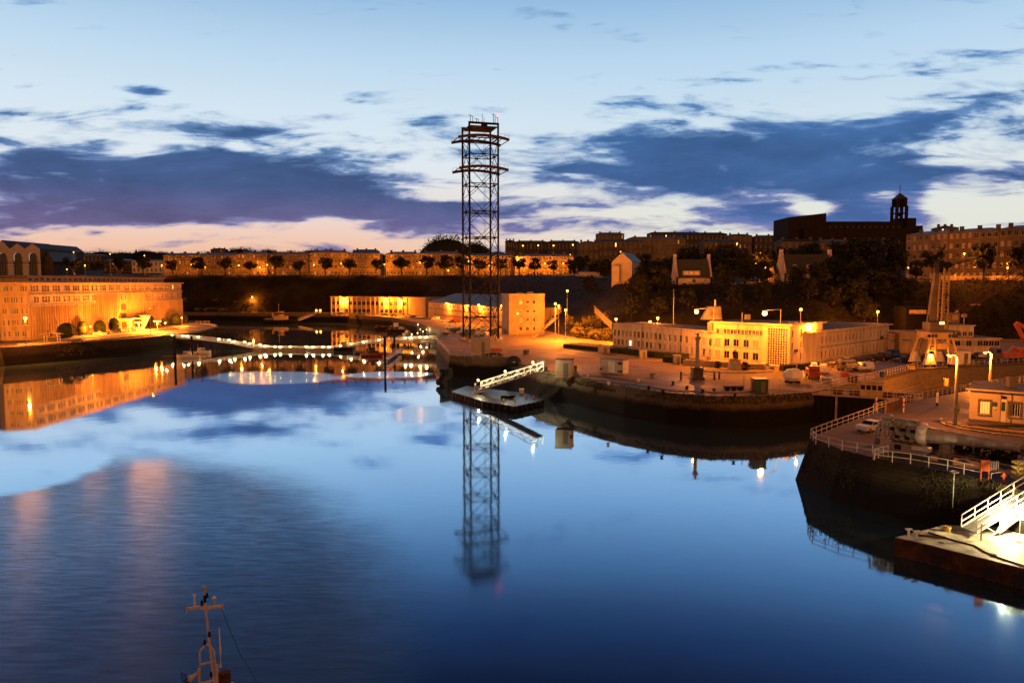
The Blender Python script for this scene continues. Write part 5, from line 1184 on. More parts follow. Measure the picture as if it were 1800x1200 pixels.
def workbarge(px, py, L, rz, lb, m=M_STEELD, cab=True):
    p = at(px, py, 0); t = T('barge', lb, 'barge', p, rz, 'barges by the tower quay'); b = MB(); b.prism([(-L / 2, -2), (L / 2, -2), (L / 2, 2), (-L / 2, 2)], .9, 1.5, m); b.prism([(-L / 2 + .8, -1.8), (L / 2 - .8, -1.8), (L / 2 - .8, 1.8), (-L / 2 + .8, 1.8)], -.5, .9, m); b.obj('hull', t)
    if cab: MB().box((L * .25, 0, 2.5), (2.6, 2.4, 2), M_WPAINT).obj('cabin', t)
    for k in range(5): MB().box((-L * .4 + k * L * .12, random.uniform(-1, 1), 1.9), (random.uniform(.6, 1.4), .9, random.uniform(.5, 1.1)), random.choice([M_RUST, M_CONC, M_BLUEP])).obj('deck_load', t)
workbarge(684, 579, 15, .1, 'dark barge with a white cabin at the left of the moored craft under the warehouse'); workbarge(700, 584, 12, -.2, 'low dark barge with deck loads nearer the footbridge', cab=False)
motorboat(716, 588, 7, 1.2, 'white motorboat berthed stern-on just left of the jetty lamps'); motorboat(728, 583, 7, 1.4, 'second white motorboat berthed right beside the first, left of the jetty lamps'); motorboat(706, 581, 8, .5, 'white motorboat behind the low dark barge')
# pontoon arm with rails near the red workboat
ramp(at(678, 632, .8), at(701, 617, .8), 1.8, 'low steel pontoon walkway with rails beside the mooring piles', 'pontoon_walkway', 'walkway')
# cluttered scrap/boats on land behind the tower legs
CL = 'boats and trailers stored behind the tower'
for i, (px, py, a) in enumerate([(800, 584, .4), (815, 581, 1.0), (832, 586, .2), (850, 582, .9), (868, 586, .5), (846, 590, 1.2), (822, 592, .1)]):
    p = G(px, py); t = T('stored_dinghy', f'small boat on a trailer stored behind the tower, {ORD[i]} of the huddle counting inland', 'dinghy', p + Vector((0, 0, .8)), a * 2, CL)
    place('hull', hull_mesh(6, 2.1, .9, M_WPAINT if i % 2 else M_BLUEP, M_GREYR), t)
    MB().box((0, 0, -.35), (4.5, 1.4, .12), M_GALV).obj('trailer', t); MB().tube([(-.5, -.85, -.5), (-.5, .85, -.5)], .32, M_BLACK, 8).obj('wheels', t); MB().tube([(.4, 0, .8), (.2, 0, 4.2)], .05, M_GALV, 5).obj('mast', t)
for i, (px, py, c_) in enumerate([(792, 577, 'white'), (782, 590, 'dark'), (878, 577, 'dark')]): car(G(px, py), i * .8, c_, ['white car at the head of the jetty', 'dark car beside the left tower leg', 'dark car between the stored boats and the concrete block'][i], 'cars by the tower')
p = at(765, 573); light_p = p
def kiosk(px, py, w, d, h, lb, m=M_CREAM2, nm='equipment_cabin', rz=0.0, roof=M_CONC, cat='cabin'):
    p = G(px, py); t = T(nm, lb, cat, p, rz); MB().box((0, d / 2, h / 2 - .05), (w, d, h + .1), m).obj('body', t); MB().box((0, d / 2, h + .06), (w + .25, d + .25, .12), roof).obj('roof', t)
    MB().box((w * .12, -.02, h * .42), (min(.9, w * .3), .06, h * .8), M_GREYR).obj('door', t); return t
kiosk(845.5, 624, 5.2, 4, 4.4, 'plain beige equipment cabin at the foot of the lattice tower', rz=.1)
kiosk(990.5, 663, 3.4, 3, 3.6, 'tall dark-roofed cabin at the head of the mid gangway', roof=M_STEELD, rz=-.25)
kiosk(951, 645, 2.2, 1.6, 1.5, 'low concrete box on the quay behind the gangway head', M_CONC)
t = T('skip', 'low orange metal skip beside the tower cabin', 'skip', G(868, 622)); MB().prism([(-2.4, -1), (2.4, -1), (2.4, 1), (-2.4, 1)], 0, 1.5, M_ORGP, M_RUST, poly0=[(-2, -.8), (2, -.8), (2, .8), (-2, .8)]).obj('body', t)
# heaps and rope on the bastion
for px, py, r, h, lb in [(868, 625, 2.4, .8, 'dark covered heap on the bastion right of the tower cabin'), (903, 636, 1.7, 1.4, 'dark rounded heap at the right corner of the bastion')]:
    t = T('covered_heap', lb, 'heap', G(px, py), 0, 'heaps on the bastion'); b = MB(); b.ball((0, 0, 0), 1, M_BLACK, 16, 10, sc=(r, r * .7, h))
    b.v = [(x + .25 * hnoise(x * 9, y * 9), y, z * (1 + .15 * hnoise(x * 7, z * 9))) for x, y, z in b.v]; b.obj('tarpaulin', t, smooth=True); MB().tube([(-r, 0, .1), (0, -r * .72, .1), (r, 0, .1)], .08, M_WPAINT, 5).obj('rope', t)
railing([G(792, 626), G(830, 629), G(888, 629)], 1.4, 'thin wire fence along the bastion edge', m=M_GALV, step=2.4)
railing([G(766, 598), G(778, 609), G(789, 622)], 1.0, 'pale handrail down the left edge of the tower quay', m=M_WPAINT, step=2)
# bastion: round bastion fenders and dark lattice of tyres by the mid pontoon
# ------------------------------------------------------------------ mid pontoon and gangway
def mid_pontoon():
    zc = 1.3; P = [at(793, 688, zc), at(850, 705, zc), at(905, 714, zc), at(956, 703, zc), at(930, 692, zc), at(860, 683, zc), at(820, 678, zc)]; o = P[0]
    t = T('landing_pontoon', 'dark low pontoon hung with tyre fenders under the mid gangway', 'pontoon', (o.x, o.y, 0)); poly = rel(o, *P)
    MB().prism(offs(flip_ccw(poly), -.0), -1, zc, M_STEELD, mat('wet_steel_deck', (.045, .042, .04), .25, .4, .5, spec=.6)).obj('hull', t)
    edge = [Vector((x, y, .7)) for x, y in poly[:4]]; tm = MB().tube([(0, 0, 0), (0, .35, 0)], .55, M_BLACK, 10).mesh('tyre_fender')
    for a, c in zip(edge, edge[1:]):
        n = int((c - a).length / 1.5)
        for i in range(n): place('tyre_fender', tm, t, a + (c - a) * (i + .5) / n + Vector((0, -.5, .1 * math.sin(i * 2.1))), random.uniform(-.2, .2) + math.atan2((c - a).y, (c - a).x))
    for px, py in ((885, 706), (905, 704), (925, 699), (938, 700)): q = at(px, py, zc) - o; MB().tube([(q.x, q.y, zc), (q.x, q.y, zc + .6)], .22, M_GALV, 8).obj('bollard', t)
    q = at(893, 700, zc) - o; MB().box((q.x, q.y, zc + .35), (3, 1.2, .7), M_STEELD).obj('deck_locker', t)
    q = at(917, 691, zc) - o; MB().box((q.x, q.y, zc + .5), (1, .8, 1), M_WPAINT).obj('deck_locker', t)
    # rounded fender cluster at the left
    p = at(783, 678, 0); t = T('fender_cluster', 'dark cluster of big tyre fenders at the left corner of the bastion', 'fenders', p)
    for k in range(34): a = random.uniform(0, 6.28); r = random.uniform(.3, 1.9); z = random.uniform(.3, 3.8); MB().tube([(r * math.cos(a), r * math.sin(a), z), (r * math.cos(a) + .1, r * math.sin(a) - .5, z)], .6, M_BLACK, 10).obj('tyre', t)
    MB().tube([(0, 0, -1), (0, 0, 4.2)], 1.4, M_STEELD, 12).obj('dolphin_pile', t)
    a = at(840, 687.5, 1.6); c = atd(950, 653, 121.5)
    ramp(a, c, 2.6, 'bright lit aluminium gangway sloping from the mid pontoon up to the quay', lamps=((.06, 2600), (.5, 2600), (.93, 2600)), hh=1.9, truss=True)
mid_pontoon()

# ------------------------------------------------------------------ plaza furniture
def plaza_things():
    # container
    p = G(1054, 655); q = G(1106, 659.5); v = q - p; t = T('container', 'white ribbed container with double doors standing on the plaza', 'container', p, math.atan2(v.y, v.x)); L = v.length * .78; h = hp(p, 631)
    b = MB(); b.box((L / 2, 1.3, h / 2 + .1), (L, 2.6, h), M_PINK); n = 22
    for i in range(n): b.box((L * (i + .5) / n, -.02, h / 2 + .1), (L / n * .4, .05, h * .9), M_PINK)
    b.obj('body', t); MB().box((L / 2, 1.3, h + .16), (L + .1, 2.7, .1), M_GREYR).obj('roof', t)
    for x in (L * .45, L * .6): MB().box((x, -.07, h * .5), (L * .13, .04, h * .8), M_WPAINT).obj('door', t)
    for x, z in ((L * .07, h * .3), (L * .86, h * .8), (L * .94, h * .8), (L * .86, h * .22), (L * .94, h * .22)): MB().box((x, -.07, z), (.6, .06, .5), M_DFRAME).obj('vent', t)
    MB().box((L + .01, 1.3, h * .5), (.04, 2.4, h * .9), M_WPAINT).obj('end_door', t)
    # column monument
    p = G(1225, 666); t = T('column_monument', 'slender column monument with a small figure on top, on a dark stone plinth', 'monument', p); D = p.y
    hw = 9 / F * D; zp = hp(p, 647.5); zc = hp(p, 594); zf = hp(p, 584.5); dk = mat('dark_granite', (.07, .065, .06), .6, .3, 1.5)
    b = MB(); b.prism([(-hw, -hw), (hw, -hw), (hw, hw), (-hw, hw)], 0, zp, dk); b.prism([(-hw * 1.25, -hw * 1.25), (hw * 1.25, -hw * 1.25), (hw * 1.25, hw * 1.25), (-hw * 1.25, hw * 1.25)], -.1, .45, dk); b.prism([(-hw * 1.06, -hw * 1.06), (hw * 1.06, -hw * 1.06), (hw * 1.06, hw * 1.06), (-hw * 1.06, hw * 1.06)], zp, zp + .25, dk); b.obj('plinth', t)
    c = MB(); c.tube([(0, 0, zp + .25), (0, 0, zp + .7), (0, 0, zp + .71), (0, 0, zc - .5), (0, 0, zc - .49), (0, 0, zc)], [.62, .58, .42, .34, .48, .55], M_STONE, 14); c.obj('column', t)
    f = MB(); f.box((0, 0, zc + .12), (1.1, 1.1, .24), M_STONE); f.tube([(0, 0, zc + .2), (.05, 0, zc + .6), (0, 0, zc + 1.0), (0, 0, zf)], [.25, .3, .22, .1], M_STONE, 8); f.tube([(0, 0, zc + .85), (.6, 0, zc + 1.15), (.9, 0, zc + .9)], .08, M_STONE, 5); f.tube([(0, 0, zc + .85), (-.6, 0, zc + .9)], .08, M_STONE, 5); f.obj('figure', t)
    cb = MB()
    for x in (-3.4, 3.4, 4.6):
        MB().tube([(x, -.6 if x < 4 else .2, 0), (x, -.6 if x < 4 else .2, 1.5)], [.22, .16], dk, 8).obj('chain_post', t)
    for x0, x1 in ((-3.4, -1.3), (1.3, 3.4)): cb.tube([(x0, -.6, 1.2), ((x0 + x1) / 2, -.6, .9), (x1, -.6, 1.2)], .05, dk, 5)
    cb.obj('chain', t)
    # round island with statue
    ic = G(1293, 651); R = 65 / F * ic.y; t0 = MB(); pl = [(ic.x + R * math.cos(a * math.pi / 24), ic.y + R * .62 * math.sin(a * math.pi / 24)) for a in range(48)]; t0.prism(pl, Q - .1, Q + .22, M_CONC, M_YARD); S(t0.obj('traffic_island'))
    p = G(1291, 651); p.z += .22; t = T('statue', 'dark standing statue on a pale square pedestal in the round island', 'statue', p); z1 = hp(p, 633); z2 = hp(p, 613.5); hw = 8 / F * p.y
    b = MB(); b.prism([(-hw, -hw), (hw, -hw), (hw, hw), (-hw, hw)], 0, z1, M_STONE, poly0=[(-hw * 1.2, -hw * 1.2), (hw * 1.2, -hw * 1.2), (hw * 1.2, hw * 1.2), (-hw * 1.2, hw * 1.2)]); b.prism([(-hw * 1.12, -hw * 1.12), (hw * 1.12, -hw * 1.12), (hw * 1.12, hw * 1.12), (-hw * 1.12, hw * 1.12)], z1, z1 + .2, M_STONE); b.obj('pedestal', t)
    h = z2 - z1 - .2; z = z1 + .2; f = MB(); br = mat('bronze', (.05, .04, .03), .5, .2, 2, metal=.4)
    f.tube([(-.12, 0, z), (-.14, 0, z + h * .25), (-.1, 0, z + h * .5)], [.12, .13, .2], br, 8); f.tube([(.16, 0, z), (.14, 0, z + h * .25), (.1, 0, z + h * .5)], [.12, .13, .2], br, 8); f.tube([(0, 0, z + h * .45), (0, 0, z + h * .65), (0, 0, z + h * .8), (0, 0, z + h * .84)], [.25, .32, .36, .12], br, 9); f.ball((0, 0, z + h * .93), h * .075, br, 8, 6)
    f.tube([(-.32, 0, z + h * .79), (-.55, -.1, z + h * .6), (-.5, -.3, z + h * .48)], [.11, .09, .07], br, 6); f.tube([(.32, 0, z + h * .79), (.5, -.2, z + h * .62), (.35, -.4, z + h * .6)], [.11, .09, .07], br, 6); f.prism([(-.4, .05), (.4, .05), (.35, .3), (-.35, .3)], z + h * .15, z + h * .78, br); f.obj('figure', t, smooth=True)
    MB().box((0, 0, z + .06), (hw * 1.5, hw * 1.5, .12), br).obj('base_plate', t)
    for px, py, r, h, lb in [(1262, 648, .9, 2.2, 'small conical shrub left of the statue in the island'), (1311, 651.5, 1.1, 2.4, 'small conical shrub right of the statue in the island')]:
        t = T('cone_shrub', lb, 'shrub', G(px, py), 0, 'cone shrubs beside the statue'); place('foliage', CONE, t, (0, 0, -.2), 0, (r / 2, r / 2, h / 10)); place('stem', STEMM, t)
    # planter wall behind the island and hedges
    def hedge(pts, w, h, lb, m=M_HEDGE, nm='hedge', cat='hedge', cap=None):
        o = G(*pts[0]); t = T(nm, lb, cat, o, 0, 'hedges and planter walls on the plaza'); P = [G(*q) - o for q in pts]; b = MB(); rg = random.Random(len(lb))
        for p, q in zip(P, P[1:]):
            d = (q - p); L = d.length; dn = d / L; n = Vector((-dn.y, dn.x, 0)); b.prism([(p)[:2], (q)[:2], (q + n * w)[:2], (p + n * w)[:2]], -.05, h, m)
            if m is M_HEDGE:
                for i in range(int(L * 26)):
                    c = p + dn * rg.uniform(0, L) + (n * rg.uniform(0, w) + Vector((0, 0, h)) if rg.random() < .5 else Vector((0, 0, rg.uniform(0, h)))); e = [Vector((rg.gauss(0, 1), rg.gauss(0, 1), rg.gauss(0, 1))).normalized() * .2 for _ in range(3)]
                    b.add([c + e[0], c + e[1], c + e[2]], [(0, 1, 2)], m)
        b.obj('foliage' if m is M_HEDGE else 'wall', t)
    hedge([(1075, 619.5), (990, 611)], -7, 1.2, 'broad flat dark hedge bed left of the curved wing'); hedge([(1085, 621), (1150, 629), (1205, 633)], 2.0, 1.5, 'long dark hedge under the windows of the curved wing'); hedge([(1165, 636), (1205, 640)], 1.5, 1.4, 'short dark hedge beside the steps of the curved wing')
    hedge([(1200, 642), (1262, 646), (1344, 652)], .8, 1.4, 'low pale planter wall curving behind the statue', M_CREAM, 'planter_wall', 'low wall'); hedge([(1378, 652), (1410, 650), (1440, 646)], 1.4, 1.3, 'dark hedge planter at the foot of the tall block', M_HEDGE)
    for px, py, w, h, lb in [(1191, 641, 1.4, 1.8, 'small dark guard box behind the column'), (1062, 620, 2.6, 1.5, 'small pale shelter at the end of the broad hedge'), (1131, 631, 1.5, 1.9, 'small stone block between the hedges'), (1250, 634, 1.4, .6, 'small stone bench against the planter wall')]: kiosk(px, py, w * 1.2, 1.4, h * 1.2, lb, M_STONE)
    CGp = 'cars and vans around the dock head'
    for px, py, c_, k, rz, lb in [(1345, 649, 'white', 'hatch', 3.1, 'white car parked before the stair window of the plaza block'), (1352, 647.5, 'white', 'hatch', 3.1, ''), (1431, 653, 'white', 'van', 1.2, 'white van nearest the red truck at the dock head'), (1447, 656, 'white', 'van', 1.1, 'second white van right of the red truck'), (1518, 651, 'silver', 'van', .25, 'silver people carrier facing left on the dark lot'), (1507, 637, 'dark', 'sedan', .1, 'black car below the middle of the right office wing'), (1540, 633, 'dark', 'sedan', .2, 'black car near the right end of the office wing'), (1552, 632, 'dark', 'van', .25, 'black estate car at the sign end of the office wing'),
        (1567, 626, 'blue', 'van', .4, 'dark blue van behind the black estate car'), (1588, 636, 'dark', 'sedan', .2, 'dark car left of the crane legs'), (1602, 634, 'blue', 'hatch', .2, 'blue car just left of the crane legs'), (1644, 630, 'blue', 'van', .3, 'dark blue van seen between the crane legs')]:
        if lb: car(G(px, py), rz, c_, lb, CGp, k)
    def truck(px, py, rz, lb, m, bedm, s=1.0):
        t = T('truck', lb, 'truck', G(px, py), rz, 'trucks at the dock head'); t.scale = (s, s, s); MB().box((0, 0, .75), (6.2, 1.9, .3), M_STEELD).obj('chassis', t)
        c = MB(); c.add([(-3.2, -1, .6), (-1.6, -1, .6), (-1.6, -1, 2.7), (-2.7, -1, 2.7), (-3.2, -1, 1.7), (-3.2, 1, .6), (-1.6, 1, .6), (-1.6, 1, 2.7), (-2.7, 1, 2.7), (-3.2, 1, 1.7)], [(0, 1, 2, 3, 4), (9, 8, 7, 6, 5), (0, 4, 9, 5), (4, 3, 8, 9), (3, 2, 7, 8), (2, 1, 6, 7)], m); cb = c.obj('cab', t)
        MB().add([(-3.18, -.85, 1.75), (-2.74, -.85, 2.6), (-2.74, .85, 2.6), (-3.18, .85, 1.75)], [(0, 1, 2, 3)], M_GLASS).obj('windscreen', cb); MB().box((-2.3, 0, 2.15), (.9, 2.03, .7), M_GLASS).obj('side_windows', cb)
        MB().box((.8, 0, 1.35), (4.4, 2.1, 1.0), bedm).obj('bed', t)
        for x in (-2.4, 2.0):
            for y in (-.9, .9): MB().tube([(x, y - .12, .45), (x, y + .12, .45)], .45, M_BLACK, 12).obj('wheel', t)
    truck(1428, 664, 1.3, 'red truck with a loaded bed at the corner of the dock', M_REDP, M_REDP, 1.0); truck(1492, 651, .15, 'small pale pickup truck on the dark lot', M_GREYR, M_CONC, .8); truck(1768, 635, 0.05, 'flatbed carrying coloured boards at the far right of the quay', M_GREYR, M_ORGP, 1.25)
    # hexagonal white tank
    p = G(1393, 672.5); t = T('white_capsule', 'white faceted capsule with a dark window lying on the plaza', 'capsule', p, .3); r = 1.3; L = 3.9; vs = []; n = 8; b = MB()
    rings = [(-L / 2, r * .45), (-L / 4, r), (L / 4, r), (L / 2, r * .45)]
    for x, q in rings: vs += [(x, q * math.cos(a * math.pi / 4 + .39), r + .25 + q * math.sin(a * math.pi / 4 + .39)) for a in range(n)]
    b.add(vs, [(i * n + j, i * n + (j + 1) % n, (i + 1) * n + (j + 1) % n, (i + 1) * n + j) for i in range(3) for j in range(n)] + [tuple(range(n))[::-1], tuple(3 * n + j for j in range(n))], M_WPAINT); b.obj('shell', t)
    MB().add([(L * .3, -r * .87, r + .6), (L * .44, -r * .62, r + .5), (L * .44, -.3, r * 1.65), (L * .3, -.4, r * 2.05)], [(0, 1, 2, 3)], M_GLASS).obj('window', t)
    for x in (-.9, .9): MB().box((x, 0, .2), (.3, 2, .4), M_STEELD).obj('skid', t)
    kiosk(1338, 690.5, 2.5, 2, 2.4, 'dark green cabinet at the quay edge', M_GREENP, roof=M_GREENP); kiosk(1325.5, 689.5, .8, .8, 1.9, 'narrow orange cabinet beside the green one', M_ORGP, roof=M_ORGP)
    p = G(1289, 686); t = T('capstan_cart', 'low rusty winch cart on the quay edge', 'winch cart', p); MB().box((0, 0, .7), (3.4, 1.2, .3), M_RUST).obj('frame', t)
    for x in (-1.2, 0, 1.2): MB().tube([(x, -.7, .4), (x, .7, .4)], .4, M_STEELD, 10).obj('wheel', t)
    MB().tube([(1.9, 0, 0), (1.9, 0, 2.6)], .07, M_GALV, 5).obj('post', t)
    BG = 'small bollards along the quay edge'
    for i, (px, py) in enumerate([(1033, 662), (1122, 672), (1070, 677), (1165, 691), (1292, 697), (1235, 690), (1183, 676), (1207, 684), (960, 651), (1005, 668), (1140, 684), (1255, 689)]):
        t = T('bollard', f'small iron mooring bollard on the curved quay edge, number {i + 1} of the row' if False else f'small mooring bollard on the curved quay apron, {ORD[i]} built outwards from the gangway', 'bollard', G(px, py), 0, BG); MB().tube([(0, 0, 0), (0, 0, .45), (0, 0, .46), (0, 0, .65)], [.22, .2, .32, .3], M_STEELD if i > 2 else M_WPAINT, 9).obj('head', t); MB().cyl((0, 0, 0), .38, .08, M_STEELD, 9).obj('base', t)
    for px, yt, lb in [(1302.5, 551, 'tall thin flagpole standing before the tall plaza block'), (1400, 628, 'short thin pole at the right of the round island'), (1183, 510, 'tall bare mast rising behind the curved wing')]:
        p = G(px, 637) if px == 1302.5 else (G(px, 655) if px == 1400 else G(px, 600)); t = T('flagpole', lb, 'pole', p, 0, 'bare poles about the plaza'); h = hp(p, yt); MB().tube([(0, 0, -.1), (0, 0, h)], .12, M_GALV, 7, r1=.06).obj('pole', t); MB().ball((0, 0, h + .1), .14, M_GALV, 6, 4).obj('finial', t); MB().cyl((0, 0, 0), .3, .15, M_CONC, 8).obj('base', t)
    railing([G(1000, 657), G(1050, 660), G(1110, 667), G(1122, 660)], 2.0, 'thin mesh fence along the quay side of the container', step=3, w=.04, rails=(1, .5, .1))
plaza_things()
# painted edge line and rails on the apron
for zz, pts in ((.004, [(960, 655), (1060, 668), (1120, 676), (1185, 687), (1270, 690), (1345, 687)]),):
    S(strip('quay_kerb', [G(*q) for q in pts], .45, Q, Q + .22, M_CONC))
apron = [P2(955, 650.5), P2(1000, 659.5), P2(1060, 671), P2(1100, 678), P2(1175, 688), P2(1250, 694), P2(1340, 694), P2(1420, 687), P2(1345, 682), P2(1270, 683), P2(1190, 678), P2(1120, 668), P2(1060, 660), P2(1000, 652)]
quay('quay_apron', apron, Q + .006, 0, M_ASPH, M_ASPH)
lot = [P2(1480, 655), P2(1560, 657), P2(1612, 643), P2(1670, 641), P2(1750, 638), P2(1750, 628), P2(1600, 628), P2(1560, 628), P2(1500, 640)]
quay('parking_lot', lot, Q + .008, 0, M_ASPH, M_ASPH)

for k, (pts, w) in enumerate([([(1560, 657), (1612, 645.5), (1700, 640.5), (1800, 635)], .12), ([(1590, 640), (1640, 634), (1710, 631), (1800, 627)], .12)]): S(strip('crane_rail', [G(*q) for q in pts], w, Q, Q + .07, M_STEELD))
for px in (1500, 1520, 1540, 1560, 1580): S(strip('road_marking', [G(px, 641 - (px - 1500) * .08), G(px + 9, 634 - (px - 1500) * .08)], .14, Q + .008, Q + .02, M_WPAINT))
S(strip('road_marking', [G(980, 640), G(1130, 648), G(1215, 657)], .15, Q, Q + .012, M_WPAINT)); S(strip('road_marking', [G(900, 612), G(1000, 622), G(1060, 630)], .15, Q, Q + .012, M_WPAINT))

for px, py, c_, k, rz, lb in [(1573, 632, 'dark', 'sedan', .25, 'black saloon at the back of the dark lot beyond the estate car'), (1618, 632, 'blue', 'sedan', .2, 'dark blue saloon right behind the left crane leg'), (1468, 645, 'dark', 'hatch', .3, 'dark hatchback against the hedge planter of the right wing'), (1486, 638.5, 'silver', 'sedan', .2, 'silver saloon at the left end of the row under the right wing'), (1720, 629, 'dark', 'hatch', .1, 'dark hatchback below the white stepped office'), (1738, 630, 'white', 'van', .1, 'white van below the right end of the stepped office')]:
    car(G(px, py), rz, c_, lb, 'cars and vans around the dock head', k)
for i, (px, py, w, h, m, lb) in enumerate([(1602, 649, 1.2, 1.0, M_YEL, 'yellow tool chest at the foot of the left crane leg'), (1676, 643, 1.4, 1.2, M_RUST, 'rusty tool chest right of the crane legs'), (1715, 640, 1.8, 1.0, M_GREYR, 'grey tool chest on the dock edge'), (1552, 662, 1.1, .9, M_BLUEP, 'blue drum crate by the dock railing'), (1008, 652, 1.3, 1.1, M_RUST, 'rusty crate beside the tall dark-roofed cabin'), (925, 622, 1.4, 1.0, M_GREYR, 'grey crate on the open quay right of the tower cabin'), (1147, 664, 1.2, .8, M_CONC, 'pale block on the quay right of the white container')]):
    p = G(px, py); t = T('crate', lb, 'crate', p, .2 * i, 'crates and chests on the quays'); MB().box((0, 0, h / 2), (w, w * .7, h), m).obj('body', t); MB().box((0, 0, h + .04), (w + .08, w * .7 + .08, .08), M_STEELD).obj('lid', t)
# ------------------------------------------------------------------ dock gate, crane, gun platform
M_RAILW = mat('weathered_white_rail', (.55, .50, .45), .6, .15, 1)
def dock():
    a = G(1428, 691, Q - .3); c = G(1622, 703, Q - .3); o = a; d = c - a; L = d.length; dn = d / L; n = Vector((-dn.y, dn.x, 0)); t = T('dock_gate', 'dark steel caisson gate closing the dry dock, with a railed walkway', 'dock gate', o, math.atan2(d.y, d.x))
    b = MB(); b.box((L / 2, 1.4, -3.2), (L, 2.4, 6.0), M_STEELD)
    for i in range(14): b.box((L * (i + .5) / 14, .1, -3.2), (.25, .3, 5.8), M_STEELD)
    b.obj('caisson', t); MB().box((L / 2, 1.2, -.1), (L, 3.4, .25), M_CREAM2).obj('walkway', t)
    for y in (-.45, 2.8):
        r = MB(); k = int(L / 1.3)
        for h in (.6, 1.1): r.beam((0, y, h), (L, y, h), .06, M_RAILW)
        for i in range(k + 1): r.beam((L * i / k, y, 0), (L * i / k, y, 1.1), .06, M_RAILW)
        r.obj('guard_rail', t)
    X = lambda px: (G(px, 697) - o).dot(dn)
    x = X(1531); w = 3.6; cb = MB(); cb.box((x, 1.3, 1.25), (w, 2.2, 2.5), M_CREAM); ca = cb.obj('gate_cabin', t); MB().box((x, 1.3, 2.6), (w + .4, 2.6, .2), M_CREAM).obj('roof', ca)
    for i in range(4): MB().box((x - w / 2 + w * (i + .5) / 4, .17, 1.6), (w / 5.5, .08, .8), M_GLASS).obj('window', ca)
    tb = MB(); 
    for sx in (-.9, .9):
        for sy in (.6, 2.0): tb.beam((x - .2 + sx, sy, 2.7), (x - .2 + sx, sy, 3.7), .12, M_CREAM)
    tb.box((x - .2, 1.3, 3.75), (2.2, 1.8, .12), M_CREAM); tb.obj('roof_frame', ca)
    for i, px in enumerate((1470, 1500, 1560, 1582, 1600)):
        x = X(px); MB().box((x, 1.1, .45), (1.6, 1, .7), M_RUST).obj('winch_box', t)
    for k in range(3): q = X(1568) + k * .9; MB().tube([(q, .9, .6), (q, 1.6, .6)], .42, M_CREAM, 10).obj('drum', t)
    for px in (1468, 1572, 1540): x = X(px); MB().beam((x, -.2, -4.6), (x, -.2, .1), .35, M_CONC).obj('depth_post', t)
    # bank posts
    railing([G(1425, 687.5), G(1470, 677.5), G(1530, 665.5), G(1608, 647)], 1.2, 'weathered railing along the far edge of the dock, left of the crane', m=M_RAILW, step=1.6, w=.06)
    railing([G(1612, 646.5), G(1700, 641.5), G(1800, 636.5), G(1900, 630)], 1.2, 'weathered railing along the far edge of the dock, right of the crane', m=M_RAILW, step=2.0, w=.06)
    railing([G(1535, 723.5), G(1570, 712.5), G(1622, 700.5), G(1665, 692.5), G(1712, 683.5), G(1800, 670.5)], 1.15, 'yellow-lit railing along the near edge of the dock', m=M_RAILW, step=1.7, w=.06, rails=(1, .66, .33))
    railing([G(1416, 664), G(1470, 656)], 1.9, 'tall panel fence beside the red truck', m=M_RAILW, step=.9, w=.05)
    # barrels, boxes by the dock
    for i, (px, py, w, m, lb) in enumerate([(1500, 671, 1.6, M_RUST, 'rusty crate by the far dock edge'), (1455, 676, 1.4, M_CONC, 'pale crate near the gate'), (1487, 664, 1.3, M_REDP, 'red crate on the dock side')]): kiosk(px, py, w, 1, 1.1, lb, m, 'crate', cat='crate', roof=m)
    kiosk(1695, 640, 3.0, 2, 3.2, 'white windowless box cabin right of the crane legs', M_WPAINT)
    # ledge along dock wall
    for k, (zl, off) in enumerate(((2.2, 1.6),)):
        pts = [G(1535, 667, Q), G(1610, 648, Q), G(1700, 643, Q), G(1800, 638, Q), G(1950, 630, Q)]
        b = MB(); P = [Vector((p.x, p.y)) for p in pts]
        b.prism([tuple(p) for p in P] + [(p.x + off * .3, p.y - off * 1.4) for p in P[::-1]], -3, zl, MATS['dock_masonry'], M_CONC); S(b.obj('dock_ledge'))
        face = MB(); 
        for p, q in zip(P, P[1:]):
            dd = (q - p).normalized(); nn = Vector((dd.y, -dd.x)) * .82; face.add([(*(p + nn), zl), (*(q + nn), zl), (*(q + nn * .99), Q - .35), (*(p + nn * .99), Q - .35)], [(0, 1, 2, 3)], MATS['dock_masonry'])
        S(face.obj('dock_facing'))
dock()
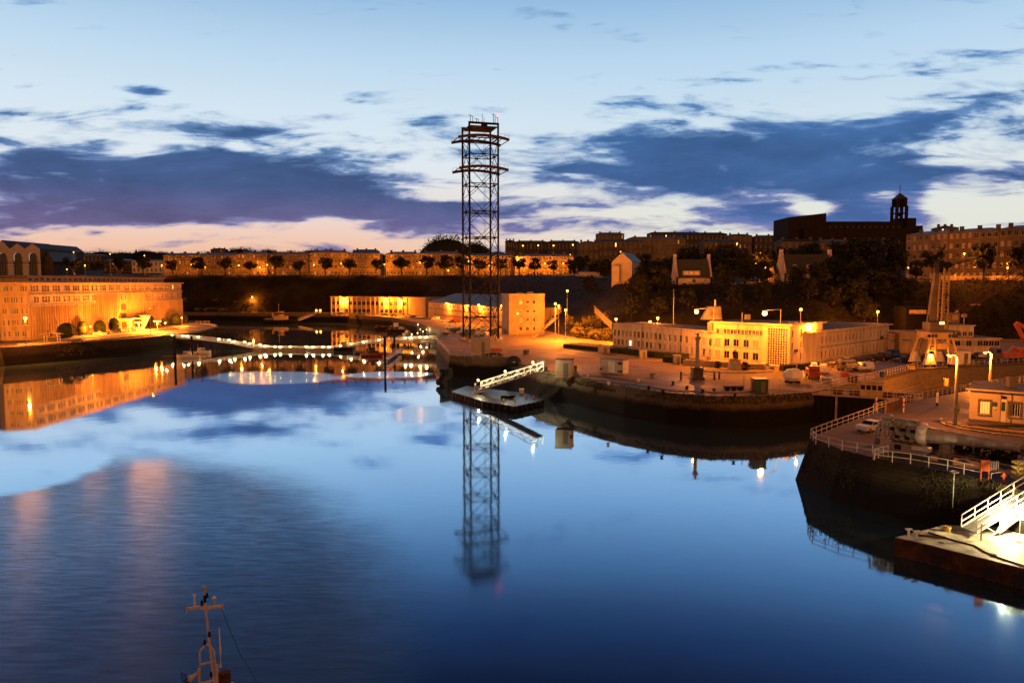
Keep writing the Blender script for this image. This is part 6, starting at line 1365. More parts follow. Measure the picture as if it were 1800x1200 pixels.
def portal_crane():
    o = G(1641, 642); D = o.y; s = D / F; t = T('dock_crane', 'level-luffing dock crane on a white four-legged portal, its lattice jib lowered to the right', 'crane', (o.x, o.y, Q))
    X = lambda px: (px - 1641) * s; Z = lambda py: hp(o, py); zt = Z(583)
    for (px, sy) in ((1620, -1), (1663, -1), (1620, 1), (1663, 1)):
        lg = MB(); xb = X(px); xt = X(1641) + (xb) * .62; y = sy * 3.2
        lg.beam((xb - 1.2, y, 1.0), (xt - .3, y * .8, zt), .42, M_CREAM); lg.beam((xb + 1.2, y, 1.0), (xt + .3, y * .8, zt), .42, M_CREAM)
        for k in range(1, 5): f = k / 5; lg.beam((xb - 1.2 + (xt - .3 - xb + 1.2) * f, y * (1 - .2 * f), 1 + (zt - 1) * f), (xb + 1.2 + (xt + .3 - xb - 1.2) * f, y * (1 - .2 * f), 1 + (zt - 1) * f), .25, M_CREAM)
        lg.prism([(xb - .5, y - .4), (xb + .5, y - .4), (xb + .5, y + .4), (xb - .5, y + .4)], .6, 3.0, M_WPAINT, poly0=[(xb - 1.3, y - .6), (xb + 1.3, y - .6), (xb + 1.3, y + .6), (xb - 1.3, y + .6)]); lg.obj('leg', t)
        for dx in (-1, 1): MB().tube([(xb + dx, y - .2, .42), (xb + dx, y + .2, .42)], .42, M_STEELD, 10).obj('wheel', t)
    pb = MB(); zb = Z(594); pb.box((0, 0, (zt + zb) / 2), (X(1660) - X(1624), 6.5, zt - zb), M_CREAM); pb.obj('portal_beam', t)
    for x0 in (-2.4, 2.4):
        for k in range(3): MB().box((x0 - .8 + k * .8, -3.3, (zt + zb) / 2), (.6, .08, .8), M_GLASS).obj('beam_window', t)
    br = MB(); br.beam((X(1626), -2.8, zb), (X(1641), -2.8, Z(603)), .2, M_CREAM); br.beam((X(1657), -2.8, zb), (X(1641), -2.8, Z(603)), .2, M_CREAM); br.beam((X(1623), -2.8, Z(610)), (X(1660), -2.8, Z(610)), .35, M_CREAM); br.box((0, -2.8, Z(606)), (3, .4, 1.2), M_CREAM); br.obj('cross_brace', t)
    # slewing part
    dk = MB(); dk.box((X(1645), 0, zt + .25), (X(1672) - X(1618), 6, .3), M_GREYR); dk.obj('slewing_deck', t)
    mh = MB(); mh.box((X(1637), 0, zt + 1.3), (3.2, 3.4, 2.0), M_GREYR); mh.obj('machinery_house', t)
    MB().box((X(1645), -1.75, Z(567)), (1.1, .08, .6), m_emit('crane_cabin_lit', (1, .55, .15), 4)).obj('lit_window', t)
    # pale lattice column
    cx0, cx1 = X(1647.5), X(1659); zc0, zc1 = zt + .4, Z(471); cm = MB()
    for x in (cx0, cx1):
        for y in (-.8, .8): cm.beam((x, y, zc0), (x + (X(1653) - x) * .3, y, zc1), .3, M_CREAM2)
    for k in range(9):
        z = zc0 + (zc1 - zc0) * k / 9; z2 = zc0 + (zc1 - zc0) * (k + 1) / 9
        for y in (-.8, .8): cm.beam((cx0, y, z), (cx1, y, z), .2, M_CREAM2); cm.beam((cx0 if k % 2 else cx1, y, z), (cx1 if k % 2 else cx0, y, z2), .14, M_CREAM2)
    cm.obj('lattice_column', t)
    st = MB(); st.add([(X(1632), 1.2, zt), (X(1649), 1.2, zt), (X(1651), 1.2, Z(472)), (X(1643), 1.2, Z(470)), (X(1632), 2.2, zt), (X(1649), 2.2, zt), (X(1651), 2.2, Z(472)), (X(1643), 2.2, Z(470))], [(0, 1, 2, 3), (7, 6, 5, 4), (0, 3, 7, 4), (1, 5, 6, 2), (3, 2, 6, 7)], M_GREYR); st.obj('rear_tower', t)
    hd = MB(); hd.box((X(1650), .4, Z(470)), (2.4, 2, 2.4), M_STEELD); hd.tube([(X(1645), -.8, Z(464)), (X(1645), 1.6, Z(464))], .8, M_STEELD, 12); hd.tube([(X(1656), -.8, Z(466)), (X(1656), 1.6, Z(466))], .8, M_STEELD, 12); hd.obj('pulley_head', t)
    cb = MB(); cb.box((X(1668), -.6, Z(558)), (2.2, 2, 2.4), M_GREYR); c_ = cb.obj('operator_cabin', t); MB().box((X(1668), -1.65, Z(557)), (1.3, .08, 1.3), M_CREAM2).obj('window', c_)
    MB().box((X(1658), -1, Z(519)), (2.6, 1.4, .2), M_RUST).obj('platform', t)
    lm = MB(); lm.tube([(X(1674), 0, Z(566)), (X(1675), 0, Z(552)), (X(1678), 0, Z(545))], .35, M_WPAINT, 7); lm.obj('luffing_strut', t)
    # jib: long lattice going up to the right
    j0 = Vector((X(1676), 0, Z(556))); j1 = Vector((X(1850), -6, Z(424))); jb = MB(); n = 22; W0, W1 = 1.8, .8; side = Vector((0, 1, 0)); dj = (j1 - j0); upv = dj.cross(side).normalized() * -1
    if upv.z < 0: upv = -upv
    cor = lambda k, a, e: j0 + dj * k + side * a * (W0 * 1.0) * .5 * (1 - .4 * k) + upv * e * (W0 + .6 * math.sin(math.pi * min(1, k * 1.2))) * .8
    for a in (-1, 1):
        for e in (0, 1): 
            for i in range(n): jb.beam(cor(i / n, a, e), cor((i + 1) / n, a, e), .2, M_RUST)
    for i in range(n):
        for a in (-1, 1): jb.beam(cor(i / n, a, i % 2), cor((i + 1) / n, a, (i + 1) % 2), .12, M_RUST)
        jb.beam(cor(i / n, -1, 0), cor(i / n, 1, 0), .1, M_RUST)
    jb.obj('jib', t)
    cbl = MB()
    for y in (-.5, .7): cbl.tube([(X(1656), y, Z(466)), j0 + dj * .97 + upv * 1.5 + Vector((0, y, 0))], .05, M_STEELD, 4); cbl.tube([(X(1656), y, Z(470)), (X(1725), y * .5 - 2, Z(445))], .05, M_STEELD, 4)
    cbl.obj('cable', t); MB().tube([(X(1660), 0, Z(519)), j0 + dj * .14], .05, M_STEELD, 4).obj('cable', t)
    MB().box(j0 + dj * .16, (2.2, .9, .3), M_CREAM2).obj('jib_walkway', t)
    hd = MB().ball((X(1619), -3.3, Z(621)), .28, M_BULB, 8, 5).obj('lamp', t); light(hd, (X(1619), -4.0, Z(622)), 1500)
    for (px, py, h) in ((1628, 583, 4), (1664, 583, 4)): MB().tube([(X(px), 0, zt), (X(px), 0, zt + h)], .1, M_STEELD, 5).obj('deck_post', t)
    # shed behind with pale sign band
portal_crane()
p = atd(1592, 572, 196); p.z = max(Q, H(p.x, p.y)) - 1; t = T('hillside_shed', 'dark flat shed with a long pale illuminated-looking name band, left of the crane column', 'shed', p); s = p.y / F; hh = hp(p, 541)
MB().prism([(0, 0), (44 * s, 0), (44 * s, 8), (0, 8)], -3, hh, M_STEELD).obj('body', t); MB().box((20 * s, -.08, hh - 1.3), (30 * s, .1, 1.3), M_CREAM).obj('name_band', t); MB().prism([(-.4, -.4), (45 * s, -.4), (45 * s, 8.4), (-.4, 8.4)], hh, hh + .25, M_STEELD).obj('roof', t)
def red_crane():
    o = G(1800, 633); s = o.y / F; X = lambda px: (px - 1800) * s; Z = lambda py: hp(o, py); t = T('mobile_crane', 'red articulated crane arm at the right edge of the frame', 'mobile crane', o)
    for nm, pts, w in (('lower_boom', [(1815, 618), (1795, 592)], .9), ('knuckle_boom', [(1795, 592), (1782, 568)], .8), ('upper_boom', [(1783, 568), (1830, 590)], .9)): MB().beam((X(pts[0][0]), 0, Z(pts[0][1])), (X(pts[1][0]), 0, Z(pts[1][1])), w, M_ORGP).obj(nm, t)
    MB().box((X(1798), 0, Z(615)), (4, 2.2, 1.2), M_ORGP).obj('body', t); MB().box((X(1812), 0, Z(622)), (8, 2.4, 1.2), M_STEELD).obj('chassis', t)
    for px in (1778, 1800, 1816): MB().tube([(X(px), -1.2, .8), (X(px), -.8, .8)], .8, M_BLACK, 14).obj('wheel', t)
    MB().tube([(X(1773), 0, .2), (X(1773), 0, Z(613)), (X(1780), 0, Z(608)), (X(1788), 0, Z(612))], .18, M_CREAM, 6).obj('roll_bar', t)
red_crane()
# lamp posts around the dock
DL = 'lamp posts around the dock'
p = G(1678, 746.5); h = hp(p, 628)
t = T('street_lamp', 'tall square concrete lamp post by the road bend, lamp head turned left', 'street lamp', p, 0, DL); MB().tube([(0, 0, -.2), (0, 0, h * .25), (0, 0, h)], [.30, .27, .17], M_CONC, 8).obj('post', t); MB().tube([(0, 0, h - .1), (-.5, 0, h + .35), (-.9, .2, h + .35)], .07, M_GALV, 6).obj('arm', t)
hd = MB().ball((-1.0, .2, h + .4), .4, M_GALV, 8, 5, sc=(1.1, .7, .4)).obj('lamp_head', t); MB().ball((-1.0, .2, h + .22), .24, M_BULB, 10, 6).obj('bulb', hd); light(hd, (-1.0, .2, h - .3), 2200 * LP); MB().box((-.05, -.3, h * .22), (.8, .1, .8), M_CONC).obj('post_sign', t)
MB().box((-.9, 1.0, h * .62), (.5, .4, 1.0), M_YEL).obj('junction_box', t)
p = G(1740, 676.5); h = hp(p, 621)
t = T('street_lamp', 'tall concrete lamp post at the dock railing behind the hut', 'street lamp', p, 0, DL); MB().tube([(0, 0, -.2), (0, 0, h)], [.28, .18], M_CONC, 8).obj('post', t); MB().tube([(0, 0, h - .1), (-.5, 0, h + .3), (-1.1, 0, h + .35)], .07, M_GALV, 6).obj('arm', t)
hd = MB().ball((-1.2, 0, h + .4), .4, M_GALV, 8, 5, sc=(1.1, .7, .4)).obj('lamp_head', t); MB().ball((-1.2, 0, h + .2), .28, M_BULB, 10, 6).obj('bulb', hd); light(hd, (-1.2, 0, h - .3), 5200 * LP)
p = G(1715, 622); p.y += 0; t = T('flagpole', 'small mast with a box on top over the white stepped office', 'pole', (p.x, p.y + 6, Q), 0, 'bare poles about the plaza'); MB().tube([(0, 0, 0), (0, 0, hp(p, 558))], .14, M_GALV, 6).obj('pole', t); MB().box((0, 0, hp(p, 556)), (1.1, 1, 1), M_CREAM2).obj('head_box', t)
# ---- hut on the right
def hut():
    a = G(1703, 735.5); c = G(1800, 775.0 - 27); c = G(1803, 745); o = a; d = c - a; t = T('dock_office_hut', 'single-storey pale hut with grilled windows and a flat roof at the road bend', 'hut', (o.x, o.y, Q)); hh = hp(a, 684.5)
    c2 = c + d.normalized() * 6; bk = back(a, c2, 10); poly = rel(o, a, c2, *bk); L = (c2 - a).length; s = (c - a).length / 97
    b = MB(); W = facade(b, poly[0], poly[1], -.5, hh, [(hh * .22, hh * .42)], [(27 * s, 17 * s), (78 * s, 17 * s), (L - 3, 1.6)], M_PINK); 
    for i in (1, 2, 3): facade(b, poly[i], poly[(i + 1) % 4], -.5, hh, [], [], M_PINK)
    b.obj('wall', t)
    for i, (pos, rz, w, h_) in enumerate(W):
        m = MB(); gl = m_emit('lit_window_warm', (1, .42, .07), 1.6) if i == 0 else M_GLASS; m.add([(-w / 2, .2, 0), (w / 2, .2, 0), (w / 2, .2, h_), (-w / 2, .2, h_)], [(0, 1, 2, 3)], gl)
        for k in range(5): m.box((-w / 2 + w * k / 4, .08, h_ / 2), (.07 if k % 4 else .12, .08, h_), M_WPAINT)
        for z in (0, h_): m.box((0, .08, z), (w, .08, .12), M_WPAINT)
        for x in (-w / 2 - .14, w / 2 + .14): m.box((x, -.03, h_ / 2), (.24, .1, h_ + .5), M_GREYR)
        m.box((0, -.03, h_ + .18), (w + .5, .1, .3), M_GREYR); m.box((0, -.08, -.12), (w + .5, .22, .14), M_CONC); m.obj('window', t, pos, rz=rz)
    dn = d.normalized(); rz = math.atan2(d.y, d.x); nn = Vector((dn.y, -dn.x, 0))
    def on(u, z, sz, m, nm, k=.03): q = dn * u * s + nn * k; MB().box((q.x, q.y, z), sz, m, rz=rz).obj(nm, t)
    on(58.5, hh * .38, (10 * s, .08, hh * .76), M_WPAINT, 'door', .05); on(58.5, hh * .52, (6.5 * s, .1, hh * .3), M_GREENP, 'door_panel', .07); on(58.5, hh * .82, (9 * s, .08, .4), M_GLASS, 'fanlight', .05); on(43, hh * .58, (8.5 * s, .1, .55), M_BLUEP, 'notice_board', .05); on(44, hh * .42, (3.5 * s, .1, .35), M_WPAINT, 'notice_board', .05)
    MB().prism(offs(flip_ccw(poly), .5), hh, hh + .22, M_PINK, M_FLAT, bottom=True).obj('roof', t)
    q = dn * 4.5 + Vector((-dn.y, dn.x, 0)) * 5; MB().box((q.x, q.y, hh + .9), (1.0, .9, 1.5), M_GREYR).obj('chimney', t)
    for u in (55, 73): on(u - 1, hh * .5, (.09, .1, hh), M_GREYR, 'downpipe', .06)
hut()
# white/red barrier post, kerbs, signs
p = G(1647, 714); t = T('barrier_post', 'short white-topped post in the glowing road', 'post', p); MB().tube([(0, 0, 0), (0, 0, 1.7)], .16, M_WPAINT, 8).obj('post', t); MB().tube([(0, 0, .05), (0, 0, .6)], .18, M_BLACK, 8).obj('foot_band', t); MB().box((0, 0, 1.95), (.25, .25, .5), M_WPAINT).obj('cap', t)
for px, py, lb in [(1540, 722, 'striped marker post at the corner of the dock railing'), (1588, 724, 'small dark post at the end of the brown gate panel')]:
    p = G(px, py); t = T('marker_post', lb, 'post', p); MB().tube([(0, 0, -.1), (0, 0, 2.1)], .1, M_WPAINT, 8).obj('post', t)
    for z in (.7, 1.3): MB().tube([(0, 0, z), (0, 0, z + .3)], .12, M_REDP, 8).obj('red_band', t)
t = T('gate_panel', 'solid brown panel gate beside the dock railing', 'gate', G(1556, 727), math.atan2((G(1586, 716) - G(1556, 727)).y, (G(1586, 716) - G(1556, 727)).x)); L = (G(1586, 716) - G(1556, 727)).length; MB().box((L / 2, 0, .75), (L, .08, 1.4), M_RUST).obj('panel', t)
for x in (0, L): MB().box((x, 0, .8), (.2, .2, 1.7), M_CREAM2).obj('gate_post', t)
kz = [(1655, 736), (1653, 741), (1660, 746), (1690, 754), (1740, 762), (1800, 768), (1900, 778)]
S(strip('road_kerb', [G(*q) for q in kz], .35, Q, Q + .16, M_CONC))
S(strip('footway', [G(1668, 742), G(1700, 750), G(1760, 757), G(1850, 765)], 1.6, Q, Q + .13, M_YARD))
S(strip('road_kerb', [G(1773, 752), G(1800, 754.5), G(1860, 759)], .3, Q, Q + .15, M_CONC))
# gun
def gun():
    o = G(1581, 787); t = T('naval_gun', 'huge grey naval gun barrel with a mottled breech, mounted on stone supports', 'naval gun', (o.x, o.y, Q)); dn = (at(1788, 788.5, 7.6) - at(1560, 757, 7.6)); hdir = math.atan2(dn.y, dn.x); t.rotation_euler = (0, 0, hdir); ax = at(1580, 760, 7.6); hz = 2.15
    dl = Vector((math.cos(hdir), math.sin(hdir), 0)); X = lambda px, py=None: ((at(px, py or (757 + (px - 1560) * .138), 7.6 + .15) - o).dot(dl)); 
    zc = hz; s = MB(); st = [(X(1618), .98), (X(1628), .93), (X(1652), .84), (X(1653), .78), (X(1700), .66), (X(1745), .57), (X(1785), .50), (X(1790), .52)]
    off = (at(1700, 776, 7.6) - o); yo = off.dot(Vector((-dl.y, dl.x, 0)))
    s.tube([(x, yo, zc) for x, r in st], [r for x, r in st], M_GUN, 24); s.obj('barrel', t, smooth=True)
    MB().tube([(X(1789.9), yo, zc), (X(1790) + .02, yo, zc)], .22, M_BLACK, 16).obj('bore', t)
    c = MB(); c.tube([(X(1606), yo, zc), (X(1613), yo, zc), (X(1622), yo, zc), (X(1627), yo, zc)], [1.05, 1.25, 1.3, .95], M_WPAINT, 20); c.obj('shield_collar', t, smooth=True)
    MB().box((X(1621), yo - .8, zc - 1.5), (1.8, 1.2, .35), M_WPAINT).obj('shield_lip', t)
    br = MB(); xs = (X(1566), X(1592), X(1610)); br.tube([(xs[0], yo, zc), (xs[1] - .05, yo, zc)], 1.14, M_GUNM, 10); br.tube([(xs[1] + .1, yo, zc), (xs[2], yo, zc)], 1.2, M_GUNM, 10); br.obj('breech_jacket', t)
    q = MB(); q.tube([(xs[0] + .2, yo - .4, zc + 1.12), (xs[2], yo - .4, zc + 1.12)], .42, M_GUNM, 10); q.tube([(xs[0] + .2, yo + .7, zc + 1.05), (xs[2] - .2, yo + .7, zc + 1.05)], .4, M_GUN, 10); q.obj('recoil_cylinder', t)
    q = MB(); q.tube([(xs[0] + .3, yo - 1.0, zc - .75), (xs[2] - .2, yo - 1.0, zc - .75)], .34, M_GUNM, 10); q.obj('recoil_cylinder', t)
    bb = MB(); xb = X(1545); bb.box(((xb + xs[0]) / 2, yo, zc + .75), (xs[0] - xb, 1.9, .9), M_GUN); bb.ball((xb + .6, yo, zc + 1.45), .6, M_GUN, 10, 6, sc=(1.1, 1, .8)); bb.obj('breech_block', t)
    fr = MB()
    for y in (-1.1, 1.1):
        for z in (-.9, .3): fr.beam((xb, yo + y, zc + z), (xs[0] + .2, yo + y, zc + z), .16, M_GUN)
        for k in range(4): x = xb + (xs[0] - xb) * k / 3; fr.beam((x, yo + y, zc - .9), (x, yo + y, zc + .9), .13, M_GUN)
    fr.obj('loading_frame', t)
    pd = MB(); x = X(1584); pd.prism([(x - 1.1, yo - 1.2), (x + 1.1, yo - 1.2), (x + 1.1, yo + 1.2), (x - 1.1, yo + 1.2)], -.1, zc - 1.2, M_STONE); pd.obj('pedestal', t); MB().box((x - .2, yo - 1.22, .5), (.7, .06, .6), M_BLACK).obj('plaque', t)
    pd = MB(); x = X(1607); pd.prism([(x - .9, yo - 1), (x + .6, yo - 1), (x + .6, yo + 1), (x - .9, yo + 1)], -.1, zc - 1.2, M_GUN, poly0=[(x - 1.0, yo - 1.2), (x + 1.4, yo - 1.2), (x + 1.4, yo + 1.2), (x - 1.0, yo + 1.2)]); pd.obj('pedestal', t)
    pd = MB(); x = X(1659); pd.prism([(x - .45, yo - .5), (x + .45, yo - .5), (x + .45, yo + .5), (x - .45, yo + .5)], -.1, zc - .7, M_GUNM, poly0=[(x - .65, yo - .65), (x + .65, yo - .65), (x + .65, yo + .65), (x - .65, yo + .65)]); pd.obj('barrel_support', t)
    for i in range(5): MB().box((X(1570 + i * 9), yo - 1.22, zc + .4 - (i % 2) * .9), (.5, .16, .35), M_STEELD).obj('fitting', t)
gun()
p = G(1541, 781); t = T('shell_display', 'upright pale artillery shell standing left of the naval gun', 'shell', p); MB().tube([(0, 0, 0), (0, 0, 1.3), (0, 0, 1.8), (0, 0, 2.1), (0, 0, 2.25)], [.32, .32, .24, .12, .03], M_GUN, 14).obj('shell', t, smooth=True); MB().cyl((0, 0, -.05), .4, .1, M_CONC, 10).obj('base', t)
car(G(1530, 757.5), math.radians(30), 'white', 'white hatchback parked on the platform behind the gun breech', 'cars by the gun platform', 'hatch')
# railings of the platform
R1 = [G(1425, 769.5), G(1462, 755), G(1500, 741), G(1535, 728), G(1570, 716)]
railing(R1, 1.15, 'pale tubular railing along the dock-entrance side of the gun platform', m=M_RAILW, step=1.9, w=.07)
railing([G(1425, 769.5), G(1434, 779.5), G(1480, 791), G(1561, 803.5)], 1.15, 'pale tubular railing at the left corner of the gun platform', m=M_RAILW, step=1.9, w=.07)
railing([G(1535, 807), G(1561, 800.5)], 1.15, 'short return of pale railing near the gun pedestal', m=M_RAILW, step=1.0, w=.07)
railing([G(1537, 807.5), G(1600, 815.5), G(1665, 827), G(1724, 839.5)], 1.15, 'pale tubular railing along the river front of the gun platform', m=M_RAILW, step=1.9, w=.07)
t = T('danger_sign', 'red sign board with a wire basket at the end of the front railing', 'sign board', G(1731, 842), .1); MB().box((0, 0, 1.35), (.95, .08, 1.1), M_ORGP).obj('board', t)
for x in (-.42, .42): MB().box((x, .02, .7), (.09, .09, 1.7), M_ORGP).obj('post', t)
b = MB()
for i in range(5): b.beam((.55, .1, .9 + i * .2), (1.5, .3, .9 + i * .2), .04, M_GALV)
for i in range(5): b.beam((.55 + i * .24, .15, .9), (.55 + i * .24, .15, 1.75), .04, M_GALV)
b.obj('basket', t); MB().tube([(.6, -.1, 0), (.6, -.1, .6), (2.0, .1, .7), (2.0, .1, 0)], .05, M_WPAINT, 6).obj('hoop_rail', t)
t = T('crate_stack', 'yellow slatted rack at the right edge of the gun platform', 'rack', G(1796, 846)); b = MB()
for z in (.4, .9, 1.4, 1.9): b.box((0, 0, z), (1.6, .9, .25), M_YEL)
for x in (-.7, .7): b.beam((x, -.4, 0), (x, -.4, 2.1), .1, M_YEL)
b.obj('shelf', t)
t = T('fire_hydrant', 'small orange hydrant behind the pontoon gangway rail', 'hydrant', G(1764, 846)); MB().tube([(0, 0, 0), (0, 0, .7), (0, 0, .9)], [.16, .16, .05], M_ORGP, 9).obj('body', t); MB().tube([(-.25, 0, .55), (.25, 0, .55)], .07, M_ORGP, 6).obj('outlet', t)
t = T('street_lamp', 'low round lamp dish on a thin post below the front railing', 'lamp', at(1676, 858, Q - 1.2), 0); h = hp(at(1676, 858, Q - 1.2), 829); MB().tube([(0, 0, -2), (0, 0, h)], .05, M_GALV, 6).obj('post', t); MB().ball((0, 0, h), .45, M_GALV, 12, 6, sc=(1, 1, .3)).obj('lamp_head', t)
# planting bed
bed = [P2(1620, 791), P2(1700, 805), P2(1790, 822), P2(1800, 806), P2(1700, 790), P2(1640, 781)]
quay('planting_bed', bed, Q + .15, 0, M_CONC, M_GRASS)
BGp = 'low shrubs under the gun barrel'
for i, (px, py, r) in enumerate([(1630, 787, 1.1), (1640, 788, 1.3), (1692, 797, 1.3), (1722, 803, 1.0), (1745, 806, 1.2), (1765, 810, 1.2)]): bush(G(px, py), r, 1.7, f'low leafy shrub in the bed under the gun barrel, {ORD[i]} from the breech', BGp)
def palm():
    p = G(1783, 812); t = T('palm', 'small bushy palm beside the muzzle of the gun', 'palm', p); MB().tube([(0, 0, -.1), (.05, 0, .9)], [.3, .22], M_BARK, 9).obj('trunk', t); b = MB(); rg = random.Random(5)
    for i in range(46):
        a = rg.uniform(0, 6.28); e = rg.uniform(.2, 1.3); L = rg.uniform(1.4, 2.3); pts = [Vector((0, 0, .9))]
        for k in range(1, 6): f = k / 5; pts.append(Vector((math.cos(a) * L * f * math.cos(e * (1 - f * .8)), math.sin(a) * L * f * math.cos(e * (1 - f * .8)), .9 + L * math.sin(e) * f - .9 * f * f)))
        sd = Vector((-math.sin(a), math.cos(a), 0))
        for k in range(5):
            for s in (-1, 1): m_ = (pts[k] + pts[k + 1]) / 2; b.add([pts[k], pts[k + 1], m_ + sd * s * .32 * (1 - k / 7) + (pts[k + 1] - pts[k]) * .6 - Vector((0, 0, .08))], [(0, 1, 2)], M_LEAF2)
    b.obj('fronds', t)
palm()
# ---- near pontoon bottom right
def near_pontoon():
    zc = 1.75; P = [at(1573, 944, zc), at(1609, 951, zc), at(1800, 998, zc), at(2000, 1050, zc), at(2050, 975, zc), at(1800, 928, zc), at(1660, 922, zc)]; o = P[0]; t = T('steel_pontoon', 'rust-sided steel pontoon with a brilliantly lit pale deck, bottom right', 'pontoon', (o.x, o.y, 0)); poly = rel(o, *P)
    dk = mat('pale_deck_paint', (.50, .46, .36), .6, .35, .7, bump=.2); MB().prism(poly[::1], -1, zc, M_RUST, dk).obj('hull', t)
    e = MB(); 
    for a, c in zip(poly[:3], poly[1:4]): e.beam((a[0], a[1], zc - .12), (c[0], c[1], zc - .12), .22, M_RUST)
    for a, c in zip(poly[1:3], poly[2:4]):
        n = 8
        for i in range(n): k = (i + .5) / n; e.beam((a[0] + (c[0] - a[0]) * k, a[1] + (c[1] - a[1]) * k - .06, -.5), (a[0] + (c[0] - a[0]) * k, a[1] + (c[1] - a[1]) * k - .06, zc - .2), .12, M_RUST)
    e.obj('rubbing_strake', t); tm = MB().tube([(0, 0, 0), (0, .3, 0)], .5, M_BLACK, 14).mesh('tyre_fender')
    for px in (1645, 1735, 1790): q = at(px, 951 + (px - 1609) * .246 + 16, zc - .6) - o; place('tyre_fender', tm, t, (q.x - .1, q.y - .5, .95), -.75)
    for px, py in ((1597, 941), (1611, 945)): q = at(px, py, zc) - o; b = MB(); b.box((q.x, q.y, zc + .3), (.16, .16, .6), M_WPAINT); b.box((q.x, q.y, zc + .62), (.6, .2, .12), M_WPAINT); b.obj('cleat', t)
    q = at(1665, 933, zc) - o; MB().tube([(q.x, q.y, zc), (q.x, q.y, zc + .3), (q.x, q.y, zc + .31), (q.x, q.y, zc + .45)], [.28, .26, .34, .3], M_YEL, 12).obj('bollard', t)
    q = at(1746, 976, zc) - o; MB().tube([(q.x, q.y, zc), (q.x, q.y, zc + .15)], .25, M_STEELD, 10).obj('bollard', t)
    h = MB(); pts = [at(px, py, zc + .06) - o for px, py in ((1632, 935), (1650, 941), (1680, 950), (1712, 958), (1730, 969), (1760, 981), (1800, 994), (1850, 1008))]; h.tube([(p.x, p.y, zc + .06) for p in pts], .07, M_BLACK, 6); h.obj('hose', t)
    for px, py, r in ((1654, 953, .25), (1790, 952, .3), (1783, 945, .2)): q = at(px, py, zc) - o; MB().cyl((q.x, q.y, zc), r, .02, M_RUST, 10).obj('hatch', t)
    h = MB(); a = at(1612, 940, zc) - o; c = at(1660, 944, zc) - o
    for k in range(3): h.tube([(a.x, a.y - k * .2, zc + .05), ((a.x + c.x) / 2, (a.y + c.y) / 2 - k * .25, zc + .05), (c.x, c.y - k * .2, zc + .05)], .05, M_RUST, 5)
    h.obj('mooring_line', t)
    # gangway
    a = at(1703, 932, zc + .45); c = atd(1840, 847, 55.2); 
    g = ramp(a, c, 1.7, 'brightly lit white gangway rising from the near pontoon to the right quay', hh=1.25); g_up = (c - a).normalized()
    d = Vector(c) - Vector(a); b = MB(); n = 8
    nn = Vector((-d.y, d.x, 0)).normalized()
    for s in (-1, 1):
        for i in range(2, n + 1):
            p0 = d * (i - 1) / n + nn * s * .85; p1 = d * i / n + nn * s * .85; dz = Vector((0, 0, -1.1)); b.beam(p0 + (dz if i % 2 else Vector()), p1 + (Vector() if i % 2 else dz), .07, M_WPAINT)
        b.beam(d / n + nn * s * .85 + dz, d + nn * s * .85 + dz, .1, M_WPAINT)
    b.obj('under_truss', g)
    w = MB(); q = d * .30; w.add([q + nn * -.8 + Vector((0, 0, -.1)), d * .72 + nn * -.8 + Vector((0, 0, -.1)), d * .72 + nn * -.8 + Vector((0, 0, -1.2)), q + nn * -.8 + Vector((0, 0, -q.z - .3))], [(0, 1, 2, 3)], M_WPAINT); w.obj('splash_plate', g)
    f = at(1724, 950, zc) - Vector(a); MB().beam((f.x, f.y, f.z), (f.x, f.y, f.z + 1.6), .1, M_WPAINT).obj('prop', g)
    # floodlight on the deck
    p = at(1792, 948, zc); t = T('floodlight', 'dazzling white floodlight on a short stand on the near pontoon', 'floodlight', p); h = hp(p, 908); MB().tube([(0, 0, 0), (0, 0, h - .1)], .05, M_GALV, 6).obj('stand', t); MB().cyl((0, 0, 0), .3, .05, M_GALV, 8).obj('base', t)
    hd = MB().box((0, .12, h + .05), (.6, .2, .5), M_STEELD).obj('lamp_head', t); MB().ball((0, -.05, h + .05), .30, m_emit('floodlight_white', (1, .86, .52), 60), 12, 8).obj('bulb', hd); light(hd, (-.2, .5, h + .3), 3800, (1, .74, .34), .1); light(hd, (-1.2, .1, h + .4), 1500, (1, .74, .34), .1)
near_pontoon()
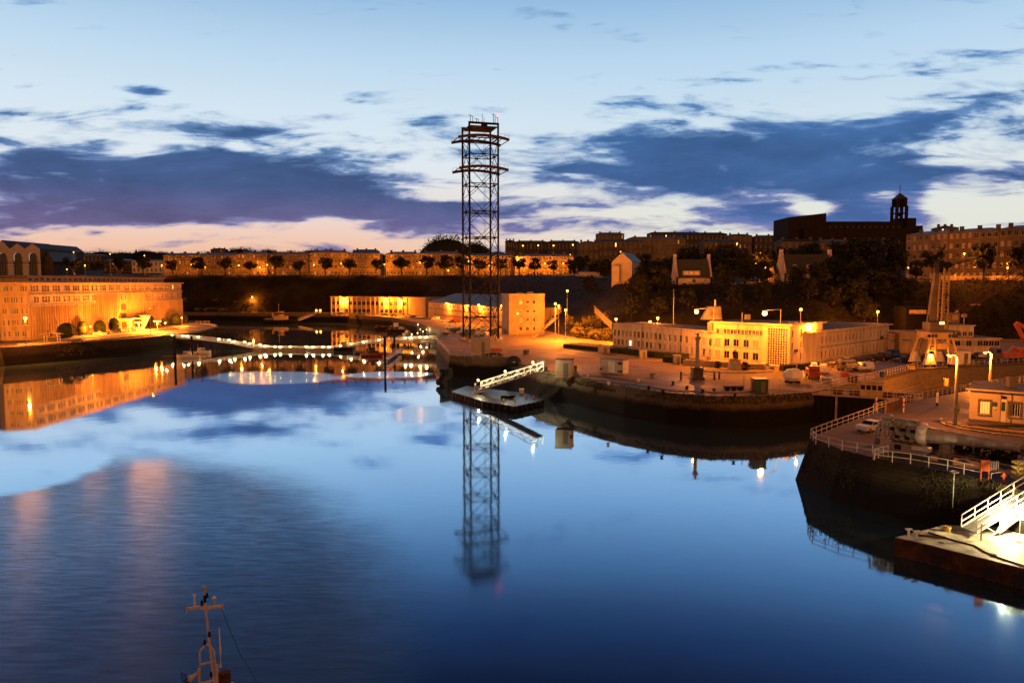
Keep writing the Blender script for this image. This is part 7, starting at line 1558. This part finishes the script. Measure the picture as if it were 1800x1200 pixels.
# ---- vessel under the camera: only the mast and wheelhouse top reach the frame
def vessel():
    d = 27.0; o = atd(366, 1200, d); t = T('harbour_vessel', 'vessel whose slim grey mast with crossarm, horn and whip aerial rises at the bottom left', 'boat', (o.x, o.y, 0)); D = d * K; s = D / F; Z = lambda py: atd(366, py, d).z; X = lambda px: (px - 366) * s * .99
    m = mat('buff_mast_paint', (.50, .44, .41), .55, .15, 2); mt = MB(); mt.tube([(.42, 0, 4.3), (.1, 0, Z(1120)), (-.02, 0, Z(1060))], [.06, .055, .045], m, 8); mt.obj('mast', t)
    ms = bpy.data.objects[mt.mats and 'mast' or 'mast'] if False else None
    c = MB(); zc = Z(1067); c.beam((X(331.5), .15, zc - .12), (X(356), .05, zc), .10, m, .12); c.beam((X(372), -.05, zc), (X(397), -.15, zc + .14), .10, m, .12); c.beam((X(354), 0, zc + .02), (X(366), 0, zc - .14), .07, m); c.beam((X(378), 0, zc + .04), (X(366), 0, zc - .14), .07, m); c.beam((X(356), 0, zc), (X(373), 0, zc + .02), .12, m)
    for px in (331.5, 397): c.beam((X(px), 0, zc - .25 + (.14 if px > 366 else 0)), (X(px), 0, zc + .05 + (.14 if px > 366 else 0)), .05, m)
    c.obj('crossarm', t)
    top = MB(); top.cyl((X(365), 0, Z(1058)), .07, .32, M_STEELD, 8); top.cyl((X(365), 0, Z(1040)), .10, .28, M_GALV, 8); top.obj('masthead_light', t)
    for px, py in ((370, 1045), (360, 1058), (372, 1113), (363, 1127), (373, 1183)): MB().cyl((X(px), -.05, Z(py) - .12), .075, .24, M_STEELD, 8, .05).obj('navigation_light', t)
    a = MB(); a.cyl((X(346), 0, Z(1066)), .035, .55, M_WPAINT, 6); a.ball((X(346), 0, Z(1046)), .07, M_WPAINT, 8, 5); a.obj('antenna', t)
    a = MB(); a.cyl((X(382), 0, Z(1062)), .03, .28, m, 6); a.ball((X(382), 0, Z(1050)), .10, M_WPAINT, 10, 6, sc=(1, 1, .7)); a.obj('satellite_dome', t)
    hp_ = MB(); z0 = 4.3; ya = -.05
    hp_.tube([(X(354), ya, z0), (X(353), ya, Z(1145)), (X(356), ya, Z(1140)), (X(365), ya, Z(1131))], .045, m, 7); hp_.tube([(X(385), ya, z0), (X(381), ya, Z(1165)), (X(379), ya, Z(1142)), (X(374), ya, Z(1134)), (X(366), ya, Z(1130))], .045, m, 7)
    hp_.beam((X(354), ya, Z(1166)), (X(380), ya, Z(1160)), .06, m); hp_.beam((X(352), ya, Z(1199)), (X(384), ya, Z(1193)), .07, m); hp_.tube([(X(350), ya, z0), (X(351), ya, Z(1173))], .07, m, 8); hp_.tube([(X(385), ya, z0), (X(384), ya, Z(1166))], .075, m, 8); hp_.obj('goalpost_frame', t)
    h = MB(); h.tube([(X(350), -.1, Z(1178)), (X(346), -.35, Z(1180)), (X(342), -.55, Z(1181))], [.05, .08, .15], m, 14); h.obj('horn', t)
    w = MB(); w.tube([(X(390), 0, Z(1172)), (X(390.5), 0, Z(1145)), (X(389.5), 0, Z(1103))], [.035, .03, .02], M_WPAINT, 6); w.beam((X(384), 0, Z(1170)), (X(390), 0, Z(1171)), .05, m); w.obj('whip_aerial', t)
    MB().tube([(X(393), 0, Z(1063)), (X(404), .3, Z(1110)), (X(418), .6, Z(1160)), (X(435), 1, Z(1205)), (X(460), 2, 3)], .012, M_STEELD, 4).obj('stay', t)
    r = MB(); r.tube([(X(399), -.1, Z(1200)), (X(399), -.1, Z(1178))], [.28, .26], M_RUST, 12); r.obj('lantern', t)
    MB().ball((X(407), -.2, Z(1204)), .34, M_WPAINT, 14, 8, sc=(1.1, 1, .6)).obj('raft_canister', t)
    dv = MB()
    for k in range(4): dv.tube([(X(330), 0, Z(1202)), (X(318 + k * 3), 0, Z(1195)), (X(316 + k * 3), 0, Z(1180 + k))], .015, M_STEELD, 4)
    dv.tube([(X(318), 0, Z(1197)), (X(335), 0, Z(1188)), (X(346), 0, Z(1182))], .02, M_STEELD, 4); dv.obj('antenna_array', t)
    wh = MB(); wh.prism([(-1.4, -1.2), (1.6, -1.2), (1.9, .6), (1.5, 2.4), (-1.3, 2.4), (-1.7, .6)], 2.2, 4.1, M_WPAINT); wo = wh.obj('wheelhouse', t); MB().prism([(-1.6, -1.4), (1.8, -1.4), (2.1, .6), (1.7, 2.6), (-1.5, 2.6), (-1.9, .6)], 4.1, 4.25, M_WPAINT).obj('roof', wo)
    MB().prism([(-1.42, -1.22), (1.62, -1.22), (1.92, .6), (1.52, 2.42), (-1.32, 2.42), (-1.72, .6)], 2.9, 3.7, M_GLASS).obj('windows', wo)
    place('hull', hull_mesh(11, 4.6, 2.0, M_STEELD, M_GREYR, .9), t, (0, -3, 0), math.pi / 2)
vessel()
# ------------------------------------------------------------------ hillside houses, trees, scrub
def gable_house(px0, px1, py_b, py_e, py_r, d, depth, lb, m, ridge='x', dorm=0, wins=4, chim=True, rm=None, skirt=0.0):
    a = atd(px0, py_b, d); c = atd(px1, py_b, d); z0 = a.z - .3; W = c.x - a.x; he = atd(px0, py_e, d).z - z0; hr = atd(px0, py_r, d).z - z0
    t = T('house', lb, 'house', (a.x, a.y, z0), 0, 'houses on the hillside'); b = MB(); k = .12
    if ridge == 'x':
        ww = facade(b, (0, 0), (W, 0), -4, he, [(.9, 1.5)], spaced(W, wins, 1.3), m) if wins else facade(b, (0, 0), (W, 0), -4, he, [], [], m)
        facade(b, (W, 0), (W, depth), -4, he, [], [], m); facade(b, (W, depth), (0, depth), -4, he, [], [], m); facade(b, (0, depth), (0, 0), -4, he, [], [], m)
        for x, fl in ((0, 1), (W, 0)): b.add([(x, 0, he), (x, depth, he), (x, depth / 2, hr)], [(0, 1, 2) if not fl else (2, 1, 0)], m)
        b.obj('wall', t)
        for pos, rz, w, h_ in ww: place('window', win_mesh(w, h_, random.choice(('plain', 'shut', 'blind'))), t, pos, rz)
        r = MB(); r.add([(0.1, -.5, he - .35), (W - .1, -.5, he - .35), (W - .1, depth / 2, hr), (.1, depth / 2, hr), (0.1, depth + .5, he - .35), (W - .1, depth + .5, he - .35)], [(0, 1, 2, 3), (3, 2, 5, 4)], rm or M_SLATE); ro = r.obj('roof', t)
        if chim:
            for x in (0, W):
                g = MB(); g.add([(x - .35, -.3, -4), (x + .35, -.3, -4), (x + .35, -.3, he), (x - .35, -.3, he)], [(0, 1, 2, 3)], M_PINK); pr = [(-.3, -4), (depth + .3, -4), (depth + .3, he), (depth * .62, hr + .6), (depth * .38, hr + .6), (-.3, he)]
                g.add([(x - .35, y, z) for y, z in pr] + [(x + .35, y, z) for y, z in pr], [tuple(range(6)), tuple(range(11, 5, -1))] + [(i, 6 + i, 6 + (i + 1) % 6, (i + 1) % 6) for i in range(6)], M_PINK); g.obj('gable_end', t)
                MB().box((x, depth / 2, hr + 1.2), (1.0, 1.8, 1.5), M_PINK).obj('chimney', t)
        for i in range(dorm):
            x = W * (i + .7) / (dorm + .4); f = .28; y = depth / 2 * f; z = he + (hr - he) * f; MB().box((x, y + .2, z + .55), (1.3, 1.5, 1.5), M_PINK).obj('dormer', ro); MB().box((x, y - .57, z + .6), (.8, .06, .9), M_GLASS).obj('dormer_window', ro)
    else:
        b.add([(0, 0, -4), (W, 0, -4), (W, 0, he), (W / 2, 0, hr), (0, 0, he)], [(0, 1, 2, 3, 4)], m); b.add([(W, 0, -4), (W, depth, -4), (W, depth, he), (W, 0, he)], [(0, 1, 2, 3)], m); b.add([(0, 0, -4), (0, 0, he), (0, depth, he), (0, depth, -4)], [(0, 1, 2, 3)], m); b.obj('wall', t)
        r = MB(); r.add([(-.3, -.3, he - .1), (W / 2, -.3, hr + .25), (W / 2, depth, hr + .25), (-.3, depth, he - .1), (W + .3, -.3, he - .1), (W + .3, depth, he - .1)], [(0, 1, 2, 3), (1, 4, 5, 2)], rm or M_SLATE); r.obj('roof', t)
    return t, W, he, hr
t, W, he, hr = gable_house(1075, 1111, 495, 460, 444, 258, 26, 'tall white gabled house end-on, with a slate roof running back', M_PINK, 'y')
t.rotation_euler = (0, 0, math.radians(-20)); MB().box((W * .28, -1.2, he * .4), (W * .3, 2.4, he * .8), M_PINK).obj('porch_tower', t); MB().box((W * .28, -1.2, he * .81), (W * .34, 2.7, .2), M_SLATE).obj('porch_roof', t)
t, W, he, hr = gable_house(1190, 1250, 499, 487, 455, 238, 9.5, 'slate-roofed house with white chimney gables and a wide pale dormer', M_PINK, 'x', 0, 3)
MB().box((W * .42, 1.1, he + 1.6), (W * .5, 2.4, 1.8), M_PINK).obj('wide_dormer', t); MB().box((W * .42, .8, he + 2.7), (W * .54, 2.6, .3), M_SLATE).obj('dormer_roof', t)
for i in range(3): MB().box((W * (.27 + .15 * i), -.13, he + 1.7), (W * .09, .06, 1.0), M_WPAINT).obj('shutter', t)
gable_house(1380, 1466, 492.5, 480, 446, 234, 10, 'broad slate-roofed house with three dormers and white chimney gables', M_PINK, 'x', 3, 5)
gable_house(1362, 1379, 491, 479, 462, 240, 8, 'low slate-roofed annexe left of the broad house', M_PINK, 'x', 0, 0, chim=False)
p = atd(1030, 485, 330); p.z = H(p.x, p.y); t = T('garden_wall', 'pale low wall and flat garage at the clifftop right of the lit blocks', 'garage', p); MB().box((3, 0, 1.0), (14, 4, 3.2), M_PINK).obj('wall', t); MB().box((3, 0, 2.7), (14.6, 4.6, .25), M_SLATE).obj('roof', t)

# plateau street trees and lamps
TGp = 'round trees along the clifftop road'
pxs = [(128, 428), (168, 430), (212, 430), (252, 428), (303, 425), (350, 425), (396, 424), (440, 424), (484, 425), (527, 424), (572, 424), (615, 425), (661, 424), (706, 424), (750, 423), (782, 424), (812, 422), (842, 422), (880, 420), (912, 416), (940, 414), (973, 410), (1003, 404), (1025, 395)]
for i, (px, d) in enumerate(pxs):
    p = atd(px, 484, d + 3); p.z = H(p.x, p.y); _s = 1.5 * random.uniform(.85, 1.2); tree(PLANE, p, (_s * random.uniform(1.15, 1.4), _s * 1.2, _s), f'round dark street tree on the clifftop road, {ORD[i]} from the left', TGp, name='street_tree')
LGp = 'street lamps along the clifftop road'
for i, (px, py, d, pw) in enumerate([(131, 443, 440, 400), (195, 446, 440, 300), (255, 449, 442, 300), (150, 466, 432, 1500), (118, 473, 432, 800), (206, 468, 432, 1200), (285, 466, 430, 2500), (337, 465, 430, 2200), (420, 466, 431, 2600), (457, 470, 436, 2600), (470, 465, 430, 1600), (552, 465, 431, 2200), (600, 463, 430, 2600), (660, 458, 432, 1500), (676, 464, 430, 4200), (738, 461, 429, 2600), (788, 475, 428, 1500), (824, 459, 427, 2600), (860, 466, 426, 3000), (909, 457, 424, 3600), (915, 458, 424, 3600), (958, 463, 421, 3200), (990, 463, 416, 3200), (1013, 457, 411, 4800)]):
    p = atd(px, 482, d); p.z = H(p.x, p.y); street_lamp(p, max(3, hp(p, py)), f'orange street lamp on the clifftop road, {ORD[i]} from the left', LGp, pw * 1.9, 'top', bulb=.42 if pw > 900 else .34)
for i, (px, py, d, pw) in enumerate([(919, 431.5, 560, 900), (946, 431, 560, 900), (973, 431, 560, 1500), (1007, 430, 540, 500)]):
    p = atd(px, 445, d); p.z = H(p.x, p.y); street_lamp(p, max(4, hp(p, py)), f'lamp on the upper road below the skyline right of the tower, {ORD[i]} from the left', 'lamps on the upper road', pw, 'top', bulb=.6)
for px, py, d, pw, lb in [(1693, 445, 236, 3800, 'lone street lamp before the right apartment range'), (1335, 445, 262, 1600, 'street lamp glowing through the trees left of the broad house'), (1328, 463, 250, 2600, 'low lamp lighting the yard among trees left of the broad house'), (1345, 470, 255, 2600, 'second low lamp in the lit yard left of the broad house'), (1596, 470, 262, 4200, 'lamp behind the trees at the orange corner of the right apartments'), (1480, 478, 262, 1500, 'lamp behind the dark trees right of the broad house'), (1770, 470, 238, 1200, 'lamp behind the tree at the right end of the apartment wall'), (1645, 476, 252, 2400, 'low lamp behind the second tree of the right apartments')]:
    p = atd(px, 490, d); p.z = H(p.x, p.y); street_lamp(p, max(2.5, hp(p, py)), lb, 'lamps on the right plateau', pw * 1.9, 'top', bulb=.3)
# low wall before the right apartments
for px0, px1, lb in ((1640, 1806, 'low pale wall with faded graffiti before the right apartments'),):
    a = atd(px0, 491, 245); c = atd(px1, 490, 240); a.z = H(a.x, a.y); t = T('roadside_wall', lb, 'wall', a, math.atan2(c.y - a.y, c.x - a.x)); L = (c - a).length; MB().box((L / 2, 0, .6), (L, .35, 2.6), M_CREAM).obj('wall', t)
    for u, w in ((.1, 2.2), (.16, 1.6), (.24, 2.4), (.62, 3.4), (.78, 2.0)): 
        b = MB()
        for k in range(3): b.tube([(L * u + k * w / 3, -.19, .9), (L * u + k * w / 3 + .25, -.19, 1.6), (L * u + k * w / 3 + .5, -.19, .9)], .05, M_REDP if k % 2 else M_WPAINT, 4)
        b.obj('graffiti', t)
RT = 'trees before the right apartments'
for px, d, s, lb in [(1580, 240, 1.25, 'tree before the orange corner of the right apartments'), (1640, 242, 1.35, 'second tree before the right apartments, over the crane column'), (1728, 238, 1.45, 'large round tree beside the lone street lamp'), (1800, 236, 1.4, 'tree at the frame edge before the right apartments'), (1610, 238, .9, 'small ragged tree between the corner tree and the second tree')]:
    p = atd(px, 491, d); p.z = H(p.x, p.y); tree(PLANE, p, 1.25 * s * 1.05, lb, RT)
# hillside woods on the right
W_ = 'dark trees on the wooded hillside'
wl = [(1122, 502, 246, .95), (1136, 500, 250, 1.0), (1150, 500, 252, 1.0), (1010, 470, 345, 1.0), (1048, 470, 340, 1.2), (1065, 478, 300, 1.1), (1035, 500, 280, .9), (1110, 505, 236, .8), (1130, 500, 232, 1.05), (1160, 498, 234, 1.1), (1180, 492, 256, 1.2), (1165, 470, 290, 1.5), (1210, 465, 300, 1.7), (1250, 470, 290, 1.8), (1270, 480, 262, 1.5), (1290, 485, 250, 1.6), (1320, 480, 268, 1.6), (1352, 480, 262, 1.7),
      (1310, 498, 236, 1.0), (1270, 508, 226, .9), (1340, 500, 232, 1.0), (1480, 485, 244, 1.6), (1500, 480, 252, 1.9), (1525, 490, 240, 1.8), (1550, 485, 246, 1.9), (1565, 505, 228, 1.5), (1540, 512, 222, 1.4), (1500, 510, 224, 1.3), (1470, 505, 228, 1.1), (1590, 512, 226, 1.2), (1440, 505, 222, .9), (1400, 505, 222, .8),
      (1100, 470, 330, 1.4), (1130, 465, 340, 1.5), (1075, 465, 345, 1.2), (1380, 465, 300, 1.6), (1430, 462, 300, 1.6), (1470, 465, 290, 1.7), (1410, 458, 330, 1.5), (1300, 462, 320, 1.6), (1500, 535, 212, 1.1), (1520, 545, 206, 1.0), (1462, 540, 208, .9), (1590, 540, 214, 1.0), (1420, 530, 210, .8), (1210, 530, 212, .8), (1160, 530, 212, .8), (1110, 525, 216, .9), (1290, 535, 208, .8), (1340, 530, 210, .8)]
for i, (px, py, d, s) in enumerate(wl):
    p = atd(px, py, d); p.z = H(p.x, p.y) - .3; row = 'upper' if d > 255 else ('middle' if d > 225 else 'lower')
    tree(BROAD, p, s * random.uniform(.9, 1.1), f'dark leafy {row} hillside tree, {ORD[i] if i < 40 else "forty-" + ORD[i - 40]} of the wood', W_)
# lit shrubs on the rock face and scrub at the cliff foot
RG = 'shrubs on the lit rock face'
rg = random.Random(3)
for i in range(38):
    px = rg.uniform(998, 1074) if i < 24 else rg.uniform(1080, 1240); d = hcol(px)[1] + rg.uniform(0, 24) if i < 24 else hcol(px)[1] + rg.uniform(1, 12); p = atd(px, 560, d); p.z = H(p.x, p.y) - .2
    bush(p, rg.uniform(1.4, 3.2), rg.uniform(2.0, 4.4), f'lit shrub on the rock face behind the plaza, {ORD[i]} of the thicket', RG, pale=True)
for i in range(16):
    px = rg.uniform(325, 445); d = rg.uniform(400, 410); p = atd(px, 545, d); p.z = H(p.x, p.y) - .2
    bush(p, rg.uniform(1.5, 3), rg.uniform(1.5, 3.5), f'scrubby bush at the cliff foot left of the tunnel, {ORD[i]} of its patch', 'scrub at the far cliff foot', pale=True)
# scrub cover over the slope: uncountable
def scrub():
    b = MB(); rg = random.Random(11)
    for i in range(16000):
        px = rg.uniform(300, 1900); _, df, dc, *_r = hcol(px); k = rg.random(); d = df + (dc - df) * k; x = (px - 900) / F * d * K; y = d * K; z = H(x, y) + rg.uniform(0, .9); s = rg.uniform(.3, .9)
        e = [Vector((rg.gauss(0, 1), rg.gauss(0, 1), rg.gauss(0, .8))).normalized() * s for _ in range(3)]; p = Vector((x, y, z)); b.add([p + e[0], p + e[1], p + e[2]], [(0, 1, 2)], M_LEAF if rg.random() < .6 else M_SLOPE)
    o = b.obj('undergrowth'); S(o, 'stuff'); tag(o, 'dark tangled undergrowth covering the cliff and hillside', 'undergrowth')
    b = MB()
    def along(pts, n, w, hmax, zf=lambda k: Q):
        P = [G(*q) for q in pts]; segs = [(a, c, (c - a).length) for a, c in zip(P, P[1:])]; T_ = sum(s[2] for s in segs)
        for i in range(n):
            u = rg.uniform(0, T_)
            for a, c, L in segs:
                if u <= L: break
                u -= L
            p = a + (c - a) * (u / L); off = rg.uniform(0, 1); dd = Vector(((c - a).y, -(c - a).x, 0)).normalized() * off * w; p = p + dd; p.z = zf(off); h = rg.uniform(.15, hmax); q = rg.uniform(-.2, .2)
            b.add([p + Vector((-.06, 0, 0)), p + Vector((.06, 0, 0)), p + Vector((q, q, h))], [(0, 1, 2)], M_GRASS if rg.random() < .6 else M_LEAF2)
    along([(1425, 771), (1436, 782), (1480, 793), (1561, 806), (1640, 825), (1735, 842), (1800, 862)], 1800, 1.0, .34, lambda k: Q - k * 4.0)
    along([(90, 605), (160, 600), (245, 594), (296, 589), (350, 583), (385, 575)], 3500, 2.4, .7, lambda k: Q - k * 4.2)
    along([(955, 651), (1060, 673), (1175, 690), (1250, 696), (1340, 696), (1425, 689)], 2600, .5, .5, lambda k: Q - k * 1.4)
    o = b.obj('bank_grass'); S(o, 'stuff'); tag(o, 'tufts of grass and weeds along the quay and bank edges', 'grass')
scrub()
# diagonal retaining wall of the old stair
a = atd(1045, 538, 216); c = atd(1075, 566, 200); t = T('stair_wall', 'pale triangular stair wall climbing the rock face left of the curved wing', 'retaining wall', (0, 0, 0))
MB().add([tuple(a), tuple(c), (c.x, c.y, c.z - 2.5), (a.x, a.y, a.z - 2.5)], [(0, 1, 2, 3)], M_GREYR).obj('wall', t)
MB().beam(a, c, .3, M_GREYR).obj('coping', t)
t = T('rock_stairs', 'long sloping stair rail beside the four-storey block', 'stairs', (0, 0, 0)); a = G(935, 596); c = atd(978, 558, 226)
MB().beam(a, c, 1.4, M_GREYR, .2).obj('flight', t); MB().beam(a + Vector((0, -.7, 1)), c + Vector((0, -.7, 1)), .08, M_GALV).obj('handrail', t)
